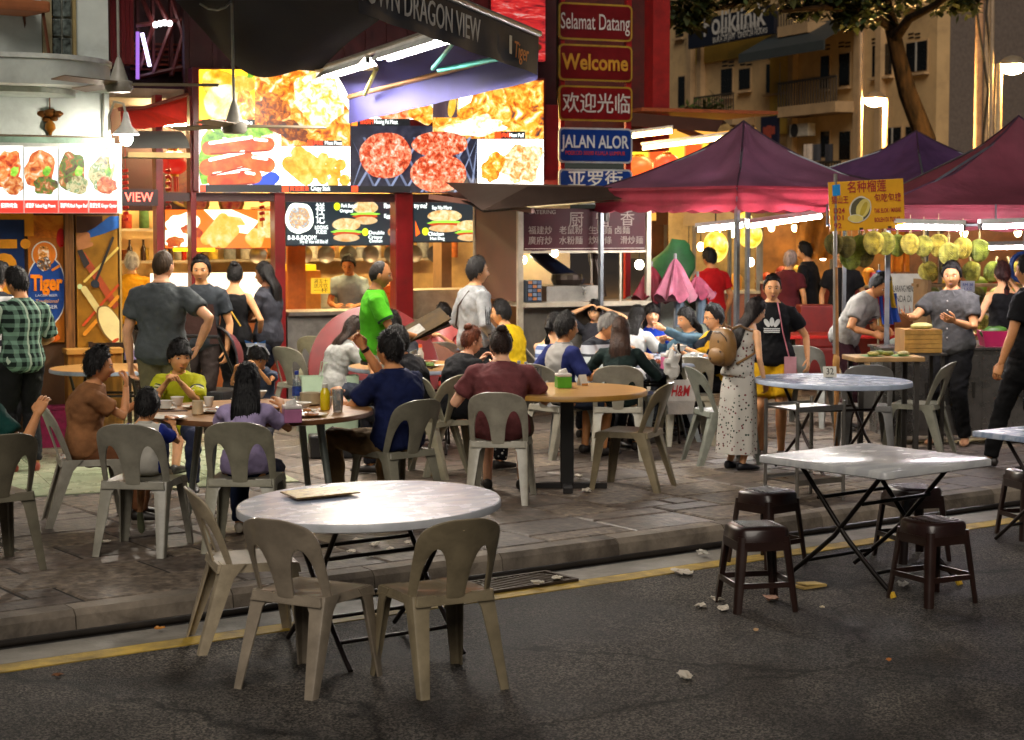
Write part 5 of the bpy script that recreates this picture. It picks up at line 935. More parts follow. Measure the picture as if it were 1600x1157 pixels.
for (px, py), r, lb, m in (((1012, 561), .66, 'pale blue round table of the large group under the tent', M_MW2), ((684, 537), .62, 'pale blue round table by the woman with the drink', M_MW2), ((652, 572), .60, 'tan round table behind the man in navy', M_TAN), ((1130, 552), .6, 'pale table behind the woman in denim', M_MW2), ((170, 575), .5, 'pale table inside the corner restaurant', M_TAN)):
    p = G(px, py, PZ + .74); t = thing('round_table', lb, 'table', (p.x, p.y, PZ)); table_top(t, r, .74, m, M('9aa4b4', .35), .035, 48); fold_legs(t, .70, .4, .26)
# square road table, right edge table
p = G(1366.5, 714, .74); SQ_ = Vector((p.x, p.y, 0)); t = thing('square_table', 'square white folding table standing on the road between brown stools', 'table', SQ_, KA + R(3))
a = .485; part('tabletop', MB().loft([[Vector((x, y, z)) for x, y in [(q.x, q.z) for q in rrect(-a + k, a - k, -a + k, a - k, .03, 0)]] for z, k in ((.695, .006), (.70, 0), (.732, 0), (.74, .006))]), M_SQ, t, smooth=True); fold_legs(t, .695, .42, .3, .015, M('2c2826', .35, .8))
for s in (-1, 1): part('foot_cap', MB().tube([(s * .3, -.385, .03), (s * .3, -.402, .0)], .019, 8), M('c8a020', .5), t)
p = G(1664, 676, .74); t = thing('square_table', 'pale folding table cut by the right edge', 'table', (p.x, p.y, 0), KA); part('tabletop', MB().bb(-.42, .42, -.42, .42, .70, .74), M_MW2, t, bevel=.008); fold_legs(t, .695, .36, .26)
# ---------------- moulded stools
def stool(px, py, lb, z=0, rz=0):
    p = G(px, py, z); t = thing('plastic_stool', lb, 'stool', (p.x, p.y, z), R(rz)); m = M('2a1813', .32, var=.2, scale=6, coat=.2, dirt=.12); H = .46
    def sq(a, c, z): return [Vector((x, y, z)) for x, y in ((-a + c, -a), (a - c, -a), (a, -a + c), (a, a - c), (a - c, a), (-a + c, a), (-a, a - c), (-a, -a + c))]
    part('seat', MB().loft([sq(.150, .04, H - .09), sq(.146, .04, H - .02), sq(.138, .04, H - .006), sq(.125, .035, H)]), m, t, smooth=True)
    rid = MB().bb(-.1, .1, -.008, .008, H, H + .005).mesh(m, bevel=.002)
    for k in range(6): obj('seat_ridge', rid, t, (0, -.09 + k * .036, 0))
    for sx in (-1, 1):
        for sy in (-1, 1):
            rings = []
            for k in range(6):
                u = k / 5; q = .145 + .04 * u; w = .05 - .012 * u; th = .012; x, y = sx * q, sy * q; zz = (H - .05) * (1 - u)
                prof = [(0, .014), (0, w), (th, w), (th, th * 1.4), (th * 1.4, th), (w, th), (w, 0), (.014, 0)]; rings.append([Vector((x - sx * a_, y - sy * b_, zz)) for a_, b_ in prof])
            part('leg', MB().loft(rings), m, t, smooth=True)
    for k in range(4): part('brace', MB().box((0, 0, 0), (.27, .012, .03)), m, t).matrix_local = Matrix.Rotation(k * math.pi / 2, 4, 'Z') @ Matrix.Translation((0, .166, .15))
    for k in range(4): part('arch_gusset', MB().box((0, 0, 0), (.24, .01, .05)), m, t).matrix_local = Matrix.Rotation(k * math.pi / 2, 4, 'Z') @ Matrix.Translation((0, .146, H - .1))
stool(1181, 948, 'dark brown plastic stool alone in front, left of the square table', 0, 12); stool(1198, 880, 'dark brown plastic stool between the kerb and the front stool', 0, 40); stool(1456, 938, 'dark brown plastic stool right of the square table, nearer the open road', 0, 28); stool(1424, 872, 'dark brown plastic stool right of the square table, nearer the kerb', 0, 20); stool(1612, 838, 'dark brown plastic stool cut by the right edge', 0, 15)
# ---------------- steel trolley rack by table 32, white rack left
def rack(loc, lb, w, d_, zs, m, rz, posts=.014):
    t = thing('shelf_rack', lb, 'rack', loc, rz)
    for sx in (-1, 1):
        for sy in (-1, 1): part('post', MB().tube([(sx * w / 2, sy * d_ / 2, 0), (sx * w / 2, sy * d_ / 2, zs[-1] + .06)], posts, 8), m, t, smooth=True)
    for z in zs: part('shelf', MB().bb(-w / 2, w / 2, -d_ / 2, d_ / 2, z, z + .012).bb(-w / 2, w / 2, -d_ / 2 - .006, -d_ / 2, z - .01, z + .03).bb(-w / 2, w / 2, d_ / 2, d_ / 2 + .006, z - .01, z + .03), m, t)
    return t
p = G(1256, 780, PZ); rack((p.x, p.y, PZ), 'stainless two shelf trolley between table 32 and the kerb', .42, .36, (.14, .66), M('a8a49e', .3, .9, dirt=.2), KA - .1)
p = G(104, 690, PZ); rack((p.x, p.y, PZ), 'white painted three tier shelf stand behind the woman in brown', .42, .3, (.1, .42, .80), M('b8b4aa', .5, dirt=.3), BA)
# red bench tables far, durian counter
p = G(1270, 610, PZ); t = thing('red_table', 'long red table behind the cutter', 'table', (D(1255, 500, 20).x, 20, PZ), .1); part('tabletop', MB().bb(-.6, 2.4, -.3, .3, .72, .76), M('b8241c', .4), t, bevel=.01); part('leg', MB().bb(-.5, -.46, -.25, -.21, 0, .72), M('8a1a14', .5), t); part('leg', MB().bb(2.26, 2.3, -.25, -.21, 0, .72), M('8a1a14', .5), t); part('leg', MB().bb(-.5, -.46, .21, .25, 0, .72), M('8a1a14', .5), t); part('leg', MB().bb(2.26, 2.3, .21, .25, 0, .72), M('8a1a14', .5), t)
t = thing('red_crate_wall', 'red plastic crate stack behind the long red table', 'crate', (D(1280, 500, 21.5).x, 21.5, PZ)); part('crate', MB().bb(-.22, .2, 0, .4, 0, .5), M('7f1a14', .5), t, bevel=.02); part('crate', MB().bb(-.22, .2, 0, .4, .504, 1.0), M('8a1d16', .5), t, bevel=.02)
# leaning round tabletops
def leaning(px, py, d, r, col, lb, lean=.28):
    p = D(px, py, d); t = thing('leaning_tabletop', lb, 'tabletop', (p.x, p.y, PZ), rot=(math.pi / 2 - lean, 0, .2)); part('disc', MB().lathe([(r * .98, -.02), (r, -.01), (r, .01), (r * .98, .02)], 48, (0, r, 0)), M(col, .45, var=.2, dirt=.25), t, smooth=True); part('edge_band', MB().lathe([(r + .002, -.008), (r + .005, 0), (r + .002, .008)], 48, (0, r, 0), cap=False), M('8a8078', .4, .5), t)
leaning(588, 600, 17.0, .62, '6f1a1a', 'big red round tabletop leaning against the grill shop wall'); leaning(1030, 600, 19.3, .64, 'a8ae9c', 'big white round tabletop leaning behind the smiling woman'); leaning(668, 600, 17.7, .42, '7a4a34', 'small brown tabletop leaning by the kiosk')
# ================================================================== people
SKIN = {}
def skin(c):
    c = tuple(min(1, x * 1.45) for x in lin(c)[:3])
    return M(c, .5, var=.10, scale=14, sss=.08, spec=.35, bump=.04, bscale=150)
def cloth(c, var=.12): return M(c, .85, var=var + .06, scale=9, bump=.6, bscale=24, spec=.2)
def leather(c): return M(c, .45, var=.2, scale=12)
def hairm(c): return M(c, .58, var=.5, scale=26, bump=1.0, bscale=70, stretch=(1, 1, .12), spec=.28)
def pattern(kind, cols, sc=1.0):
    key = ('pat', kind, tuple(cols), sc)
    if key in MATS: return MATS[key]
    m, nt, b = newmat('fabric'); L = nt.links; tc = nd(nt, 'TexCoord'); sep = nd(nt, 'SeparateXYZ'); L.new(tc.outputs['Object'], sep.inputs[0]); b.inputs['Roughness'].default_value = .85; b.inputs['Specular IOR Level'].default_value = .2
    def mth(op, a, v=None, w=None):
        n = nd(nt, 'Math', operation=op)
        for i, x in enumerate((a, v, w)):
            if x is None: continue
            if isinstance(x, (int, float)): n.inputs[i].default_value = x
            else: L.new(x, n.inputs[i])
        return n.outputs[0]
    def mixc(f, c1, c2):
        n = nd(nt, 'MixRGB'); L.new(f, n.inputs[0])
        for i, c in ((1, c1), (2, c2)):
            if isinstance(c, str): n.inputs[i].default_value = lin(c)
            else: L.new(c, n.inputs[i])
        return n.outputs[0]
    X, Y, Z = sep.outputs
    if kind == 'plaid':
        sx = mth('GREATER_THAN', mth('SINE', mth('MULTIPLY', mth('ADD', X, Y), 92 * sc)), .1); sz = mth('GREATER_THAN', mth('SINE', mth('MULTIPLY', Z, 92 * sc)), .1); tx = mth('GREATER_THAN', mth('SINE', mth('MULTIPLY', mth('ADD', X, Y), 46 * sc)), .93)
        col = mixc(mth('MULTIPLY', mth('ADD', sx, sz), .5), cols[0], cols[1]); col = mixc(tx, col, cols[2])
    elif kind == 'stripe':                                   # rings round the lower sleeves and body: stripes by height
        s1 = mth('GREATER_THAN', mth('SINE', mth('MULTIPLY', Z, 150 * sc)), 0); col = mixc(s1, cols[0], cols[1])
    elif kind == 'raglan':                                   # coloured sleeves, pale body
        f = mth('GREATER_THAN', mth('ABSOLUTE', X), sc); col = mixc(f, cols[0], cols[1])
    elif kind == 'floral':
        v = nd(nt, 'TexVoronoi', Scale=24.0 * sc); L.new(tc.outputs['Object'], v.inputs['Vector']); f = mth('LESS_THAN', v.outputs['Distance'], .28); n = nd(nt, 'TexNoise', Scale=30.0); L.new(tc.outputs['Object'], n.inputs['Vector']); fl = mixc(mth('GREATER_THAN', n.outputs['Fac'], .5), cols[1], cols[2]); col = mixc(f, cols[0], fl)
    elif kind == 'blocks':
        f = mth('GREATER_THAN', mth('SINE', mth('MULTIPLY', mth('ADD', Z, mth('MULTIPLY', X, .6)), 40 * sc)), .2); col = mixc(f, cols[0], cols[1])
    n = nd(nt, 'TexNoise', Scale=16.0, Detail=4.0); L.new(tc.outputs['Object'], n.inputs['Vector']); bp = nd(nt, 'Bump'); bp.inputs['Strength'].default_value = .35; bp.inputs['Distance'].default_value = .01; L.new(n.outputs['Fac'], bp.inputs['Height']); L.new(bp.outputs[0], b.inputs['Normal'])
    L.new(col, b.inputs['Base Color']); MATS[key] = m; return m
# ---- head: a sphere shaped into skull, brow, nose, lips, chin
HN, HM = 56, 40
def sstep(a, b, x): t = min(1, max(0, (x - a) / (b - a))); return t * t * (3 - 2 * t)
def gs2(x, z, cx, cz, sx, sz): return math.exp(-((x - cx) / sx) ** 2 - ((z - cz) / sz) ** 2)
def head_grid(fem=False):
    V = []
    for i in range(HM + 1):
        t = math.pi * i / HM
        for j in range(HN):
            a = 2 * math.pi * j / HN; dx, dy, dz = math.sin(t) * math.sin(a), math.sin(t) * math.cos(a), -math.cos(t)      # a=0 -> front (+y)
            x, y, z = dx * .074, dy * .093, dz * .116
            lo = sstep(.02, -.9, dz); fr = max(0, dy)
            x *= 1 - (.30 if fem else .24) * lo * (.5 + .5 * fr); 
            if dy < 0: y *= 1 - .30 * lo; x *= 1 - .12 * lo
            else: y = y * (1 - .05 * lo) + .006 * sstep(-.5, -.9, dz) * fr
            if dy > .2:
                k = sstep(.2, .7, dy)
                y += k * (.021 * gs2(x, z, 0, -.032, .011, .012) + .012 * gs2(x, z, 0, -.012, .009, .018) - .005 * (gs2(x, z, .031, .004, .016, .011) + gs2(x, z, -.031, .004, .016, .011)) + .004 * gs2(x, z, 0, .026, .05, .01) + .0065 * gs2(x, z, 0, -.060, .019, .005) + .0065 * gs2(x, z, 0, -.0715, .017, .0055) - .003 * gs2(x, z, 0, -.0655, .022, .002) + .005 * gs2(x, z, 0, -.098, .02, .012) + .004 * (gs2(x, z, .04, -.03, .02, .02) + gs2(x, z, -.04, -.03, .02, .02)))
            V.append((x, y, z))
    return np.array(V)
HEAD = {f: head_grid(f) for f in (False, True)}
HFACES = [(i * HN + j, i * HN + (j + 1) % HN, (i + 1) * HN + (j + 1) % HN, (i + 1) * HN + j) for i in range(HM) for j in range(HN)]
def face_y(H, x, z):
    m = H[:, 1] > 0; P = H[m]; return P[np.argmin((P[:, 0] - x) ** 2 + (P[:, 2] - z) ** 2)][1]
def hair_cap(H, style, thick, seed, part_side=0):
    out = []; rn = noise
    for x, y, z in H:
        az = abs(math.degrees(math.atan2(x, y)))                                   # 0 front, 180 back
        zf = .070 if style in ('short', 'buzz', 'up', 'bald') else .052
        if style in ('fringe', 'bob'): zf = .028
        pts = [(0, zf), (38, zf - .006), (58, zf - .03), (72, .0), (84, -.028 if style != 'bob' else -.09), (96, -.012 if style in ('short', 'buzz', 'up', 'bald') else -.06), (112, -.055), (180, -.082 if style != 'up' else -.07)]
        if style == 'bald': pts = [(0, .15), (60, .06), (75, .0), (84, -.02), (112, -.05), (180, -.078)]
        for (a0, z0), (a1, z1) in zip(pts, pts[1:]):
            if a0 <= az <= a1: zl = z0 + (z1 - z0) * (az - a0) / (a1 - a0); break
        v = Vector((x, y, z)); n = Vector((x / .074 ** 2, y / .093 ** 2, z / .116 ** 2)).normalized()
        k = sstep(-.004, .016, z - zl + .006 * rn.noise(v * 60 + Vector((seed, 0, 0))))
        th = thick * (.75 + .5 * max(0, n.z)) * (1 + .35 * rn.noise(v * 32 + Vector((0, seed, 0))) + .2 * rn.noise(v * 90 + Vector((seed, 0, 0))))
        if style in ('short', 'buzz', 'up', 'bald') and z > 0: th *= .45 + .55 * sstep(10, 75, az) if z < .1 else 1
        out.append(v + n * (k * th - (1 - k) * .010))
    return out
def rotm(yaw, pitch, roll=0): return Matrix.Rotation(R(yaw), 3, 'Z') @ Matrix.Rotation(R(-pitch), 3, 'X') @ Matrix.Rotation(R(roll), 3, 'Y')
def ik(S_, T_, l1, l2, pole):
    d = T_ - S_; L_ = d.length; mx = (l1 + l2) * .995
    if L_ > mx: T_ = S_ + d * (mx / L_); d = T_ - S_; L_ = mx
    L_ = max(L_, abs(l1 - l2) + .02); a = (l1 * l1 - l2 * l2 + L_ * L_) / (2 * L_); h = math.sqrt(max(0, l1 * l1 - a * a)); u = d.normalized(); p = pole - u * pole.dot(u)
    p = p.normalized() if p.length > 1e-4 else Vector((0, 0, -1)); return S_ + u * a + p * h, T_
def hand(mb, w, d, nrm, side, curl=.5, k=1.0):
    """palm and five fingers; d = pointing direction, nrm = out of the palm, side +1 right hand"""
    d = d.normalized(); nrm = (nrm - d * nrm.dot(d)).normalized(); lat = d.cross(nrm) * side          # towards the thumb
    if True:
        rings = []
        for t, ww, th in ((-.015, .024, .019), (.01, .03, .017), (.045, .040, .016), (.078, .041, .014), (.09, .037, .010)): rings.append([w + d * (t * k) + lat * (ww * k * math.cos(a)) + nrm * (th * k * math.sin(a)) for a in [2 * math.pi * i / 12 for i in range(12)]])
        mb.loft(rings)
    for i, (off, L_, r) in enumerate(((.029, .068, .0088), (.010, .076, .009), (-.010, .071, .0086), (-.028, .056, .0078))):
        c = curl * (.85 + .12 * i); p = w + d * (.083 * k) + lat * (off * k); pts = [p - d * .012 * k, p]; ang = .15 + c * .55; dd = d
        for s_ in (.45, .30, .25):
            dd = (d * math.cos(ang) + nrm * math.sin(ang) + lat * off * 1.2).normalized(); p = p + dd * (L_ * s_ * k); pts.append(p); ang += c * .95
        mb.tube(pts, [r * k, r * k, r * .95 * k, r * .88 * k, r * .72 * k], 7, nrm, round_=True)
    p = w + d * .022 * k + lat * .026 * k; d1 = (d * .62 + lat * .62 + nrm * .35).normalized(); d2 = (d * .85 + lat * .12 + nrm * (.3 + .4 * curl)).normalized(); p1 = p + d1 * .036 * k; p2 = p1 + d2 * .030 * k; p3 = p2 + (d2 + nrm * .2 * curl).normalized() * .022 * k
    mb.tube([p - d1 * .012 * k, p, p1, p2, p3], [.013 * k, .013 * k, .0105 * k, .0098 * k, .008 * k], 7, nrm, round_=True)
REMESH = []
def wrapped(name, mb, mat, parent, voxel, wrinkle=0.0, seed=0, extra=None, label=None, smooth=2):
    me = mb.mesh(mat, name=name); o = obj(name, me, parent); md = o.modifiers.new('r', 'REMESH'); md.mode = 'VOXEL'; md.voxel_size = voxel; sm = o.modifiers.new('s', 'SMOOTH'); sm.iterations = smooth; sm.factor = .5
    if label: o['label'] = label
    REMESH.append((o, mat, wrinkle, seed, extra)); return o
def person(label, loc, yaw, h=1.70, sit=False, fem=False, lean=0, side=0, hyaw=0, hpitch=5, L=None, Rr=None, build=1.0, skinc='b5835a', top=None, sleeve='short', bottom=None, legs='pants', shoes='2a2522', hair=('short', '14100e'), face=True, z=PZ, vox=.0125, headk=1.0, seat=.405, feet=None, curl=(.5, .5), glasses=False, knee=None, apron=None, grp=None, hem=None, twist=0, nrmL=None, nrmR=None, elbL=None, elbR=None, knees_out=.02, hair_len=.3, smile=False, palm=None):
    k = h / 1.72; bw = build * (.93 if fem else 1.0); t = thing('person', label, 'person', (loc[0], loc[1], z), R(yaw), grp); sk = skin(skinc); seed = (hash(label) % 97) * .37 if False else sum(map(ord, label)) % 89 * .41
    pel = Vector((0, 0, (seat + .085 * k) if sit else .925 * k)); up = Vector((math.sin(R(side)), math.sin(R(lean)), 1)).normalized(); up = Vector((math.sin(R(side)), math.sin(R(lean)) * 1.0, math.cos(R(lean)))).normalized()
    tw = Matrix.Rotation(R(twist), 3, 'Z'); rt = tw @ Vector((1, 0, 0)); fw = up.cross(rt) * -1; fw = (rt.cross(up) * -1).normalized(); rt = fw.cross(up).normalized()
    def sp_(tt): c = -.022 * k * math.sin(math.pi * min(1, max(0, tt / .52))) * (1.6 if sit else .4); return pel + up * (tt * k * (.94 if sit else 1)) + fw * c
    sw = (.150 if fem else .170) * k * (.55 + .45 * build)
    # torso profile: t, half width, half depth
    prof = [(-.085, .09, .08), (-.03, .158, .112), (.03, .165, .115), (.10, .15, .106), (.16, .138 if not fem else .124, .098), (.24, .145 if not fem else .130, .105), (.33, .162 if not fem else .146, .115 if not fem else .122), (.40, .163 if not fem else .146, .108), (.445, .150 if not fem else .132, .092), (.475, .118 if not fem else .104, .078), (.50, .086, .066), (.525, .062, .058), (.545, .052, .054)]
    def torso(mb, ex=0.0, t0=-9, t1=9, hemx=0.0, n=20):
        rs = []; pts = [q for q in prof if t0 - 1e-6 <= q[0] <= t1 + 1e-6]
        def at(tt):
            for a, b in zip(prof, prof[1:]):
                if a[0] <= tt <= b[0]: u = (tt - a[0]) / (b[0] - a[0]); return (tt, a[1] + (b[1] - a[1]) * u, a[2] + (b[2] - a[2]) * u)
            return prof[0] if tt < prof[0][0] else prof[-1]
        if t0 > -9 and (not pts or pts[0][0] > t0): pts = [at(t0)] + pts
        if t1 < 9 and pts[-1][0] < t1: pts = pts + [at(t1)]
        for tt, w, d in pts:
            e = ex + hemx * max(0, (.30 - tt)) ; w = w * bw * k + e; d = d * (bw if bw > 1 else 1) * k + e
            rs.append([sp_(tt) + rt * w * math.copysign(abs(math.cos(a)) ** .86, math.cos(a)) + fw * d * math.copysign(abs(math.sin(a)) ** .9, math.sin(a)) for a in [2 * math.pi * i / n for i in range(n)]])
        mb.loft(rs)
    sh = {s: sp_(.428) + rt * (s * sw) for s in (-1, 1)}; neck0 = sp_(.49); neck1 = sp_(.56) + fw * .018 * k
    HM3 = tw @ rotm(hyaw, hpitch); hk = k ** .5 * headk * (.95 if fem else 1.0); hc = neck1 + HM3 @ Vector((0, .012, .088)) * hk
    l1, l2 = .285 * k, .245 * k; arms = {}
    for s, T_, el in ((-1, L, elbL), (1, Rr, elbR)):
        if T_ is None: T_ = Vector((s * (sw + .07), .04 + pel.y, pel.z - .06)) if not sit else Vector((s * .13, .30 * k, pel.z + .13))
        T_ = Vector(T_); pole = Vector(el) if el is not None else Vector((s * .55, -.35, -.8)); arms[s] = (sh[s],) + ik(sh[s], T_, l1, l2, pole)
    # legs
    lg = {}; th_, sh_ = .43 * k, .42 * k
    for s in (-1, 1):
        hip = pel + Vector((s * .088 * k, .0, -.03 * k))
        if sit:
            kn = hip + Vector((s * (knees_out + .02), .405 * k, -.01)) if knee is None else hip + Vector((s * knee[0], knee[1], knee[2])); an = Vector((kn.x, kn.y - .03, .075)) if feet is None else Vector((s * feet[0], feet[1], feet[2])); kn, an = ik(hip, an, th_, sh_, kn - (hip + an) / 2)
        else:
            fx, fy = (.095 * k, 0) if feet is None else feet[0 if s < 0 else 1]; an = Vector((s * abs(fx) if feet is None else fx, fy, .075 * k)); kn, an = ik(hip, an, th_, sh_ + .02, Vector((0, 1, 0)))
        lg[s] = (hip, kn, an)
    bare_low = legs in ('shorts', 'skirt', 'dress')
    # ---- body (one surface)
    mb = MB(); torso(mb); mb.tube([neck0 - up * .03, neck0, neck1, lerp(neck1, hc, .55)], [.062 * k * (.86 if fem else 1), .056 * k * (.86 if fem else 1), .052 * k * (.86 if fem else 1), .05 * k], 14, fw)
    am = (.84 if fem else 1.0) * (.6 + .4 * build)
    for s in (-1, 1):
        a, b, c = arms[s]; mb.tube([lerp(a, sp_(.44), .35), a, lerp(a, b, .4), b, lerp(b, c, .3), c], [.05 * k * am, .052 * k * am, .046 * k * am, .037 * k * am, .038 * k * am, .025 * k * am], 12, fw, round_=True)
        hp, kn, an = lg[s]; mb.tube([hp, lerp(hp, kn, .35), kn, lerp(kn, an, .3), lerp(kn, an, .75), an], [.082 * k * bw, .075 * k * bw, .052 * k, .054 * k, .038 * k, .034 * k], 12, Vector((0, .3, 1)), round_=True)
    ex = MB()
    for q in HEAD[fem]: pass
    ex.add([hc + HM3 @ (Vector(q) * hk) for q in HEAD[fem]], HFACES)
    for s in (-1, 1):
        ex.ell(hc + HM3 @ (Vector((s * .0735, -.006, -.012)) * hk), (.009 * hk, .019 * hk, .031 * hk), 10, 8, HM3 @ Matrix.Rotation(s * -.45, 3, 'Z') @ Matrix.Rotation(-.15, 3, 'X'))
        a, b, c = arms[s]; dv = (c - b).normalized(); nn = (nrmL if s < 0 else nrmR); nn = Vector(nn) if nn is not None else Vector((-s * .75, 0, -.35)) if not sit else Vector((-s * .2, -.1, -1)); hand(ex, c, dv if palm is None else (dv + Vector(palm) * .8).normalized(), nn, s, curl[0 if s < 0 else 1], k ** .6 * (.92 if fem else 1))
    if sleeve == 'none' or True: body = wrapped('body', mb, sk, t, vox, extra=ex)
    # ---- clothes
    seedv = seed
    if top is not None:
        mb = MB(); hx = hem if hem is not None else (-.06 if sit else -.10); torso(mb, .012 * k, hx, .516 if sleeve != 'none' else .455, .04)
        if sleeve != 'none':
            f = {'short': .62, 'long': 9, 'cap': .35, 'half': .85}[sleeve]
            for s in (-1, 1):
                a, b, c = arms[s]
                if f < 2: e = lerp(a, b, f); mb.tube([lerp(a, sp_(.43), .5), lerp(a, sp_(.44), .15), a + up * .004, lerp(a, e, .5), e], [.058 * k * am, .066 * k * am, .068 * k * am, .066 * k * am + .002, .064 * k * am + .006], 14, fw)
                else: mb.tube([lerp(a, sp_(.43), .5), a + up * .004, lerp(a, b, .5), b, lerp(b, c, .5), lerp(b, c, .93)], [.06 * k * am, .066 * k * am, .06 * k * am, .053 * k * am, .047 * k * am, .036 * k * am], 14, fw)
        shirt = wrapped('shirt', mb, top, t, vox, .0095, seed)
        if sleeve not in ('none',): part('collar', MB().loft([[sp_(.514) + up * (.010 * math.sin(b_) + .004 - .014 * max(0, math.sin(a))) + rt * ((.074 * k * (.92 if fem else 1) + .006 * math.cos(b_)) * math.cos(a)) + fw * ((.068 * k + .006 * math.cos(b_)) * math.sin(a) + .002) for b_ in [math.pi / 3 * q for q in range(6)]] for a in [2 * math.pi * i / 22 for i in range(23)]], cap=False), top, t, smooth=True)
    if bottom is not None:
        mb = MB()
        if legs in ('pants', 'shorts'):
            torso(mb, .010 * k, -.085, .07)
            for s in (-1, 1):
                hp, kn, an = lg[s]
                if legs == 'pants': mb.tube([hp + Vector((0, 0, .02)), lerp(hp, kn, .4), kn, lerp(kn, an, .4), lerp(kn, an, .97)], [.095 * k * bw, .088 * k * bw, .068 * k, .066 * k, .056 * k], 14, Vector((0, .3, 1)), round_=False)
                else: mb.tube([hp + Vector((0, 0, .02)), lerp(hp, kn, .4), lerp(hp, kn, .8)], [.096 * k * bw, .092 * k * bw, .088 * k * bw], 14, Vector((0, .3, 1)))
            wrapped('trousers' if legs == 'pants' else 'shorts', mb, bottom, t, vox, .010, seed + 3)
        elif legs in ('skirt', 'dress'):
            zl = .30 * k if legs == 'skirt' else .17 * k; c0 = sp_(.12); rs = []
            for u in [i / 8 for i in range(9)]:
                zc = c0.z + (zl - c0.z) * u; cc = Vector((c0.x * (1 - u), c0.y * (1 - u), zc)); w = (.150 + .075 * min(1, u * 3.5) ** .7 + .05 * u) * k * bw; rs.append([cc + Vector(((w + .014 * u * math.sin(7 * a + seed)) * math.cos(a), (w * .82 + .014 * u * math.sin(6 * a)) * math.sin(a), 0)) for a in [2 * math.pi * i / 40 for i in range(40)]])
            part('skirt', MB().loft(rs), bottom, t, smooth=True)
    if apron is not None: part('apron', MB().grid(lambda u, v: sp_(.34 - v * .36) + rt * ((u - .5) * (.26 + .1 * v) * k) + fw * ((.125 + .02 * math.cos((u - .5) * 3)) * k * bw), 8, 8), apron, t, smooth=True, fix=False)
    # ---- shoes
    for s in (-1, 1):
        hp, kn, an = lg[s]; fd = Vector((s * .18, 1, 0)).normalized(); 
        if sit and feet is not None and feet[2] > .13: fd = Vector((0, .3, -1)).normalized() if feet[2] > .16 else fd
        x, y = frame(fd); A = an + Vector((0, 0, -.035 * k)) ; rs = []
        for q, w, hh, zz in ((-.06, .022, .02, 0), (-.05, .034, .04, 0), (0, .038, .045, .004), (.06, .043, .034, -.006), (.12, .045, .026, -.012), (.16, .036, .02, -.016), (.185, .018, .012, -.02)): rs.append([A + fd * q * k + x * (w * k * math.cos(a)) + y * (hh * k * (math.sin(a) if math.sin(a) > 0 else math.sin(a) * .9) + zz * k) for a in [2 * math.pi * i / 12 for i in range(12)]])
        if sit and feet is not None and feet[2] > .16: pass
        so = part('shoe', MB().loft(rs), leather(shoes), t, smooth=True)
    # ---- face
    HH = HEAD[fem]
    def fp(x, z, dy=0): return hc + HM3 @ (Vector((x, face_y(HH, x, z) + dy, z)) * hk)
    if face:
        for s in (-1, 1):
            e = MB().mat(0).ell(fp(s * .031, .003, -.0035), (.0155 * hk, .007 * hk, (.0066 if not smile else .0035) * hk), 12, 8, HM3 @ Matrix.Rotation(s * -.12, 3, 'Y')); e.mat(1).ell(fp(s * .031, .0035, .0018), (.0068 * hk, .0036 * hk, (.0064 if not smile else .0034) * hk), 10, 6, HM3)
            e.mat(1).tube([fp(s * .018, .0035, .002), fp(s * .026, .0085, .0035), fp(s * .036, .0085, .003), fp(s * .046, .003, .001)], .0012 * hk, 6)
            part('eye', e, [M('d8d0c4', .3), M('120c0a', .25)], t, smooth=True)
            part('eyebrow', MB().tube([fp(s * .016, .021, .001), fp(s * .026, .0255, .0015), fp(s * .038, .025, .001), fp(s * .048, .019, 0)], [.0016 * hk, .0030 * hk, .0026 * hk, .0012 * hk], 6), hairm('18110e' if hair[1] != '8a8580' else '5a5450'), t, smooth=True)
        lm = MB().mat(0).tube([fp(-.021, -.0655, 0), fp(-.01, -.0635, .0022), fp(0, -.0645, .003), fp(.01, -.0635, .0022), fp(.021, -.0655, 0)], [.0012 * hk, .0036 * hk, .0034 * hk, .0036 * hk, .0012 * hk], 6); lm.tube([fp(-.018, -.0668, 0), fp(-.008, -.0705, .002), fp(.008, -.0705, .002), fp(.018, -.0668, 0)], [.001 * hk, .0042 * hk, .0042 * hk, .001 * hk], 6)
        if smile: lm.mat(1).tube([fp(-.018, -.064, .003), fp(0, -.0675, .005), fp(.018, -.064, .003)], [.002 * hk, .005 * hk, .002 * hk], 6)
        part('lips', lm, [M('8a3a34' if fem else '7a4438', .4), M('e8e2d8', .3)], t, smooth=True)
    if glasses:
        g = MB()
        for s in (-1, 1):
            g.loft([[fp(s * .031, .002, .008) + HM3 @ (Vector(((.019 + .0018 * math.cos(b_)) * math.cos(a), .0018 * math.sin(b_), (.016 + .0018 * math.cos(b_)) * math.sin(a))) * hk) for b_ in [math.pi / 2 * q for q in range(4)]] for a in [2 * math.pi * i / 16 for i in range(17)]], cap=False); g.tube([fp(s * .05, .004, .006), hc + HM3 @ (Vector((s * .077, .03, .004)) * hk), hc + HM3 @ (Vector((s * .078, -.01, .002)) * hk)], .0018, 5)
        g.tube([fp(-.012, .004, .01), fp(.012, .004, .01)], .0016, 5); part('glasses', g, M('15120f', .3), t)
    # ---- hair
    st, hcol = hair[0], hair[1]; hm = hairm(hcol) if isinstance(hcol, str) else hcol
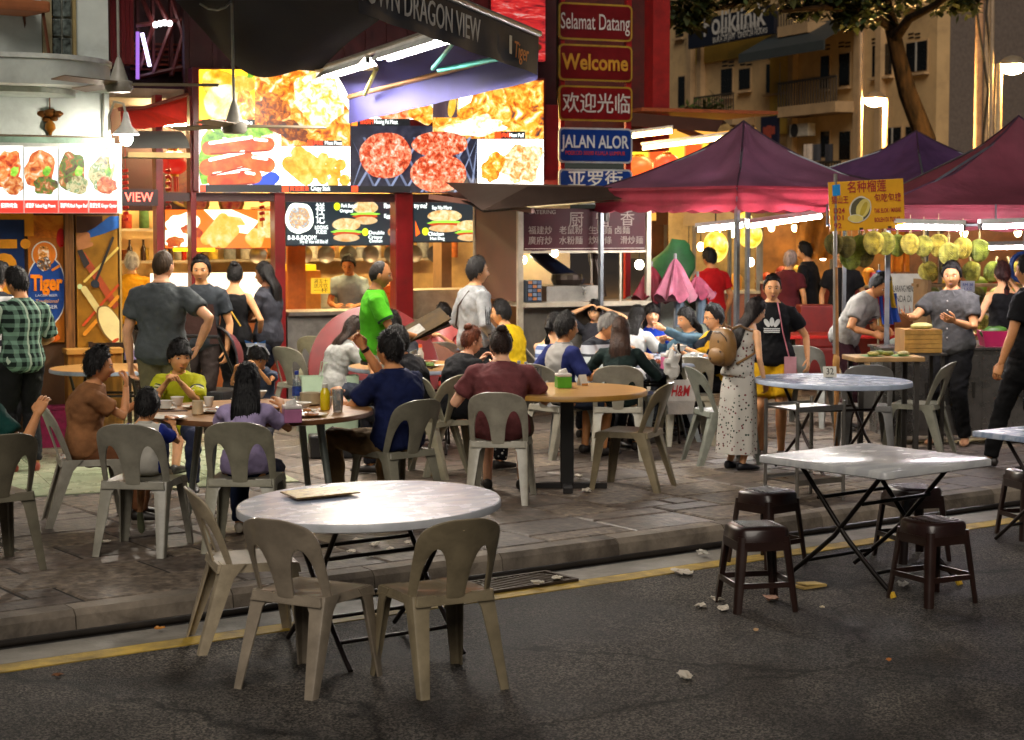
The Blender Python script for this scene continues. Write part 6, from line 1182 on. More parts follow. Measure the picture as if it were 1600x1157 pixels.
    if st != 'none':
        cap = {'short': 'short', 'buzz': 'buzz', 'bald': 'bald', 'long': 'parted', 'bob': 'bob', 'fringe': 'fringe', 'bun': 'up', 'pony': 'up', 'wavy': 'short'}[st]; thick = {'short': .021, 'buzz': .006, 'bald': .004, 'long': .017, 'bob': .02, 'fringe': .022, 'bun': .012, 'pony': .012, 'wavy': .034}[st]
        hcv = hair_cap(HH, cap, thick, seed); hb = MB().add([hc + HM3 @ (q * hk) for q in hcv], HFACES); rn_ = random.Random(int(seed * 100)); cand = [i for i in range(len(hcv)) if (hcv[i] - Vector(HH[i])).length > thick * .55 and hcv[i].length > Vector(HH[i]).length]
        for i in (rn_.sample(cand, min(len(cand), 800)) if st not in ('buzz', 'bald') else []):
            p = hcv[i]; n_ = Vector((p.x / .006, p.y / .009, p.z / .0135)).normalized(); dn = Vector((p.x * 2.5, p.y * 2.2 + .02, -.9)) if p.z < .085 else Vector((p.x * 6 + rn_.uniform(-.4, .4), p.y * 5 + rn_.uniform(-.1, .7), .1)); dn = (dn - n_ * dn.dot(n_)).normalized(); dn = (dn + n_ * rn_.uniform(.15, .7) + Vector((rn_.uniform(-.3, .3), rn_.uniform(-.3, .3), 0))).normalized(); q = dn.cross(n_).normalized() * rn_.uniform(.002, .0042); ln_ = rn_.uniform(.016, .034) * (1.25 if st == 'wavy' else 1); b0 = p - n_ * .003; vs = [b0 - q, b0 + q, b0 + dn * ln_ * .6 + q * .8 + n_ * .001, b0 + dn * ln_ - n_ * .002, b0 + dn * ln_ * .6 - q * .8 + n_ * .001]
            hb.add([hc + HM3 @ (v * hk) for v in vs], [(0, 1, 2, 4), (4, 2, 3)])
        ho = part('hair', hb, hm, t, smooth=False, fix=False); ho.data.shade_smooth()
        if st in ('long', 'bob'):
            YM = tw @ Matrix.Rotation(R(hyaw), 3, 'Z'); ln = hair_len if st == 'long' else .13; rs = []; N = 44; nz = 16
            for i in range(nz + 1):
                u = i / nz; zz = .03 - (ln + .03) * u; back = -.042 - .10 * sstep(.05, .5, u) * min(1, ln / .25) * (1 if lean < 25 else .4); wd = .078 + .018 * math.sin(min(1, u * 1.5) * math.pi * .5) - (.035 * max(0, u - .7) / .3 if st == 'long' else .008 * u); dp = .062 - .026 * sstep(.1, .5, u)
                c = hc + YM @ (Vector((0, back, zz)) * hk)
                if lean: c += Vector((0, -math.tan(R(min(lean, 25))) * max(0, -zz - .04) * .95, 0))
                ring = []
                for j in range(N):
                    a = 2 * math.pi * j / N; rr = 1 + .07 * noise.noise(Vector((math.cos(a) * 4.2, math.sin(a) * 4.2, u * 1.3 + seed))) + .05 * noise.noise(Vector((math.cos(a) * 11, math.sin(a) * 11, u * 2.2 + seed))); q = Vector((wd * rr * math.cos(a), dp * rr * math.sin(a), 0))
                    if i == nz: q.z = .035 * noise.noise(Vector((math.cos(a) * 6, math.sin(a) * 6, seed))) - .01
                    ring.append(c + YM @ (q * hk))
                rs.append(ring)
            hf = MB().loft(rs); rn_ = random.Random(int(seed * 90))
            for _ in range(170 if st == 'long' else 110):
                j = rn_.randrange(N); i0 = rn_.randrange(0, nz - 4); ln_i = min(nz - i0, rn_.randrange(4, 11)); o_ = rn_.uniform(.001, .006); cc = lambda i: sum(rs[i], Vector()) / N; strip = []
                for i in range(i0, i0 + ln_i + 1):
                    a_, b_ = rs[i][j], rs[i][(j + 1) % N]; ctr = cc(i); out = (a_ - ctr); out.z = 0; out.normalize(); w_ = (b_ - a_) * (.38 * (1 - ((i - i0) / ln_i) ** 2)); m_ = a_ + out * o_ * min(1, (i - i0) * .6); strip.append((m_ - w_ * .5, m_ + w_ * .5 + out * .001))
                hf.add([v for pr_ in strip for v in pr_], [(2 * q, 2 * q + 1, 2 * q + 3, 2 * q + 2) for q in range(len(strip) - 1)])
            hs = part('hair_fall', hf, hm, t, fix=False); hs.data.shade_smooth()
        if st == 'bun': part('hair_bun', MB().ell(hc + HM3 @ (Vector((0, -.055, .115)) * hk), (.04 * hk, .038 * hk, .033 * hk), 16, 11, warp=lambda v: v * (1 + .22 * noise.noise(v * 70 + Vector((seed, 0, 0))))), hm, t, smooth=True)
        if st == 'pony':
            b0 = hc + HM3 @ (Vector((0, -.10, .02)) * hk); part('ponytail', MB().tube([b0 + HM3 @ Vector((0, .03, 0)), b0, b0 + Vector((0, -.03, -.05)), b0 + Vector((0, -.035, -.16)), b0 + Vector((0, -.02, -.30))], [.018, .022, .032, .028, .006], 14), hm, t, smooth=True)
    INFO[label] = dict(t=t, hc=hc, HM3=HM3, arms=arms, sp=sp_, rt=rt, fw=fw, up=up, pel=pel, k=k, lg=lg); return t
INFO = {}
def bake_people():
    bpy.context.view_layer.update(); dg = bpy.context.evaluated_depsgraph_get()
    for o, mat, wr, seed, ex in REMESH:
        me = bpy.data.meshes.new_from_object(o.evaluated_get(dg)); o.modifiers.clear(); o.data = me; me.materials.clear(); me.materials.append(mat)
        n = len(me.vertices); co = np.empty(n * 3); me.vertices.foreach_get('co', co); co = co.reshape(-1, 3)
        if wr:
            no = np.empty(n * 3); me.vertices.foreach_get('normal', no); no = no.reshape(-1, 3)
            d = np.array([noise.noise(Vector((x * 6 + seed, y * 6, z * 9))) + 1.5 * (.5 - abs(noise.noise(Vector((x * 9 + seed, y * 9 + z * 5, z * 13 + x * 8))))) ** 1 + .7 * (.4 - abs(noise.noise(Vector((x * 22, y * 22 + seed, z * 26 - x * 14))))) for x, y, z in co]); co = co + no * (d * wr)[:, None]; me.vertices.foreach_set('co', co.ravel())
        if ex is not None:
            bm = bmesh.new(); bm.from_mesh(me); m2 = ex.mesh(mat); bm.from_mesh(m2); bm.to_mesh(me); bm.free()
        me.shade_smooth(); me.update()
# ---------------- who sits and stands where
def at(px, py, z=PZ): p = G(px, py, z); return (p.x, p.y)
def seat_at(px, py, yaw, back=.02): p = G(px, py, PZ); f = Vector((-math.sin(R(yaw)), math.cos(R(yaw)), 0)); p = p - f * back; return (p.x, p.y)
BK = '14100f'
DARKP = cloth('16161a')
person('seated person in dark green cut by the left edge, arm on the chair back', seat_at(-54, 880, 30), 20, 1.68, True, lean=2, top=cloth('12403a'), bottom=cloth('1a1c20'), Rr=(.42, .02, .86), skinc='b07a50', face=False, hair=('short', BK), curl=(.5, .3))
person('standing man in green plaid shirt and black trousers looking down', at(38, 738), 28, 1.65, hyaw=32, hpitch=18, top=pattern('plaid', ('16221e', '6f8f7c', 'a8b8a4')), sleeve='half', bottom=cloth('121214'), L=(-.20, .26, 1.0), Rr=(.16, .28, 1.0), skinc='b07a50', hem=-.17, hair=('short', BK), shoes='8a3a28', build=.96)
person('seated woman in brown blouse lifting food to her mouth', seat_at(140, 815, -72), -74, 1.56, True, True, lean=8, hpitch=4, hyaw=-6, Rr=(.02, .27, .90), L=(-.1, .40, .80), top=cloth('8a5d3a', .2), bottom=cloth('6a4228'), build=1.16, skinc='b07a52', hair=('wavy', BK), curl=(.5, .9), nrmR=(-.3, -1, .2), hem=-.09)
person('boy in yellow shirt with striped sleeves facing the road', at(283, 762), 186, 1.42, True, hyaw=22, hpitch=4, top=cloth('b8b822'), sleeve='half', bottom=cloth('2a3048'), L=(-.03, .34, .82), Rr=(.07, .36, .82), skinc='c08a5c', hair=('fringe', BK), headk=1.1, lean=10, curl=(.8, .8))
person('toddler in white and blue shirt with his back to the road', seat_at(226, 852, -8, -.02), -6, .98, True, lean=6, hpitch=12, top=pattern('raglan', ('b8b4aa', '1c2a7a'), .10), bottom=cloth('a39a84'), legs='shorts', L=(-.12, .22, .72), Rr=(.12, .22, .72), skinc='b8845a', hair=('short', BK), headk=1.16, face=False, feet=(.07, .12, .17), seat=.43, shoes='6f7458')
person('girl in lavender top with long black hair at the family table', seat_at(386, 848, -3), -4, 1.46, True, True, lean=6, hpitch=10, hyaw=8, top=cloth('a596bc'), bottom=cloth('1c2640'), L=(-.12, .34, .82), Rr=(.16, .34, .82), skinc='b8845a', hair=('long', '0e0c0e'), hair_len=.36, face=False, headk=1.05, shoes='c8bca8', hem=-.05)
person('small girl with a bow headband eating at the family table', at(412, 740), 172, 1.12, True, True, lean=10, hpitch=24, top=cloth('3a4254'), sleeve='cap', bottom=cloth('2a2a34'), L=(-.03, .26, .86), Rr=(.14, .26, .84), skinc='a8744a', hair=('fringe', BK), headk=1.12, seat=.47, curl=(.8, .8))
person('man in navy shirt and glasses gesturing with his left hand', seat_at(618, 800, 42), 44, 1.74, True, lean=4, hpitch=2, hyaw=12, top=cloth('141d44'), bottom=cloth('7a6344'), L=(-.19, .40, .80), Rr=(-.02, .33, 1.12), build=1.1, skinc='b07a50', hair=('short', BK), glasses=True, curl=(.7, .7), knees_out=.12, nrmR=(-.8, -.3, .2))
person('diner in black shirt beside the man in navy', seat_at(650, 742, 66), 62, 1.64, True, lean=18, hpitch=5, hyaw=10, top=cloth('101014'), bottom=cloth('1c1c22'), L=(-.12, .34, .82), Rr=(.16, .32, .80), skinc='b07a50', hair=('short', BK))
person('man in grey shirt seen from behind in front of the grill shop', at(256, 742), -8, 1.80, hpitch=2, hyaw=-16, top=cloth('4d5254'), bottom=cloth('6f6850'), legs='shorts', Rr=(.30, -.02, 1.02), L=(-.27, .02, .88), skinc='c08e6c', hair=('buzz', '4a3826'), face=False, build=1.12, hem=-.13, elbR=(1, -.4, 0))
person('young man in dark shirt and brown apron walking towards the tables', at(318, 690), 176, 1.70, hyaw=6, hpitch=4, top=cloth('31363c'), bottom=cloth('2a211e'), apron=cloth('3f2a26'), L=(-.24, .06, .84), Rr=(.24, .02, .86), skinc='b8845a', hair=('short', BK), build=.95, feet=((-.1, .14), (.09, -.1)))
person('woman in black tank top with a yellow strap seen from behind', at(368, 672), -6, 1.62, fem=True, hpitch=6, top=cloth('0f0f12'), sleeve='none', bottom=cloth('101014'), skinc='b8845a', hair=('bun', BK), face=False, L=(-.22, .1, .98), Rr=(.22, .1, .92))
person('woman in dark grey shirt with long black hair facing the shop', at(420, 668), 72, 1.62, fem=True, hpitch=2, top=cloth('35363e'), bottom=cloth('1a2134'), L=(-.08, .34, 1.02), Rr=(.10, .32, 1.02), skinc='80553a', hair=('long', BK), hair_len=.34, build=1.12)
person('older waiter in lime green polo holding dark menus', at(588, 716), -82, 1.69, hpitch=6, hyaw=-6, top=cloth('4fae1e'), bottom=cloth('b0a890'), L=(-.06, .33, 1.06), Rr=(.14, .34, 1.03), skinc='96663f', hair=('bald', '2a221e'), build=.94, curl=(.8, .8), nrmL=(.2, -.3, 1), nrmR=(-.2, -.3, 1))
person('woman in pale grey top bending over the tan table', at(520, 690), -58, 1.60, True, True, lean=20, hpitch=16, top=cloth('a8a8a4', .25), bottom=cloth('3a3f4c'), skinc='c09068', hair=('long', '2c1c12'), hair_len=.30, L=(-.1, .42, .8), Rr=(.12, .40, .8), face=False)
person('black haired diner half hidden behind the menus', at(614, 692), 178, 1.64, True, hpitch=14, top=cloth('24262c'), bottom=DARKP, L=(-.12, .34, .80), Rr=(.14, .34, .80), skinc='b8845a', hair=('fringe', BK))
person('woman with shoulder length hair looking down at the pale table', at(696, 652), 172, 1.60, True, True, hpitch=14, hyaw=-14, top=pattern('stripe', ('c8c4bc', '1c1c20'), .5), bottom=DARKP, L=(-.04, .38, .84), Rr=(.18, .36, .82), skinc='c8966c', hair=('bob', '1c1410'))
person('standing man in grey sweatshirt with black shoulder stripes', at(742, 694), -60, 1.69, hpitch=0, hyaw=-14, top=cloth('9a9c9e', .18), sleeve='long', bottom=cloth('2a2c30'), skinc='c08e64', hair=('short', BK), L=(-.2, .15, .98), Rr=(.22, .12, .95), build=1.0)
person('man in bright yellow shirt sitting at the back table', at(798, 662), 58, 1.70, True, lean=8, hpitch=6, hyaw=18, top=cloth('d8b414'), bottom=cloth('26282c'), L=(-.12, .36, .82), Rr=(.10, .36, .82), skinc='b8845a', hair=('short', BK), build=1.08)
person('red haired woman with a bun in black top and floral skirt', seat_at(716, 738, -60), -48, 1.62, True, True, lean=14, hpitch=10, hyaw=-18, top=cloth('0e0e12'), bottom=pattern('floral', ('101014', 'c8c4bc', '8a8a88'), 1.2), L=(-.10, .34, .86), Rr=(.16, .30, .84), skinc='cf9a7c', hair=('bun', '6a3216'), build=1.1)
person('person in maroon shirt with sunglasses on the head, back to the road', seat_at(783, 776, -6), -4, 1.72, True, lean=8, hpitch=12, hyaw=14, top=cloth('6c3a3c', .16), bottom=cloth('6a5a44'), legs='shorts', L=(-.26, .26, .80), Rr=(.22, .34, .82), skinc='c99a7c', hair=('bun', '2c1a12'), face=False, build=1.18, hem=-.09)
person('boy in grey shirt with navy sleeves turned towards the tents', at(880, 716), -52, 1.58, True, hpitch=2, hyaw=-14, top=pattern('raglan', ('8f8c88', '1c2456'), .105), bottom=cloth('2a3040'), legs='shorts', L=(-.2, .12, .70), Rr=(.15, .25, .72), skinc='a8744a', hair=('short', BK), headk=1.05, sleeve='half', seat=.45, build=.84)
person('woman in off shoulder top behind the boy', at(862, 690), -30, 1.60, True, True, hpitch=8, top=pattern('stripe', ('b8c0d0', '5a6a94'), .6), sleeve='none', bottom=DARKP, skinc='c09068', hair=('pony', BK), L=(-.1, .34, .8), Rr=(.16, .34, .8), face=False, hem=-.05)
person('grey haired man in striped shirt looking at his food', at(926, 692), -128, 1.66, True, hpitch=24, hyaw=10, lean=12, top=pattern('stripe', ('a8aab0', '26282e'), .28), bottom=DARKP, L=(-.1, .34, .82), Rr=(.14, .34, .84), skinc='ad7a52', hair=('short', '8a8580'), build=1.06)
person('woman with long wavy brown hair in dark green top', seat_at(968, 712, -3), -6, 1.62, True, True, hpitch=6, lean=6, top=cloth('10201e'), sleeve='long', bottom=cloth('26282e'), L=(-.22, .28, .82), Rr=(.26, .26, .80), skinc='c09068', hair=('long', '3a2213'), hair_len=.34, face=False)
person('black haired woman raising both hands to her head', at(930, 648), 176, 1.64, True, True, hpitch=10, hyaw=-18, top=cloth('2a2a30'), bottom=DARKP, L=(-.12, .13, 1.09), Rr=(.11, .13, 1.11), skinc='c09068', hair=('bob', BK), elbL=(-1, .3, 0), elbR=(1, .3, 0))
person('woman in white shirt with long black hair leaning to the table', at(984, 664), -28, 1.64, True, True, lean=14, hpitch=10, top=cloth('c8c8c6'), bottom=DARKP, L=(-.12, .36, .82), Rr=(.16, .36, .82), skinc='c09068', hair=('long', BK), hair_len=.3, face=False)
person('smiling woman in royal blue shirt facing the road', at(1018, 658), 178, 1.60, True, True, hpitch=-4, hyaw=6, top=cloth('12349a'), bottom=DARKP, L=(-.20, .2, .80), Rr=(.14, .3, .80), skinc='cf9c78', hair=('bob', '16100e'), smile=True)
person('woman in denim shirt reaching across the table', at(1086, 668), 128, 1.62, True, True, hpitch=8, hyaw=-10, lean=10, top=cloth('46606f', .2), sleeve='long', bottom=cloth('1c2028'), L=(-.10, .52, .98), Rr=(.10, .34, .84), skinc='b8845a', hair=('long', BK), hair_len=.2, build=1.1, nrmL=(.5, -.5, -.5), curl=(.7, .8))
person('young man in glasses and black yellow shirt', at(1120, 676), 112, 1.68, True, hpitch=8, hyaw=-4, top=pattern('blocks', ('12141c', 'c8981c'), .8), bottom=DARKP, L=(-.12, .36, .80), Rr=(.10, .36, .78), skinc='b8845a', hair=('short', BK), glasses=True)
person('black haired diner behind the woman in denim', at(1092, 628), 20, 1.62, True, hpitch=6, top=cloth('4a4f5a'), bottom=DARKP, skinc='b8845a', hair=('wavy', BK), face=False)
person('girl in floral dress with long hair leaning forward', at(1150, 734), -58, 1.42, fem=True, lean=18, hpitch=14, hyaw=-6, top=pattern('floral', ('b4b0a8', '6a2a30', '2c4038'), 1.4), sleeve='none', bottom=pattern('floral', ('b4b0a8', '6a2a30', '2c4038'), 1.4), legs='dress', L=(-.16, .16, .80), Rr=(.20, .12, .72), skinc='c09068', hair=('long', '1c1210'), hair_len=.42, shoes='14141a', build=.9, hem=-.03)
person('woman in black shirt with white emblem and mustard shorts', at(1204, 716), 172, 1.57, fem=True, hpitch=2, hyaw=6, top=cloth('0f0f12'), bottom=cloth('c89a10'), legs='shorts', L=(-.30, .04, .84), Rr=(.27, .06, .84), skinc='b8845a', hair=('pony', '1c1410'), build=1.22, hem=-.07, shoes='3a2a22')
person('man in pale grey shirt cutting durian at the board', at(1316, 672), -118, 1.64, lean=32, hpitch=34, hyaw=-20, top=cloth('8f8c86', .2), bottom=cloth('2c1018'), L=(-.08, .40, .96), Rr=(.16, .34, .94), skinc='a06c42', hair=('short', BK), build=1.05, curl=(.8, .8))
person('man in dark grey shirt holding out his open hand', at(1484, 694), 152, 1.65, hpitch=4, hyaw=8, top=cloth('4c4c4c', .16), bottom=cloth('0e0e10'), L=(-.10, .30, 1.12), Rr=(.28, .42, 1.16), skinc='ad7a52', hair=('short', BK), build=1.18, hem=-.15, shoes='a87a58', curl=(.2, .15), nrmL=(.4, -.5, .6), nrmR=(-.3, -.4, .7), feet=((-.14, .02), (.12, .04)))
person('woman in black sleeveless top with a red ponytail at the durian stall', at(1564, 676), 12, 1.64, fem=True, hpitch=2, hyaw=-10, top=cloth('0e0e10'), sleeve='none', bottom=cloth('26141a'), legs='shorts', skinc='c8946c', hair=('pony', '3a1814'), face=False, L=(-.24, .16, .98), Rr=(.25, .34, 1.42))
person('man in black walking past, cut by the right edge', at(1606, 732), 48, 1.74, hpitch=2, top=cloth('111114'), bottom=cloth('0c0c0e'), skinc='a8744a', hair=('short', BK), face=False, L=(-.30, .10, .86), Rr=(.25, -.1, .9), build=1.1, feet=((-.1, .28), (.1, -.2)))
person('stallholder in red shirt behind the pink parasols', (D(1112, 450, 22.5).x, 22.5), 30, 1.68, hpitch=12, top=cloth('b01418'), bottom=DARKP, skinc='a8744a', hair=('short', BK), face=False, vox=.018)
person('passer-by in dark jacket behind the purple tent', (D(1262, 430, 24).x, 24), 60, 1.74, hpitch=10, top=cloth('15151a'), sleeve='long', bottom=DARKP, skinc='b8845a', hair=('short', BK), vox=.018)
person('passer-by in brown red top with a pale cap behind the tent', (D(1232, 430, 23.6).x, 23.6), -40, 1.62, hpitch=10, top=cloth('5a2028'), bottom=DARKP, skinc='b8845a', hair=('short', 'c8b0a8'), face=False, vox=.018)
person('cook in yellow shirt and white cap inside the left bay', (D(206, 430, 21.2).x, 21.2), 10, 1.64, hpitch=10, top=cloth('d8981c'), bottom=DARKP, skinc='b8845a', hair=('short', 'd8d4cc'), face=False, vox=.018)
person('cook bending over the counter inside the grill shop', (D(548, 430, 21.6).x, 21.6), 176, 1.64, hpitch=20, lean=12, top=cloth('8fa0a8'), bottom=DARKP, skinc='a8744a', hair=('short', BK), vox=.018, L=(-.1, .34, 1.0), Rr=(.12, .34, 1.0))
person('dim figure in striped shirt at the left edge by the beer poster', at(-2, 712), -20, 1.66, hpitch=8, top=pattern('stripe', ('c8c8c8', '2a2a30'), .4), bottom=DARKP, skinc='b07a50', hair=('short', BK), face=False, vox=.018)
person('customer in black between the durian cutter and the far stalls', (D(1316, 430, 23).x, 23), 160, 1.68, top=cloth('1a1a1e'), bottom=DARKP, skinc='b8845a', hair=('short', BK), vox=.018)
bake_people()
def recolour(lab, nm, m):
    for ch in INFO[lab]['t'].children:
        if ch.name.split('.')[0] == nm: ch.data.materials.clear(); ch.data.materials.append(m)
WL_ = 'older waiter in lime green polo holding dark menus'; recolour(WL_, 'collar', cloth('1f3d24'))
for s in (-1, 1): a, b, c = INFO[WL_]['arms'][s]; part('sleeve_cuff', MB().tube([lerp(a, b, .575), lerp(a, b, .635)], .0745, 18), cloth('1f3d24'), INFO[WL_]['t'], smooth=True)
part('belt', MB().loft([[INFO[WL_]['sp'](tt) + INFO[WL_]['rt'] * (.176 * math.cos(q)) + INFO[WL_]['fw'] * (.130 * math.sin(q)) for q in [2 * math.pi * i / 24 for i in range(24)]] for tt in (-.115, -.085)], cap=False), leather('1c1410'), INFO[WL_]['t'], smooth=True)
DG_ = 'man in dark grey shirt holding out his open hand'; i_ = INFO[DG_]
for s in (-1, 1): part('collar_flap', MB().add([i_['sp'](.525) + i_['rt'] * (s * .065) + i_['fw'] * .02, i_['sp'](.52) + i_['rt'] * (s * .02) + i_['fw'] * .085, i_['sp'](.455) + i_['rt'] * (s * .055) + i_['fw'] * .125, i_['sp'](.49) + i_['rt'] * (s * .095) + i_['fw'] * .07], [(0, 1, 2, 3)]), cloth('565656', .1), i_['t'], fix=False)
for q in range(5): part('button', MB().ell(i_['sp'](.42 - q * .085) + i_['fw'] * .163, (.007, .007, .007), 8, 6), M('c8c4bc', .4), i_['t'], smooth=True)
CUT = 'man in pale grey shirt cutting durian at the board'; i_ = INFO[CUT]
for q, (x, zt, w_, c_) in enumerate(((0, .36, .09, '26222a'), (-.03, .33, .05, 'b02a34'), (.035, .31, .06, '8a2a30'), (0, .29, .10, '2c2a30'))): part('shirt_print', MB().add([i_['sp'](zt) + i_['rt'] * (x - w_) + i_['fw'] * .152, i_['sp'](zt) + i_['rt'] * (x + w_) + i_['fw'] * .152, i_['sp'](zt - .02) + i_['rt'] * (x + w_ * .9) + i_['fw'] * .153, i_['sp'](zt - .022) + i_['rt'] * (x - w_ * .8) + i_['fw'] * .153], [(0, 1, 2, 3)]), M(c_, .7), i_['t'], fix=False)
# ================================================================== small things
TZ = PZ + .742
def on(px, py, z=TZ): p = G(px, py, z); return Vector((p.x, p.y, z))
def lathe_thing(name, label, cat, p, prof, m, n=20, grp=None, extra=()):
    t = thing(name, label, cat, p, group=grp); part('body', MB().lathe(prof, n), m, t, smooth=True)
    for nm, pr, mm in extra: part(nm, MB().lathe(pr, n), mm, t, smooth=True)
    return t
POR = M('d8d4ca', .25, var=.06); PLT = [(.02, 0), (.07, .004), (.11, .016), (.115, .018), (.07, .009), (.01, .007)]; BOWL = [(.035, 0), (.04, .008), (.065, .045), (.068, .05), (.06, .046), (.03, .012), (.005, .01)]; CUP = [(.028, 0), (.032, .004), (.045, .055), (.047, .06), (.042, .056), (.028, .008), (.004, .006)]
def tissue_box(p, lb, c, rz=0, s=1.0):
    t = thing('tissue_box', lb, 'tissue box', p, rz); part('box', MB().bb(-.055 * s, .055 * s, -.055 * s, .055 * s, 0, .085 * s), M(c, .4), t, bevel=.006); part('lid', MB().bb(-.056 * s, .056 * s, -.056 * s, .056 * s, .086 * s, .108 * s), M('d8cfc8', .4), t, bevel=.008)
    part('tissue', MB().ell((0, 0, .115 * s), (.035, .02, .03), 9, 6, warp=lambda v: v * (1 + .5 * noise.noise(v * 60))), M('e0dcd4', .8), t)
# ---- family table
for px, py, nm, lb in ((265, 656, 'plate', 'white plate in front of the toddler'), (330, 645, 'plate', 'white plate by the girl in lavender'), (425, 640, 'plate', 'white plate behind the pink tissue box'), (484, 651, 'plate', 'white plate by the navy man\'s wrist')):
    t = lathe_thing(nm, lb, 'plate', on(px, py), PLT, POR); part('food', MB().ell((.01, 0, .014), (.05, .04, .012), 10, 6, warp=lambda v: v * (1 + .4 * noise.noise(v * 50))), M('a8683a', .6, var=.5, scale=40), t)
t = lathe_thing('cup', 'white teacup on a saucer before the boy in yellow', 'cup', on(259, 640), CUP, POR, extra=(('saucer', [(.03, -.001), (.075, .012), (.077, .014), (.03, .004)], POR), ('tea', [(.040, .045), (.001, .046)], M('6a3a18', .1)))); part('handle', MB().tube([(.044, 0, .045), (.065, 0, .04), (.06, 0, .018), (.036, 0, .016)], .005, 6), POR, t)
lathe_thing('cup', 'white cup beside the saucer', 'cup', on(277, 634), CUP, POR); lathe_thing('cup', 'pale cup left of the girl in lavender', 'cup', on(309, 648), [(.03, 0), (.038, .005), (.036, .09), (.032, .088), (.03, .01)], M('cbb894', .4))
lathe_thing('soup_bowl', 'round bowl held by the small girl', 'bowl', on(403, 622), BOWL, POR); lathe_thing('soup_bowl', 'deep beige bowl between the water bottle and the juice', 'bowl', on(486, 633), [(.05, 0), (.075, .01), (.078, .085), (.07, .08), (.05, .02), (.01, .015)], M('a89878', .5)); 
t = thing('water_bottle', 'clear water bottle with blue cap on the family table', 'bottle', on(464, 632)); part('bottle', MB().lathe([(.028, 0), (.032, .006), (.032, .15), (.029, .165), (.014, .195), (.013, .205)], 18), M('c4d4dc', .08, var=.05, trans=.75), t, smooth=True); part('cap', MB().lathe([(.015, .205), (.015, .228), (.012, .231)], 14), M('1c3a9a', .35), t); part('wrapper', MB().lathe([(.0325, .06), (.0325, .125)], 18, cap=False), M('2a4a9c', .4, var=.5, scale=40), t)
t = thing('juice_bottle', 'bottle of bright yellow juice on the family table', 'bottle', on(508, 641)); part('bottle', MB().lathe([(.028, 0), (.033, .006), (.034, .09), (.03, .125), (.017, .145), (.017, .15)], 18), M('d8c010', .2, var=.05, coat=.5), t, smooth=True); part('cap', MB().lathe([(.018, .15), (.018, .172), (.014, .175)], 14), M('c8c4b8', .4), t)
t = thing('drinking_glass', 'tall clear tumbler beside the yellow juice', 'glass', on(528, 644)); part('glass', MB().lathe([(.03, 0), (.04, .15), (.037, .15), (.028, .01)], 20), M('d4dce0', .06, var=.02, trans=.85), t, smooth=True); part('ice', MB().box((0, 0, .03), (.03, .03, .03)).box((.004, 0, .062), (.028, .03, .028)), M('d8dee2', .15, trans=.5), t)
tissue_box(on(456, 660), 'pink tissue box with white lid on the family table', 'a8688c', .3); 
t = thing('sauce_dish', 'small dish of fried snacks by the beige bowl', 'dish', on(480, 645)); part('dish', MB().lathe(PLT, 18).mesh and MB().lathe([(r * .6, z) for r, z in PLT], 18), POR, t, smooth=True); part('snack', MB().ell((0, 0, .016), (.03, .025, .014), 9, 6), M('b8742c', .6, var=.4, scale=40), t)
# ---- white road table: bamboo covered menu
p = G(500, 773, .744); t = thing('menu_book', 'tan printed menu lying on the white road table', 'menu', p + Vector((0, 0, .008)), .32, rot=(0, R(-1.7), .45)); part('cover', MB().bb(-.17, .17, -.13, .13, 0, .006), M('7a5a2c', .5), t, bevel=.002); part('page', MB().bb(-.165, .165, -.125, .125, .0062, .0075), PR(('a8863c', 'd8bc6a', 'e8d690', '8a5a2c'), 16, lit=False), t)
# ---- tan table
tissue_box(on(880, 606), 'green tissue box on the tan round table', '4f9a22', .2); t = thing('number_stand', 'small white table number stand beside the green tissue box', 'stand', on(910, 603), .6); part('card', MB().add([(-.035, -.03, 0), (.035, -.03, 0), (.035, 0, .085), (-.035, 0, .085), (.035, .03, 0), (-.035, .03, 0)], [(0, 1, 2, 3), (3, 2, 4, 5)]), M('d8d4c8', .5), t, fix=False); part('ornament', MB().bb(-.03, .03, -.034, -.032, .004, .02), M('c88a4a', .5), t)
def beer(p, lb):
    t = thing('beer_bottle', lb, 'bottle', p); part('glass', MB().lathe([(.028, 0), (.031, .005), (.031, .13), (.026, .155), (.013, .185), (.012, .225), (.014, .23)], 16), M('3a1606', .08, var=.05, coat=.6), t, smooth=True); part('label', MB().lathe([(.0316, .05), (.0316, .11)], 16, cap=False), M('1c2c6a', .4, var=.4, scale=50), t); part('foil', MB().lathe([(.0135, .185), (.0128, .225), (.0148, .232), (.005, .235)], 12), M('c8ccd4', .35, .4), t); part('neck_label', MB().lathe([(.0225, .163), (.0165, .178)], 14, cap=False), M('d8d8d4', .4), t)
beer(on(811, 614), 'brown beer bottle beside the maroon shoulder'); beer(on(822, 616), 'brown beer bottle nearer the yellow rim')
# ---- 32 card
t = thing('number_card', 'white card reading 32 on the pale blue table', 'card', on(1297, 590) + Vector((0, 0, .004)), .12, rot=(R(-12), 0, .1)); part('card', MB().bb(-.055, .055, 0, .004, 0, .085), M('d8d2c2', .6), t); text('32', 0, .042, .075, M('2a2622', .6), t, -.003, .06); part('stand', MB().bb(-.03, .03, .004, .05, 0, .003), M('d8d2c2', .6), t)
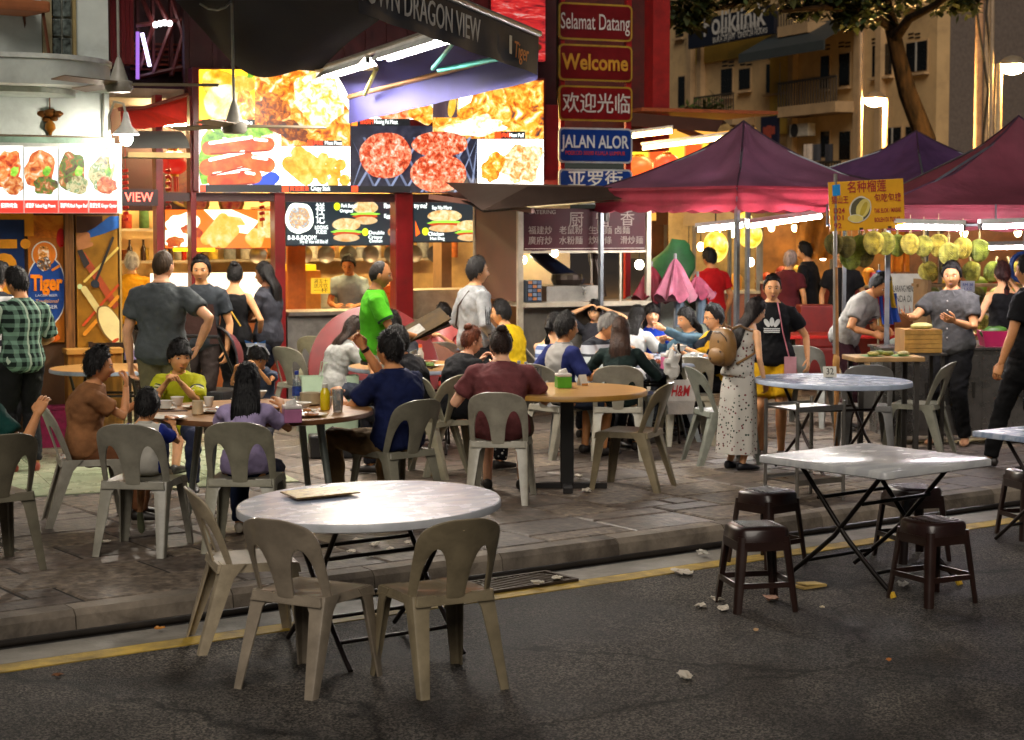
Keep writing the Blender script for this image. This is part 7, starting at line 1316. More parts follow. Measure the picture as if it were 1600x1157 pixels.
# ---- other tables: dishes
random.seed(9)
for k, (px, py, lb) in enumerate(((960, 566, 'plate in front of the grey haired man'), (1000, 562, 'plate between the diners under the tent'), (1030, 570, 'plate before the woman in denim'), (985, 572, 'bowl plate near the woman in dark green'), (668, 535, 'plate on the pale table by the kiosk'), (700, 538, 'teal rimmed plate on the pale table by the kiosk'), (640, 570, 'plate on the tan table behind the man in navy'), (668, 574, 'plate of rice on the tan table'))):
    t = lathe_thing('plate', lb, 'plate', on(px, py), PLT, M('3aa0a0', .3) if 'teal' in lb else POR); part('food', MB().ell((0, 0, .02), (.06, .05, .025), 10, 7, warp=lambda v: v * (1 + .5 * noise.noise(v * 45))), M(('a8683a', 'c8b890', '8a3a1c', '6a8a2c')[k % 4], .6, var=.5, scale=40), t)
tissue_box(on(647, 577), 'lilac tissue box on the tan table behind the man in navy', '9a78a8', .1, 1.15); tissue_box(on(1047, 577), 'pink tissue box on the tent group\'s table', 'd86a9a', .2, 1.2); tissue_box(on(205, 562), 'lilac tissue box on the restaurant table', '9a88b8', .1)
lathe_thing('chilli_bottle', 'white bottle with orange cap on the tan table', 'bottle', on(657, 570), [(.03, 0), (.03, .1), (.015, .13), (.015, .15)], M('c8c4b8', .4), extra=(('cap', [(.017, .15), (.014, .18)], M('d8561c', .4)),)); lathe_thing('iced_drink', 'glass of orange drink on the pale table by the kiosk', 'glass', on(712, 532), [(.03, 0), (.04, .15), (.037, .15)], M('d8641c', .15, coat=.5)); lathe_thing('water_bottle', 'water bottle with green cap on the pale table', 'bottle', on(680, 532), [(.03, 0), (.03, .16), (.013, .2), (.013, .21)], M('a8b8bc', .1, trans=.4), extra=(('cap', [(.015, .21), (.012, .235)], M('1c7a4a', .4)),)); lathe_thing('soy_bottle', 'dark soy bottle with green label by the kiosk', 'bottle', on(690, 536), [(.03, 0), (.03, .13), (.012, .17), (.012, .2)], M('1c120c', .15), extra=(('label', [(.031, .03), (.031, .09)], M('4a8a3c', .4)), ('cap', [(.014, .2), (.012, .215)], M('c82a1c', .4))))
lathe_thing('dark_bottle', 'black bottle on the tent group\'s table', 'bottle', on(1060, 582), [(.03, 0), (.03, .14), (.012, .19), (.012, .24)], M('101010', .15)); lathe_thing('rice_bowl', 'white bowl in the hand of the woman in denim', 'bowl', on(1062, 566) + Vector((0, 0, .10)), BOWL, POR); lathe_thing('pot', 'metal pot at the redhead\'s table', 'pot', on(832, 592), [(.06, 0), (.07, .01), (.07, .09), (.066, .09), (.06, .015)], M('a8a8a8', .25, .9))
lathe_thing('red_cup', 'red paper cup on the pale table by the kiosk', 'cup', on(669, 533), [(.026, 0), (.034, .1), (.031, .1), (.022, .01)], M('b02a1c', .4))
# ---- bags
p = G(515, 690, PZ); t = thing('shopping_bag', 'big pale green paper bag standing beside the family table', 'bag', (p.x, p.y, PZ), .25)
part('bag', MB().loft([[Vector((sx * a, sy * b, z)) for sx, sy in ((-1, -1), (1, -1), (1, 1), (-1, 1))] for z, a, b in ((0, .24, .10), (.30, .25, .105), (.60, .26, .08))], cap=False).add([(-.24, -.1, .001), (.24, -.1, .001), (.24, .1, .001), (-.24, .1, .001)], [(0, 1, 2, 3)]), M('a9bfa4', .6, var=.12), t, fix=False)
for s in (-1, 1): part('handle', MB().tube([(-.08, s * .08, .58), (-.06, s * .07, .72), (.06, s * .07, .72), (.08, s * .08, .58)], .006, 6), M('8fa88a', .7), t)
p = G(520, 715, PZ); t = thing('black_bag', 'black box bag on the floor below the green bag', 'bag', (p.x, p.y, PZ), .2); part('bag', MB().bb(-.2, .2, -.1, .1, 0, .2), M('121214', .4), t, bevel=.02); part('handle', MB().tube([(-.1, 0, .2), (0, 0, .26), (.1, 0, .2)], .008, 6), M('0c0c0c', .5), t)
pc = G(1072, 692, PZ); t = thing('shopping_bag', 'white bag with red H&M lettering hung on a chair', 'bag', (pc.x - .09, pc.y - .36, PZ + .30), .1)
part('bag', MB().loft([[Vector((sx * a, sy * b, z)) for sx, sy in ((-1, -1), (1, -1), (1, 1), (-1, 1))] for z, a, b in ((0, .11, .04), (.12, .125, .05), (.30, .12, .02))]), M('b0aca6', .4, var=.1, bump=.4, bscale=25), t); text('H&M', -.01, .20, .14, M('b81a24', .5), t, -.042, .17, shear=.25, fat=.003)
part('strap', MB().tube([(-.07, 0, .29), (-.03, .03, .47), (.03, .03, .47), (.07, 0, .29)], .006, 6), M('c8c4bc', .5), t)
p = on(1052, 590); t = thing('carrier_bag', 'translucent white carrier bag beside the dark bottle', 'bag', (p.x, p.y, TZ)); part('bag', MB().ell((0, 0, .10), (.065, .05, .10), 16, 11, warp=lambda v: v * (1 + .7 * noise.noise(v * 22))), M('c4c2bc', .3, var=.1), t, smooth=True); part('handle', MB().tube([(-.05, 0, .18), (0, 0, .27), (.05, 0, .18)], .008, 6), M('c8c6c0', .4), t)
# ---- stroller behind the boy
p = G(345, 690, PZ); t = thing('baby_stroller', 'stroller with dark red hood behind the family table', 'stroller', (p.x, p.y, PZ), 2.7)
def hood(u, v): a = math.pi * u; b = .2 + 1.35 * v; return Vector((.27 * math.cos(a), -.30 * math.sin(a) * math.sin(b) + .12, .62 + .34 * math.sin(a) * math.cos(b) * .55 + .24 * math.sin(a)))
part('hood', MB().grid(hood, 16, 8), M('5a1420', .6, var=.2), t, smooth=True, fix=False); part('hood_rim', MB().tube([hood(i / 12, 0) for i in range(13)], .012, 6), M('17151a', .4), t, smooth=True); part('seat', MB().box((0, .05, .42), (.42, .45, .12)), M('1c1a1e', .7), t, bevel=.03)
for s in (-1, 1): part('frame', MB().tube([(s * .26, .4, .98), (s * .26, .1, .55), (s * .27, -.3, .08)], .013, 8), M('2a2a2c', .35, .6), t); part('frame', MB().tube([(s * .26, .1, .55), (s * .27, .3, .08)], .013, 8), M('2a2a2c', .35, .6), t)
for s in (-1, 1):
    for y in (-.3, .3): part('wheel', MB().loft([[Vector((s * .27 + .02 * math.cos(b), y + (.075 + .02 * math.sin(b)) * math.cos(a), .095 + (.075 + .02 * math.sin(b)) * math.sin(a))) for b in [i * math.pi / 3 for i in range(6)]] for a in [2 * math.pi * j / 18 for j in range(19)]], cap=False), M('151515', .7), t, smooth=True)
part('handlebar', MB().tube([(-.26, .4, .98), (.26, .4, .98)], .016, 8), M('17171a', .5), t)
p = G(85, 700, PZ); t = thing('fabric_crate', 'magenta cloth covered crate under the white shelf stand', 'crate', (p.x, p.y + .05, PZ), BA); part('crate', MB().bb(-.25, .25, -.12, .12, 0, .34), M('a81c58', .7, var=.3, scale=20, bump=.4, bscale=30), t, bevel=.015); part('lid', MB().bb(-.255, .255, -.125, .125, .341, .365), M('8a1648', .7), t)
# bentwood chairs in the corner restaurant
for (px, py), rz, lb in (((168, 690), .4, 'dark wooden chair behind the woman in brown'), ((215, 665), 2.6, 'dark wooden chair by the restaurant table')):
    p = G(px, py, PZ); t = thing('wooden_chair', lb, 'chair', (p.x, p.y, PZ), rz); wm = M('2c1c12', .4, var=.3)
    part('seat', MB().box((0, 0, .45), (.40, .40, .03)), wm, t, bevel=.01)
    for sx in (-1, 1): part('leg', MB().box((sx * .17, .17, .22), (.035, .035, .44)), wm, t); part('leg', MB().box((sx * .17, -.17, .46), (.035, .035, .92)), wm, t)
    part('back_rail', MB().box((0, -.17, .88), (.31, .025, .06)), wm, t); part('back_rail', MB().box((0, -.17, .66), (.31, .022, .04)), wm, t)
# ---- things people carry or wear (separate things at the body)
def world(lab, v): i = INFO[lab]; return Matrix.Translation(i['t'].location) @ Matrix.Rotation(i['t'].rotation_euler.z, 4, 'Z') @ Vector(v)
WLB = 'older waiter in lime green polo holding dark menus'; wi = INFO[WLB]; w0 = (wi['arms'][-1][2] + wi['arms'][1][2]) / 2 + Vector((0, .05, .03)); p = world(WLB, w0)
for k, (a, lb) in enumerate(((0, 'dark brown menu folder in the waiter\'s hands, lower one'), (.10, 'dark gold menu folder in the waiter\'s hands, upper one'))):
    t = thing('menu_folder', lb, 'menu', p + Vector((.02, 0, .012 + .03 * k)), rot=(R(18), R(-22 - 6 * k), wi['t'].rotation_euler.z + math.pi / 2 + a)); part('cover', MB().bb(-.21, .21, -.15, .15, 0, .012), M(('1c130c', '3a2a10')[k], .75, var=.4, scale=9, spec=.1), t, bevel=.003); part('printed_page', MB().bb(-.15, -.02, -.1, .06, .0125, .0135), M(('6a4a1c', '6a665a')[k], .5, var=.4, scale=30), t)
def wear(lab, name, mb, m, smooth=True): return part(name, mb, m, INFO[lab]['t'], smooth=smooth, fix=False)
def chest(lab, x, tt, d, bwid=1.0): i = INFO[lab]; return i['sp'](tt) + i['rt'] * (x * i['k']) + i['fw'] * d
LB2 = 'woman in black shirt with white emblem and mustard shorts'; WHE = M('cfcfcc', .7)
dch = lambda x: .175 - 1.6 * x * x
def leafp(cx, cz, rx, rz, rot): return [chest(LB2, cx + q[0], .31 + cz + q[1], dch(cx + q[0])) for q in blob(0, 0, rx, rz, rot, n=18)]
em = MB()
for cx, cz, rot in ((0, .035, 0), (-.045, .025, 32), (.045, .025, -32)): em.poly(leafp(cx, cz, .021, .042, rot))
for k in range(3): em.poly([chest(LB2, x, .31 + z, dch(x)) for x, z in ((-.075, -.022 - k * .016), (.075, -.022 - k * .016), (.07, -.031 - k * .016), (-.07, -.031 - k * .016))])
wear(LB2, 'shirt_emblem', em, WHE, False)
wear(LB2, 'lanyard', MB().tube([chest(LB2, -.05, .52, .06), chest(LB2, -.07, .42, .16), chest(LB2, -.10, .25, .165), chest(LB2, -.16, .02, .15)], .006, 6), M('b86a74', .6)); wear(LB2, 'pouch', MB().box(chest(LB2, -.17, -.06, .15), (.10, .03, .16)), M('b07a80', .6), False)
LB3 = 'girl in floral dress with long hair leaning forward'; i3 = INFO[LB3]; q = i3['sp'](.26) - i3['fw'] * .20 + i3['up'] * -.04
t = thing('backpack', 'tan leather backpack with star prints on the girl in the floral dress', 'backpack', world(LB3, q), rot=(0, R(0), i3['t'].rotation_euler.z)); tan = M('8a6536', .5, var=.2)
part('body', MB().ell((0, 0, 0), (.125, .075, .155), 24, 16, warp=lambda v: Vector((math.copysign(abs(v.x / .125) ** .7, v.x) * .125 * (1 + .12 * (.155 - v.z) / .31), math.copysign(abs(v.y / .075) ** .75, v.y) * .075, math.copysign(abs(v.z / .155) ** .85, v.z) * .155))), tan, t, smooth=True); part('pocket', MB().ell((0, -.06, -.07), (.10, .045, .075), 16, 10), tan, t, smooth=True); part('zip', MB().tube([(-.12, -.03, .0), (-.10, -.055, .08), (-.05, -.07, .125), (.05, -.07, .125), (.10, -.055, .08), (.12, -.03, .0)], .004, 6), M('1c1612', .4), t); part('loop', MB().tube([(-.03, .02, .16), (0, .02, .2), (.03, .02, .16)], .008, 6), tan, t)
for x, z in ((-.07, .06), (.05, .05), (-.02, -.09), (.07, -.03), (-.085, -.03)):
    part('star', MB().poly([Vector((x + (.018 if j % 2 == 0 else .008) * math.sin(j * math.pi / 5), -.092 - (.02 if z < -.05 else 0) + 1.5 * x * x, z + (.018 if j % 2 == 0 else .008) * math.cos(j * math.pi / 5))) for j in range(10)]), M('241a14', .6), t, fix=False)
for s in (-1, 1): part('strap', MB().tube([(s * .08, .03, .15), (s * .09, .10, .17), (s * .10, .22, .12), (s * .11, .24, -.05), (s * .1, .06, -.13)], .011, 6), tan, t)
LB4 = 'woman in black tank top with a yellow strap seen from behind'; wear(LB4, 'bag_strap', MB().tube([chest(LB4, -.08, .44, -.10), chest(LB4, 0, .30, -.135), chest(LB4, .10, .14, -.125)], .008, 6), M('c8981c', .5))
LB5 = 'standing man in grey sweatshirt with black shoulder stripes'; i5 = INFO[LB5]
for k in range(3): a, b, c = i5['arms'][1]; o_ = Vector((0.0, (k - 1) * .02, 0)); n_ = i5['rt'] * .062; wear(LB5, 'sleeve_stripe', MB().tube([i5['sp'](.47) + i5['rt'] * .11 + o_ + i5['up'] * .022, a + n_ * .6 + o_ + i5['up'] * .045, lerp(a, b, .5) + n_ * 1.02 + o_, lerp(a, b, .98) + n_ * .95 + o_], .0055, 5), M('16181c', .7))
wear(LB5, 'bag_strap', MB().tube([chest(LB5, .06, .48, -.085), chest(LB5, -.03, .34, -.145), chest(LB5, -.12, .16, -.12), chest(LB5, -.16, .05, -.04)], .008, 6), M('3a2820', .5))
LB6 = 'person in maroon shirt with sunglasses on the head, back to the road'; i6 = INFO[LB6]; hd = lambda v, i: i['hc'] + i['HM3'] @ Vector(v)
wear(LB6, 'sunglasses', MB().tube([hd((-.085, -.02, .03), i6), hd((-.08, .05, .09), i6), hd((0, .09, .1), i6), hd((.08, .05, .09), i6), hd((.085, -.02, .03), i6)], .006, 6), M('120e0c', .2))
LB7 = 'small girl with a bow headband eating at the family table'; i7 = INFO[LB7]; bw_ = MB()
for s in (-1, 1): bw_.add([hd((0, .02, .135), i7), hd((s * .085, .03, .175), i7), hd((s * .075, .03, .115), i7), hd((s * .03, .045, .125), i7)], [(0, 1, 2, 3)])
bw_.ell(hd((0, .03, .14), i7), (.014, .014, .014), 8, 6); wear(LB7, 'bow', bw_, pattern('stripe', ('c8ccd8', '3a6ab0'), .6), False); wear(LB7, 'headband', MB().tube([hd((-.09, 0, .03), i7), hd((-.065, .01, .10), i7), hd((0, .02, .135), i7), hd((.065, .01, .10), i7), hd((.09, 0, .03), i7)], .006, 6), M('d8d8dc', .5))
LB8 = 'man in navy shirt and glasses gesturing with his left hand'; i8 = INFO[LB8]
for s in (-1, 1): a, b, c = i8['arms'][s]; d_ = (c - b).normalized(); w_ = MB().tube([lerp(b, c, .88), lerp(b, c, .97)], .031, 14); wear(LB8, 'wristwatch', w_, M('2a2420', .35, .4))
LB9 = 'boy in yellow shirt with striped sleeves facing the road'; i9 = INFO[LB9]
for s in (-1, 1):
    a, b, c = i9['arms'][s]
    for k in range(4): wear(LB9, 'sleeve_band', MB().tube([lerp(a, b, .50 + k * .09), lerp(a, b, .545 + k * .09)], .064, 16), M(('1c2444', 'd0ccc4')[k % 2], .8))
# ---- durian stall
def durian_mesh(m, seed, n=44, mm=30):
    rings = []
    for i in range(1, mm):
        t = math.pi * i / mm; ring = []
        for j in range(n):
            a = 2 * math.pi * (j + .5 * (i % 2)) / n; sp = 1.15 if (i + j) % 2 == 0 else .93; r = (1 + .06 * math.cos(5 * a) + .05 * noise.noise(Vector((math.cos(a), math.sin(a), t + seed)))) * (sp if 1 < i < mm - 1 else 1); ring.append(Vector((.088 * r * math.sin(t) * math.cos(a), .088 * r * math.sin(t) * math.sin(a), -.118 * math.cos(t) * (1 + .02 * (sp - 1)) + .012 * math.sin(t) ** 2)))
        rings.append(ring)
    return MB().loft(rings).mesh(m)
DUR = [durian_mesh(M(c, .65, var=.5, scale=18), k) for k, c in enumerate(('a8a448', '8a943a', 'bcac48', '786f34'))]; DST = MB().tube([(0, 0, .11), (.004, 0, .15), (0, 0, .19)], [.014, .011, .016], 8).mesh(M('7a6a3a', .7), True)
def durian(p, lb, k, s=1.0, hang=None, grp=None, rx=0):
    t = thing('durian', lb, 'durian', p, random.random() * 6, grp); t.rotation_euler.x = rx; t.scale = (s,) * 3; obj('husk', DUR[k % 4], t); obj('stalk', DST, t)
    if hang: part('string', MB().tube([(0, 0, .18), (0, 0, hang)], .003, 5), M('b8ac80', .7), t)
random.seed(4); hx = [1303, 1322, 1343, 1364, 1383, 1402, 1422, 1443, 1466, 1482, 1504, 1530]; hy = [382, 386, 384, 380, 381, 384, 382, 385, 384, 398, 388, 392]
for k, (x, y) in enumerate(zip(hx, hy)): durian(D(x, y, 16.3 + .08 * (k % 3)), 'spiky durian hanging in the row under the yellow sign and red tent', (3, 3, 1, 2, 0, 1, 2, 0, 2, 0, 2, 1)[k], .80 + .12 * random.random(), .32, 'durians hanging in a row')
durian(D(1330, 402, 16.5), 'darker durian hanging below the main row', 1, 1, .4); durian(D(1350, 398, 16.55), 'dark green durian hanging second below the main row', 3, 1, .4)
t = thing('hanging_rail', 'steel rail that carries the hanging durians', 'rail', (0, 0, 0)); part('rail', MB().tube([D(1292, 352, 16.35), D(1560, 352, 16.4)], .012, 8), M_GREYM, t); part('hook', MB().tube([D(1292, 352, 16.35), D(1292, 320, 16.6)], .008, 6), M_GREYM, t); part('hook', MB().tube([D(1556, 352, 16.4), D(1556, 320, 16.6)], .008, 6), M_GREYM, t)
sh = thing('durian_shelf', 'stepped shelf stacked with durians behind the man in grey', 'shelf', (D(1535, 480, 18.4).x, 18.4, PZ), 0)
for k in range(3): part('board', MB().bb(-.6, .9, -.1 + k * .2, .15 + k * .2, .80 + k * .26, .83 + k * .26), M('8a6a44', .6, dirt=.3), sh)
for x in (-.58, .86): part('upright', MB().bb(x, x + .04, -.1, .55, 0, 1.4), M('7a5c3a', .6), sh)
for k in range(3):
    for j in range(6): durian((D(1535, 480, 18.4).x - .45 + j * .22, 18.42 + k * .2, PZ + .95 + k * .26), 'durian piled on the stepped shelf at the back of the stall', j + k, .98, None, 'durians on the shelf', rx=.6)
pt = thing('price_tag', 'white handwritten price tag stuck among the shelf durians', 'sign', D(1512, 448, 18.1)); part('card', MB().bb(-.07, .07, 0, .004, -.055, .055), M('c8ccd8', .5), pt); text('RM 38', 0, .015, .045, M('3a4a9a', .6), pt, -.003, .1); text('1 KG', 0, -.025, .04, M('3a4a9a', .6), pt, -.003, .07)
# yellow sign on a wooden pole
pb = G(1306, 706, PZ); d_ = pb.y; pole = thing('sign_pole', 'wooden pole taped to grey pipe carrying the yellow durian sign', 'pole', (pb.x, pb.y, PZ)); zt = D(1302, 272, d_).z - PZ
part('pipe', MB().tube([(-.02, 0, .85), (-.03, 0, zt)], .017, 10), M('9a9690', .4, .6), pole, smooth=True); part('stick', MB().tube([(0, 0, 0), (0, 0, .7), (-.02, 0, 1.6)], [.02, .022, .018], 10), M('9a6a34', .6, var=.4), pole, smooth=True); part('knot', MB().ell((-.005, 0, .78), (.032, .03, .08), 10, 8, warp=lambda v: v * (1 + .2 * noise.noise(v * 40))), M('a87a3c', .7), pole, smooth=True)
a, b, c, e = D(1300, 284, d_ - .03), D(1416, 278, d_ + .02), D(1408, 357, d_ + .02), D(1293, 361, d_ - .03); sw_, sh_h = (b - a).length, (e - a).length
sg = thing('durian_sign', 'yellow sign with red Chinese durian lettering on a wooden pole', 'sign', (a + c) / 2, rot=(0, R(-3), .03)); part('board', MB().bb(-sw_ / 2, sw_ / 2, 0, .012, -sh_h / 2, sh_h / 2), M('e0a012', .45, var=.08), sg, bevel=.003); RI = M('a81c28', .5); U = sw_ / 116
def st(s_, px, py, hpx, w, m=RI): text(s_, (px - 1354) * U, (320 - py) * U, hpx * U * 1.38, m, sg, -.004, w * U, fat=.0006)
st('名种榴莲', 1355, 293, 14, 60); st('猫山王', 1313, 311, 9, 26); st('D24', 1311, 327, 8, 17); st('101', 1310, 338, 8, 15); st('92', 1308, 350, 8, 12); st('包吃包换', 1387, 311, 10, 42); st('TAK ELOK / MASAK', 1386, 330, 7, 42); st('BOLEH DI TUKAR', 1385, 344, 7, 40)
part('blue_badge', MB().poly([((1302 - 1354) * U, -.004, (287 - 0 - 320) * -U), ((1314 - 1354) * U, -.004, (286 - 320) * -U), ((1314 - 1354) * U, -.004, (303 - 320) * -U), ((1302 - 1354) * U, -.004, (304 - 320) * -U)], .001), M('1c8ad0', .4), sg, fix=False)
dp = MB(); mats_ = [M('d8d2c0', .5), M('5a5438', .5), M('d8c468', .5), M('b8a030', .5)]
for k, (cx, cy, rx, ry, rt_, mi) in enumerate(((1344, 326, 17, 20, 20, 0), (1344, 326, 15, 18, 20, 1), (1348, 325, 10, 15, 25, 2), (1349, 326, 4, 12, 25, 3), (1336, 340, 12, 6.5, 5, 0), (1336, 340, 11, 5.5, 5, 2))): dp.mat(mi).poly([Vector(((x - 1354) * U, -.004 - k * .0012, (320 - y) * U)) for x, y in blob(cx, cy, rx, ry, rt_, .06, seed=k)])
obj('durian_print', dp.mesh(mats_, fix=False), sg)
for x in (1344, 1388): part('clip', MB().box(((x - 1354) * U, -.006, (320 - 356) * U), (.03, .012, .02)), M('3a2a1c', .5), sg)
# cutting board, crate, steel cabinet
cb = thing('cutting_table', 'thick wooden cutting board table in front of the durian cutter', 'table', (G(1380, 556, PZ + .86).x, G(1380, 556, PZ + .86).y, PZ), .12); part('board', MB().bb(-.30, .30, -.2, .2, .82, .86), M('b8905a', .6, var=.3, scale=6, dirt=.2), cb, bevel=.008)
for sx in (-1, 1):
    for sy in (-1, 1): part('leg', MB().bb(sx * .24 - .02, sx * .24 + .02, sy * .15 - .02, sy * .15 + .02, 0, .819), M('3a3632', .5), cb)
part('banana_leaf', MB().grid(lambda u, v: Vector((-.2 + .4 * u, -.16 + .2 * v, .863 + .006 * math.sin(u * 9))), 8, 4), M('4a7a24', .5, var=.3), cb, fix=False)
for k, (x, y) in enumerate(((-.12, -.1), (.02, -.06), (.14, -.1), (-.02, .04))): part('durian_husk', MB().ell((x, y, .885), (.05, .035, .022), 12, 7, warp=lambda v: v * (1 + .25 * noise.noise(v * 70))), M(('c8b468', '8a8a34', 'd0c088', '6f7a2a')[k], .6, var=.4, scale=40), cb)
wbx = thing('wooden_box', 'slatted pale wooden box beside the cutting board', 'box', (D(1434, 545, cb.location.y + .3).x, cb.location.y + .3, PZ + .87), .1); part('panel', MB().bb(-.16, .16, -.14, .14, 0, .2), M('a87a3c', .6), wbx)
for k in range(5): part('slat', MB().bb(-.165, .165, -.148, -.141, .003 + k * .039, .038 + k * .039), M('c8984c', .6, var=.3), wbx)
part('foam_tray', MB().ell((.03, 0, .22), (.10, .08, .035), 12, 7), M('c8c070', .6, var=.3), wbx)
bs = thing('box_stand', 'dark steel stand holding the slatted wooden box', 'stand', (wbx.location.x, wbx.location.y, PZ), .1); part('top', MB().bb(-.2, .2, -.18, .18, .85, .868), M('6a6660', .4, .7), bs)
for sx in (-1, 1):
    for sy in (-1, 1): part('leg', MB().bb(sx * .17 - .015, sx * .17 + .015, sy * .15 - .015, sy * .15 + .015, 0, .849), M('3a3632', .4, .6), bs)
cab = thing('steel_cabinet', 'stainless steel cabinet behind the man in dark grey', 'cabinet', (D(1505, 545, cb.location.y + .3).x, cb.location.y + 1.05, PZ), .05); SSM = M('8f8b86', .28, .9, dirt=.25)
part('body', MB().bb(-.6, .75, -.22, .25, .08, .85), SSM, cab, bevel=.006)
for k in range(3): part('door', MB().bb(-.56 + k * .43, -.17 + k * .43, -.228, -.221, .14, .80), SSM, cab, bevel=.002)
for k in range(3): part('handle', MB().bb(-.22 + k * .43, -.20 + k * .43, -.245, -.229, .42, .56), M('5a5652', .3, .8), cab)
for x in (-.55, .7): part('foot', MB().bb(x - .02, x + .02, -.2, -.16, 0, .08), M('2a2826', .5), cab)
part('top', MB().bb(-.62, .77, -.24, .27, .851, .87), SSM, cab)
t = thing('fruit_crate', 'pink plastic basket of green fruit on the steel cabinet', 'basket', (cab.location.x + .5, cab.location.y, PZ + .87)); part('basket', MB().loft([[Vector((sx * a, sy * b, z)) for sx, sy in ((-1, -1), (1, -1), (1, 1), (-1, 1))] for z, a, b in ((0, .14, .1), (.14, .17, .12))]), M('b8245a', .4), t); part('leaf_bundle', MB().ell((-.05, -.05, .12), (.13, .06, .06), 12, 8, warp=lambda v: v * (1 + .3 * noise.noise(v * 40))), M('3f6a1c', .5, var=.3), t, smooth=True)
# draped flags
fl = thing('draped_flag', 'red white blue and yellow flags draped by the durian cutter', 'flag', D(1378, 462, 17.6)); 
for k, (x0, x1, zt_, zb_, c) in enumerate(((-.12, .0, .22, -.2, 'a81c20'), (-.05, .06, .24, -.28, '1c3f94'), (.0, .10, .18, -.12, 'c8a020'), (.03, .15, .02, -.26, '1c4aa8'), (-.08, .02, -.1, -.3, 'c8881c'))): part('cloth', MB().grid(lambda u, v: Vector((x0 + (x1 - x0) * u + .06 * v * v, .02 * k + .03 * math.sin(u * 8 + v * 3 + k), zt_ + (zb_ - zt_) * v)), 8, 8), M(c, .7, var=.2), fl, smooth=True, fix=False)
part('stick', MB().tube([(-.02, .05, -1.2), (-.02, .05, .3)], .01, 6), M('8a7a5a', .6), fl)
# folded parasols and green tarpaulin
def parasol(px, pyt, pyb, d, r, c, lb):
    a = D(px, pyt, d); b = D(px, pyb, d); H = a.z - b.z; t = thing('folded_parasol', lb, 'parasol', (a.x, a.y, PZ)); rs = []
    for i in range(9):
        u = i / 8; rs.append([Vector(((r * u ** .8 * (1 + .28 * math.cos(7 * q + u)) + .012) * math.cos(q), (r * u ** .8 * (1 + .28 * math.cos(7 * q + u)) + .012) * math.sin(q), a.z - PZ - H * u + (.05 * math.cos(7 * q) if i == 8 else 0))) for q in [2 * math.pi * j / 42 for j in range(42)]])
    part('canopy', MB().loft(rs), M(c, .6, var=.35, scale=6), t, smooth=True); part('pole', MB().tube([(0, 0, 0), (0, 0, a.z - PZ + .05)], .016, 8), M('8a8a8c', .4, .6), t); part('fringe', MB().tube([(r * .3, 0, b.z - PZ + .02), (r * .25, 0, b.z - PZ - .3)], .05, 8), M('5a6a7a', .6), t); part('base', MB().lathe([(.2, 0), (.2, .04), (.04, .08)], 16), M('3a3a3a', .6), t)
parasol(1018, 416, 468, 19.2, .17, '8f2436', 'dark red folded parasol beside the kiosk'); parasol(1055, 404, 466, 19.0, .18, 'a85a72', 'faded pink folded parasol in the middle'); parasol(1090, 432, 462, 19.3, .15, 'a04660', 'short pink folded parasol on the right')
t = thing('tarpaulin', 'green tarpaulin bundle standing behind the pink parasols', 'tarpaulin', (D(1045, 420, 20.4).x, 20.4, PZ)); q0 = D(1045, 420, 20.4)
part('sheet', MB().ell((0, 0, D(1045, 410, 20.4).z - PZ - .32), (.27, .16, .58), 20, 14, warp=lambda v: Vector((v.x + .18 * max(0, v.z) ** 1.2 + .1 * noise.noise(v * 5), v.y, v.z * (1 + .1 * noise.noise(v * 4))))), M('2f6a3a', .6, var=.3, scale=5, bump=.3, bscale=12), t, smooth=True); part('rope', MB().tube([(-.28, -.1, 1.2), (0, -.2, 1.18), (.28, -.1, 1.22)], .01, 6), M('8a8a5a', .7), t); part('base_board', MB().bb(-.3, .3, -.15, .15, 0, 1.0), M('4a4238', .7), t)
hr = thing('blue_hoop', 'blue plastic hoop hanging at the durian stall', 'hoop', D(1598, 418, 17.4), .3); part('ring', MB().loft([[Vector(((.13 + .025 * math.cos(b)) * math.cos(a), .025 * math.sin(b), (.13 + .025 * math.cos(b)) * math.sin(a))) for b in [i * math.pi / 4 for i in range(8)]] for a in [2 * math.pi * j / 28 for j in range(29)]], cap=False), M('16356f', .5), hr, smooth=True); part('cord', MB().tube([(0, 0, .15), (0, 0, .5)], .004, 5), M('c8c8c8', .5), hr)
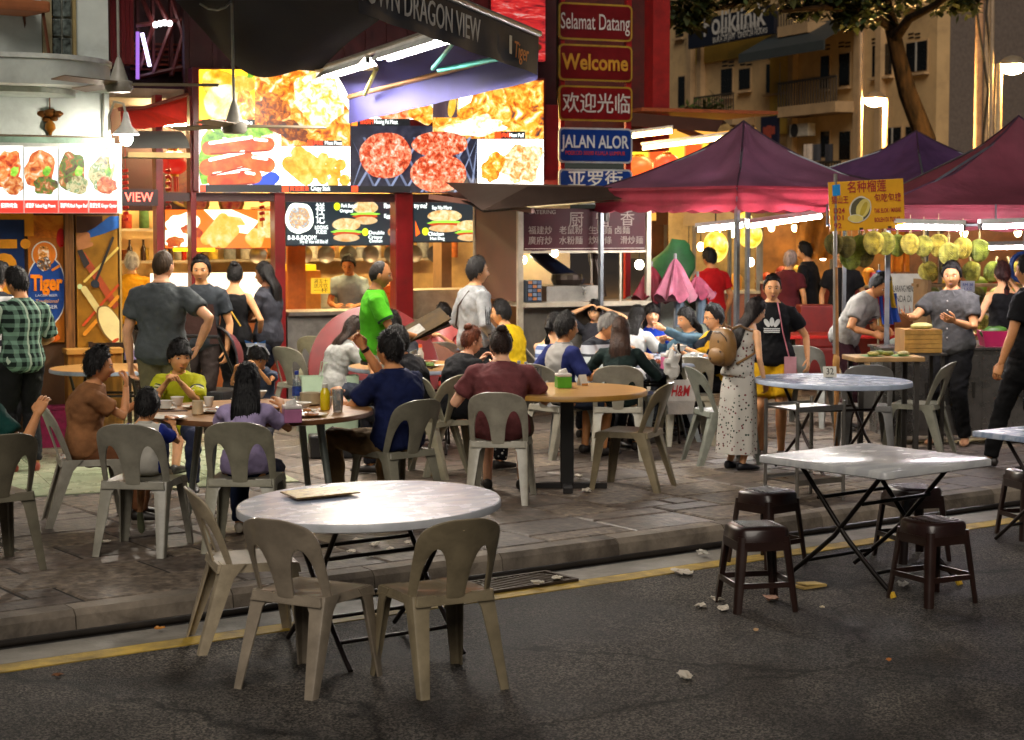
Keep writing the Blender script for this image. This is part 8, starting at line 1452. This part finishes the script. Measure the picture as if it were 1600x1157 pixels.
# more tableware, each at its own spot round a table
random.seed(31)
def scatter(center, rad, who, n, cat_group):
    for k in range(n):
        a = 2 * math.pi * (k + .3 * random.random()) / n; r_ = rad * random.uniform(.35, .86); p = (center[0] + r_ * math.cos(a), center[1] + r_ * math.sin(a), TZ)
        kind = ('bowl', 'cup', 'plate', 'chopsticks', 'spoon')[k % 5]; lb = '%s on the table of %s' % ({'bowl': 'small rice bowl', 'cup': 'handleless tea cup', 'plate': 'side plate with scraps', 'chopsticks': 'pair of dark chopsticks', 'spoon': 'white soup spoon'}[kind], who)
        if kind == 'bowl': t = lathe_thing('rice_bowl', lb, 'bowl', p, BOWL, POR, 16, cat_group); part('rice', MB().ell((0, 0, .036), (.048, .048, .014), 10, 6, warp=lambda v: v * (1 + .2 * noise.noise(v * 60))), M('d8d2c0', .7), t, smooth=True)
        elif kind == 'cup': t = lathe_thing('tea_cup', lb, 'cup', p, [(q * .75, z * 1.1) for q, z in CUP], POR, 16, cat_group); part('tea', MB().lathe([(.029, .045), (.001, .046)], 12), M('7a4a1c', .1), t)
        elif kind == 'plate': t = lathe_thing('side_plate', lb, 'plate', p, [(q * .75, z) for q, z in PLT], POR, 18, cat_group); part('food', MB().ell((.01, 0, .014), (.04, .03, .012), 9, 6, warp=lambda v: v * (1 + .5 * noise.noise(v * 50))), M(random.choice(('8a3a1c', 'a8782c', '5a7a2c')), .6, var=.5, scale=40), t)
        elif kind == 'chopsticks': t = thing('chopsticks', lb, 'chopsticks', p, a, cat_group); part('stick', MB().tube([(-.11, -.006, .005), (.11, -.003, .005)], .0035, 6), M('3a1c10', .4), t); part('stick', MB().tube([(-.11, .008, .005), (.11, .004, .005)], .0035, 6), M('3a1c10', .4), t)
        else: t = thing('soup_spoon', lb, 'spoon', p, a, cat_group); part('scoop', MB().ell((0, 0, .01), (.026, .02, .009), 10, 6), POR, t, smooth=True); part('grip', MB().tube([(.02, 0, .012), (.09, 0, .022)], .006, 6), POR, t, smooth=True)
scatter((FT.x, FT.y), .70, 'the family', 15, 'tableware of the family'); g_ = G(1012, 561, TZ); scatter((g_.x, g_.y), .6, 'the tent group', 15, 'tableware of the tent group'); g_ = G(684, 537, TZ); scatter((g_.x, g_.y), .55, 'the woman by the kiosk', 10, 'tableware by the kiosk'); g_ = G(652, 572, TZ); scatter((g_.x, g_.y), .55, 'the woman in pale grey', 10, 'tableware on the tan table behind')
# goods and pans in the grill shop
for j, (z, cols) in enumerate(((1.632, ('c8c0b0', 'b8642c', 'd8b040', '8a8a88')), (2.032, ('d8d4c8', 'a83a20', '4a6a3a', 'c89a3c')))):
    for k in range(22):
        x = XL + .3 + k * .22; h = random.uniform(.12, .26); w_ = random.uniform(.05, .09)
        tag(obj('stock_tin', MB().lathe([(w_ * .9, 0), (w_, .01), (w_, h), (w_ * .8, h + .01)], 12).mesh(M(cols[k % 4], .4, var=.3, scale=20), True), None, BU * x + BN * (TF + 4.42) + Vector((0, 0, z))), 'tin on the lower back shelf of the grill shop' if j == 0 else 'tin on the upper back shelf of the grill shop', 'tin', 'tins on the shop shelves')
for z in (1.60, 2.0): part('long_shelf', MB().bb(xw1 + .02, XR, TF + 4.28, TF + 4.58, z, z + .03), M('9a8a74', .5), shop)
for k in range(9):
    x = slab_x[0] + .3 + k * .28; t = thing('hanging_pan', 'steel pan hanging from the hood rail in the grill shop', 'pan', BU * x + BN * (TF + 2.5) + Vector((0, 0, 1.72)), BA, 'pans on the hood rail'); part('pan', MB().lathe([(.02, 0), (.09, .008), (.11, .04), (.105, .04), (.08, .015)], 16), M('8a8680', .3, .9), t, smooth=True).rotation_euler = (math.pi / 2, 0, 0); part('handle', MB().tube([(0, 0, .1), (0, 0, .24)], .009, 6), M('2a2624', .5), t)
# cardboard under the square table foot
p = G(1265, 918, 0); t = thing('folded_card', 'folded cardboard wedge under the square table leg', 'cardboard', (p.x, p.y, .004), .6); part('sheet', MB().bb(-.09, .09, -.05, .05, 0, .012), M('b89a5a', .7, var=.2), t); part('flap', MB().box((.01, .0, .018), (.15, .09, .006), Matrix.Rotation(.08, 3, 'Y')), M('c8ac6a', .7), t)
# ================================================================== finish: lettering -> mesh
bpy.context.view_layer.update(); dg = bpy.context.evaluated_depsgraph_get()
for o, wd in TEXTS:
    me = bpy.data.meshes.new_from_object(o.evaluated_get(dg)); me.name = 'lettering'
    n = bpy.data.objects.new('lettering', me); nm = o.name; par = o.parent; ml = o.matrix_local.copy(); bpy.data.objects.remove(o); n.name = nm; COL.objects.link(n); n.parent = par; n.matrix_local = ml
    if wd and len(me.vertices):
        xs = [v.co.x for v in me.vertices]; k = wd / max(1e-6, (max(xs) - min(xs)))
        for v in me.vertices: v.co.x *= k
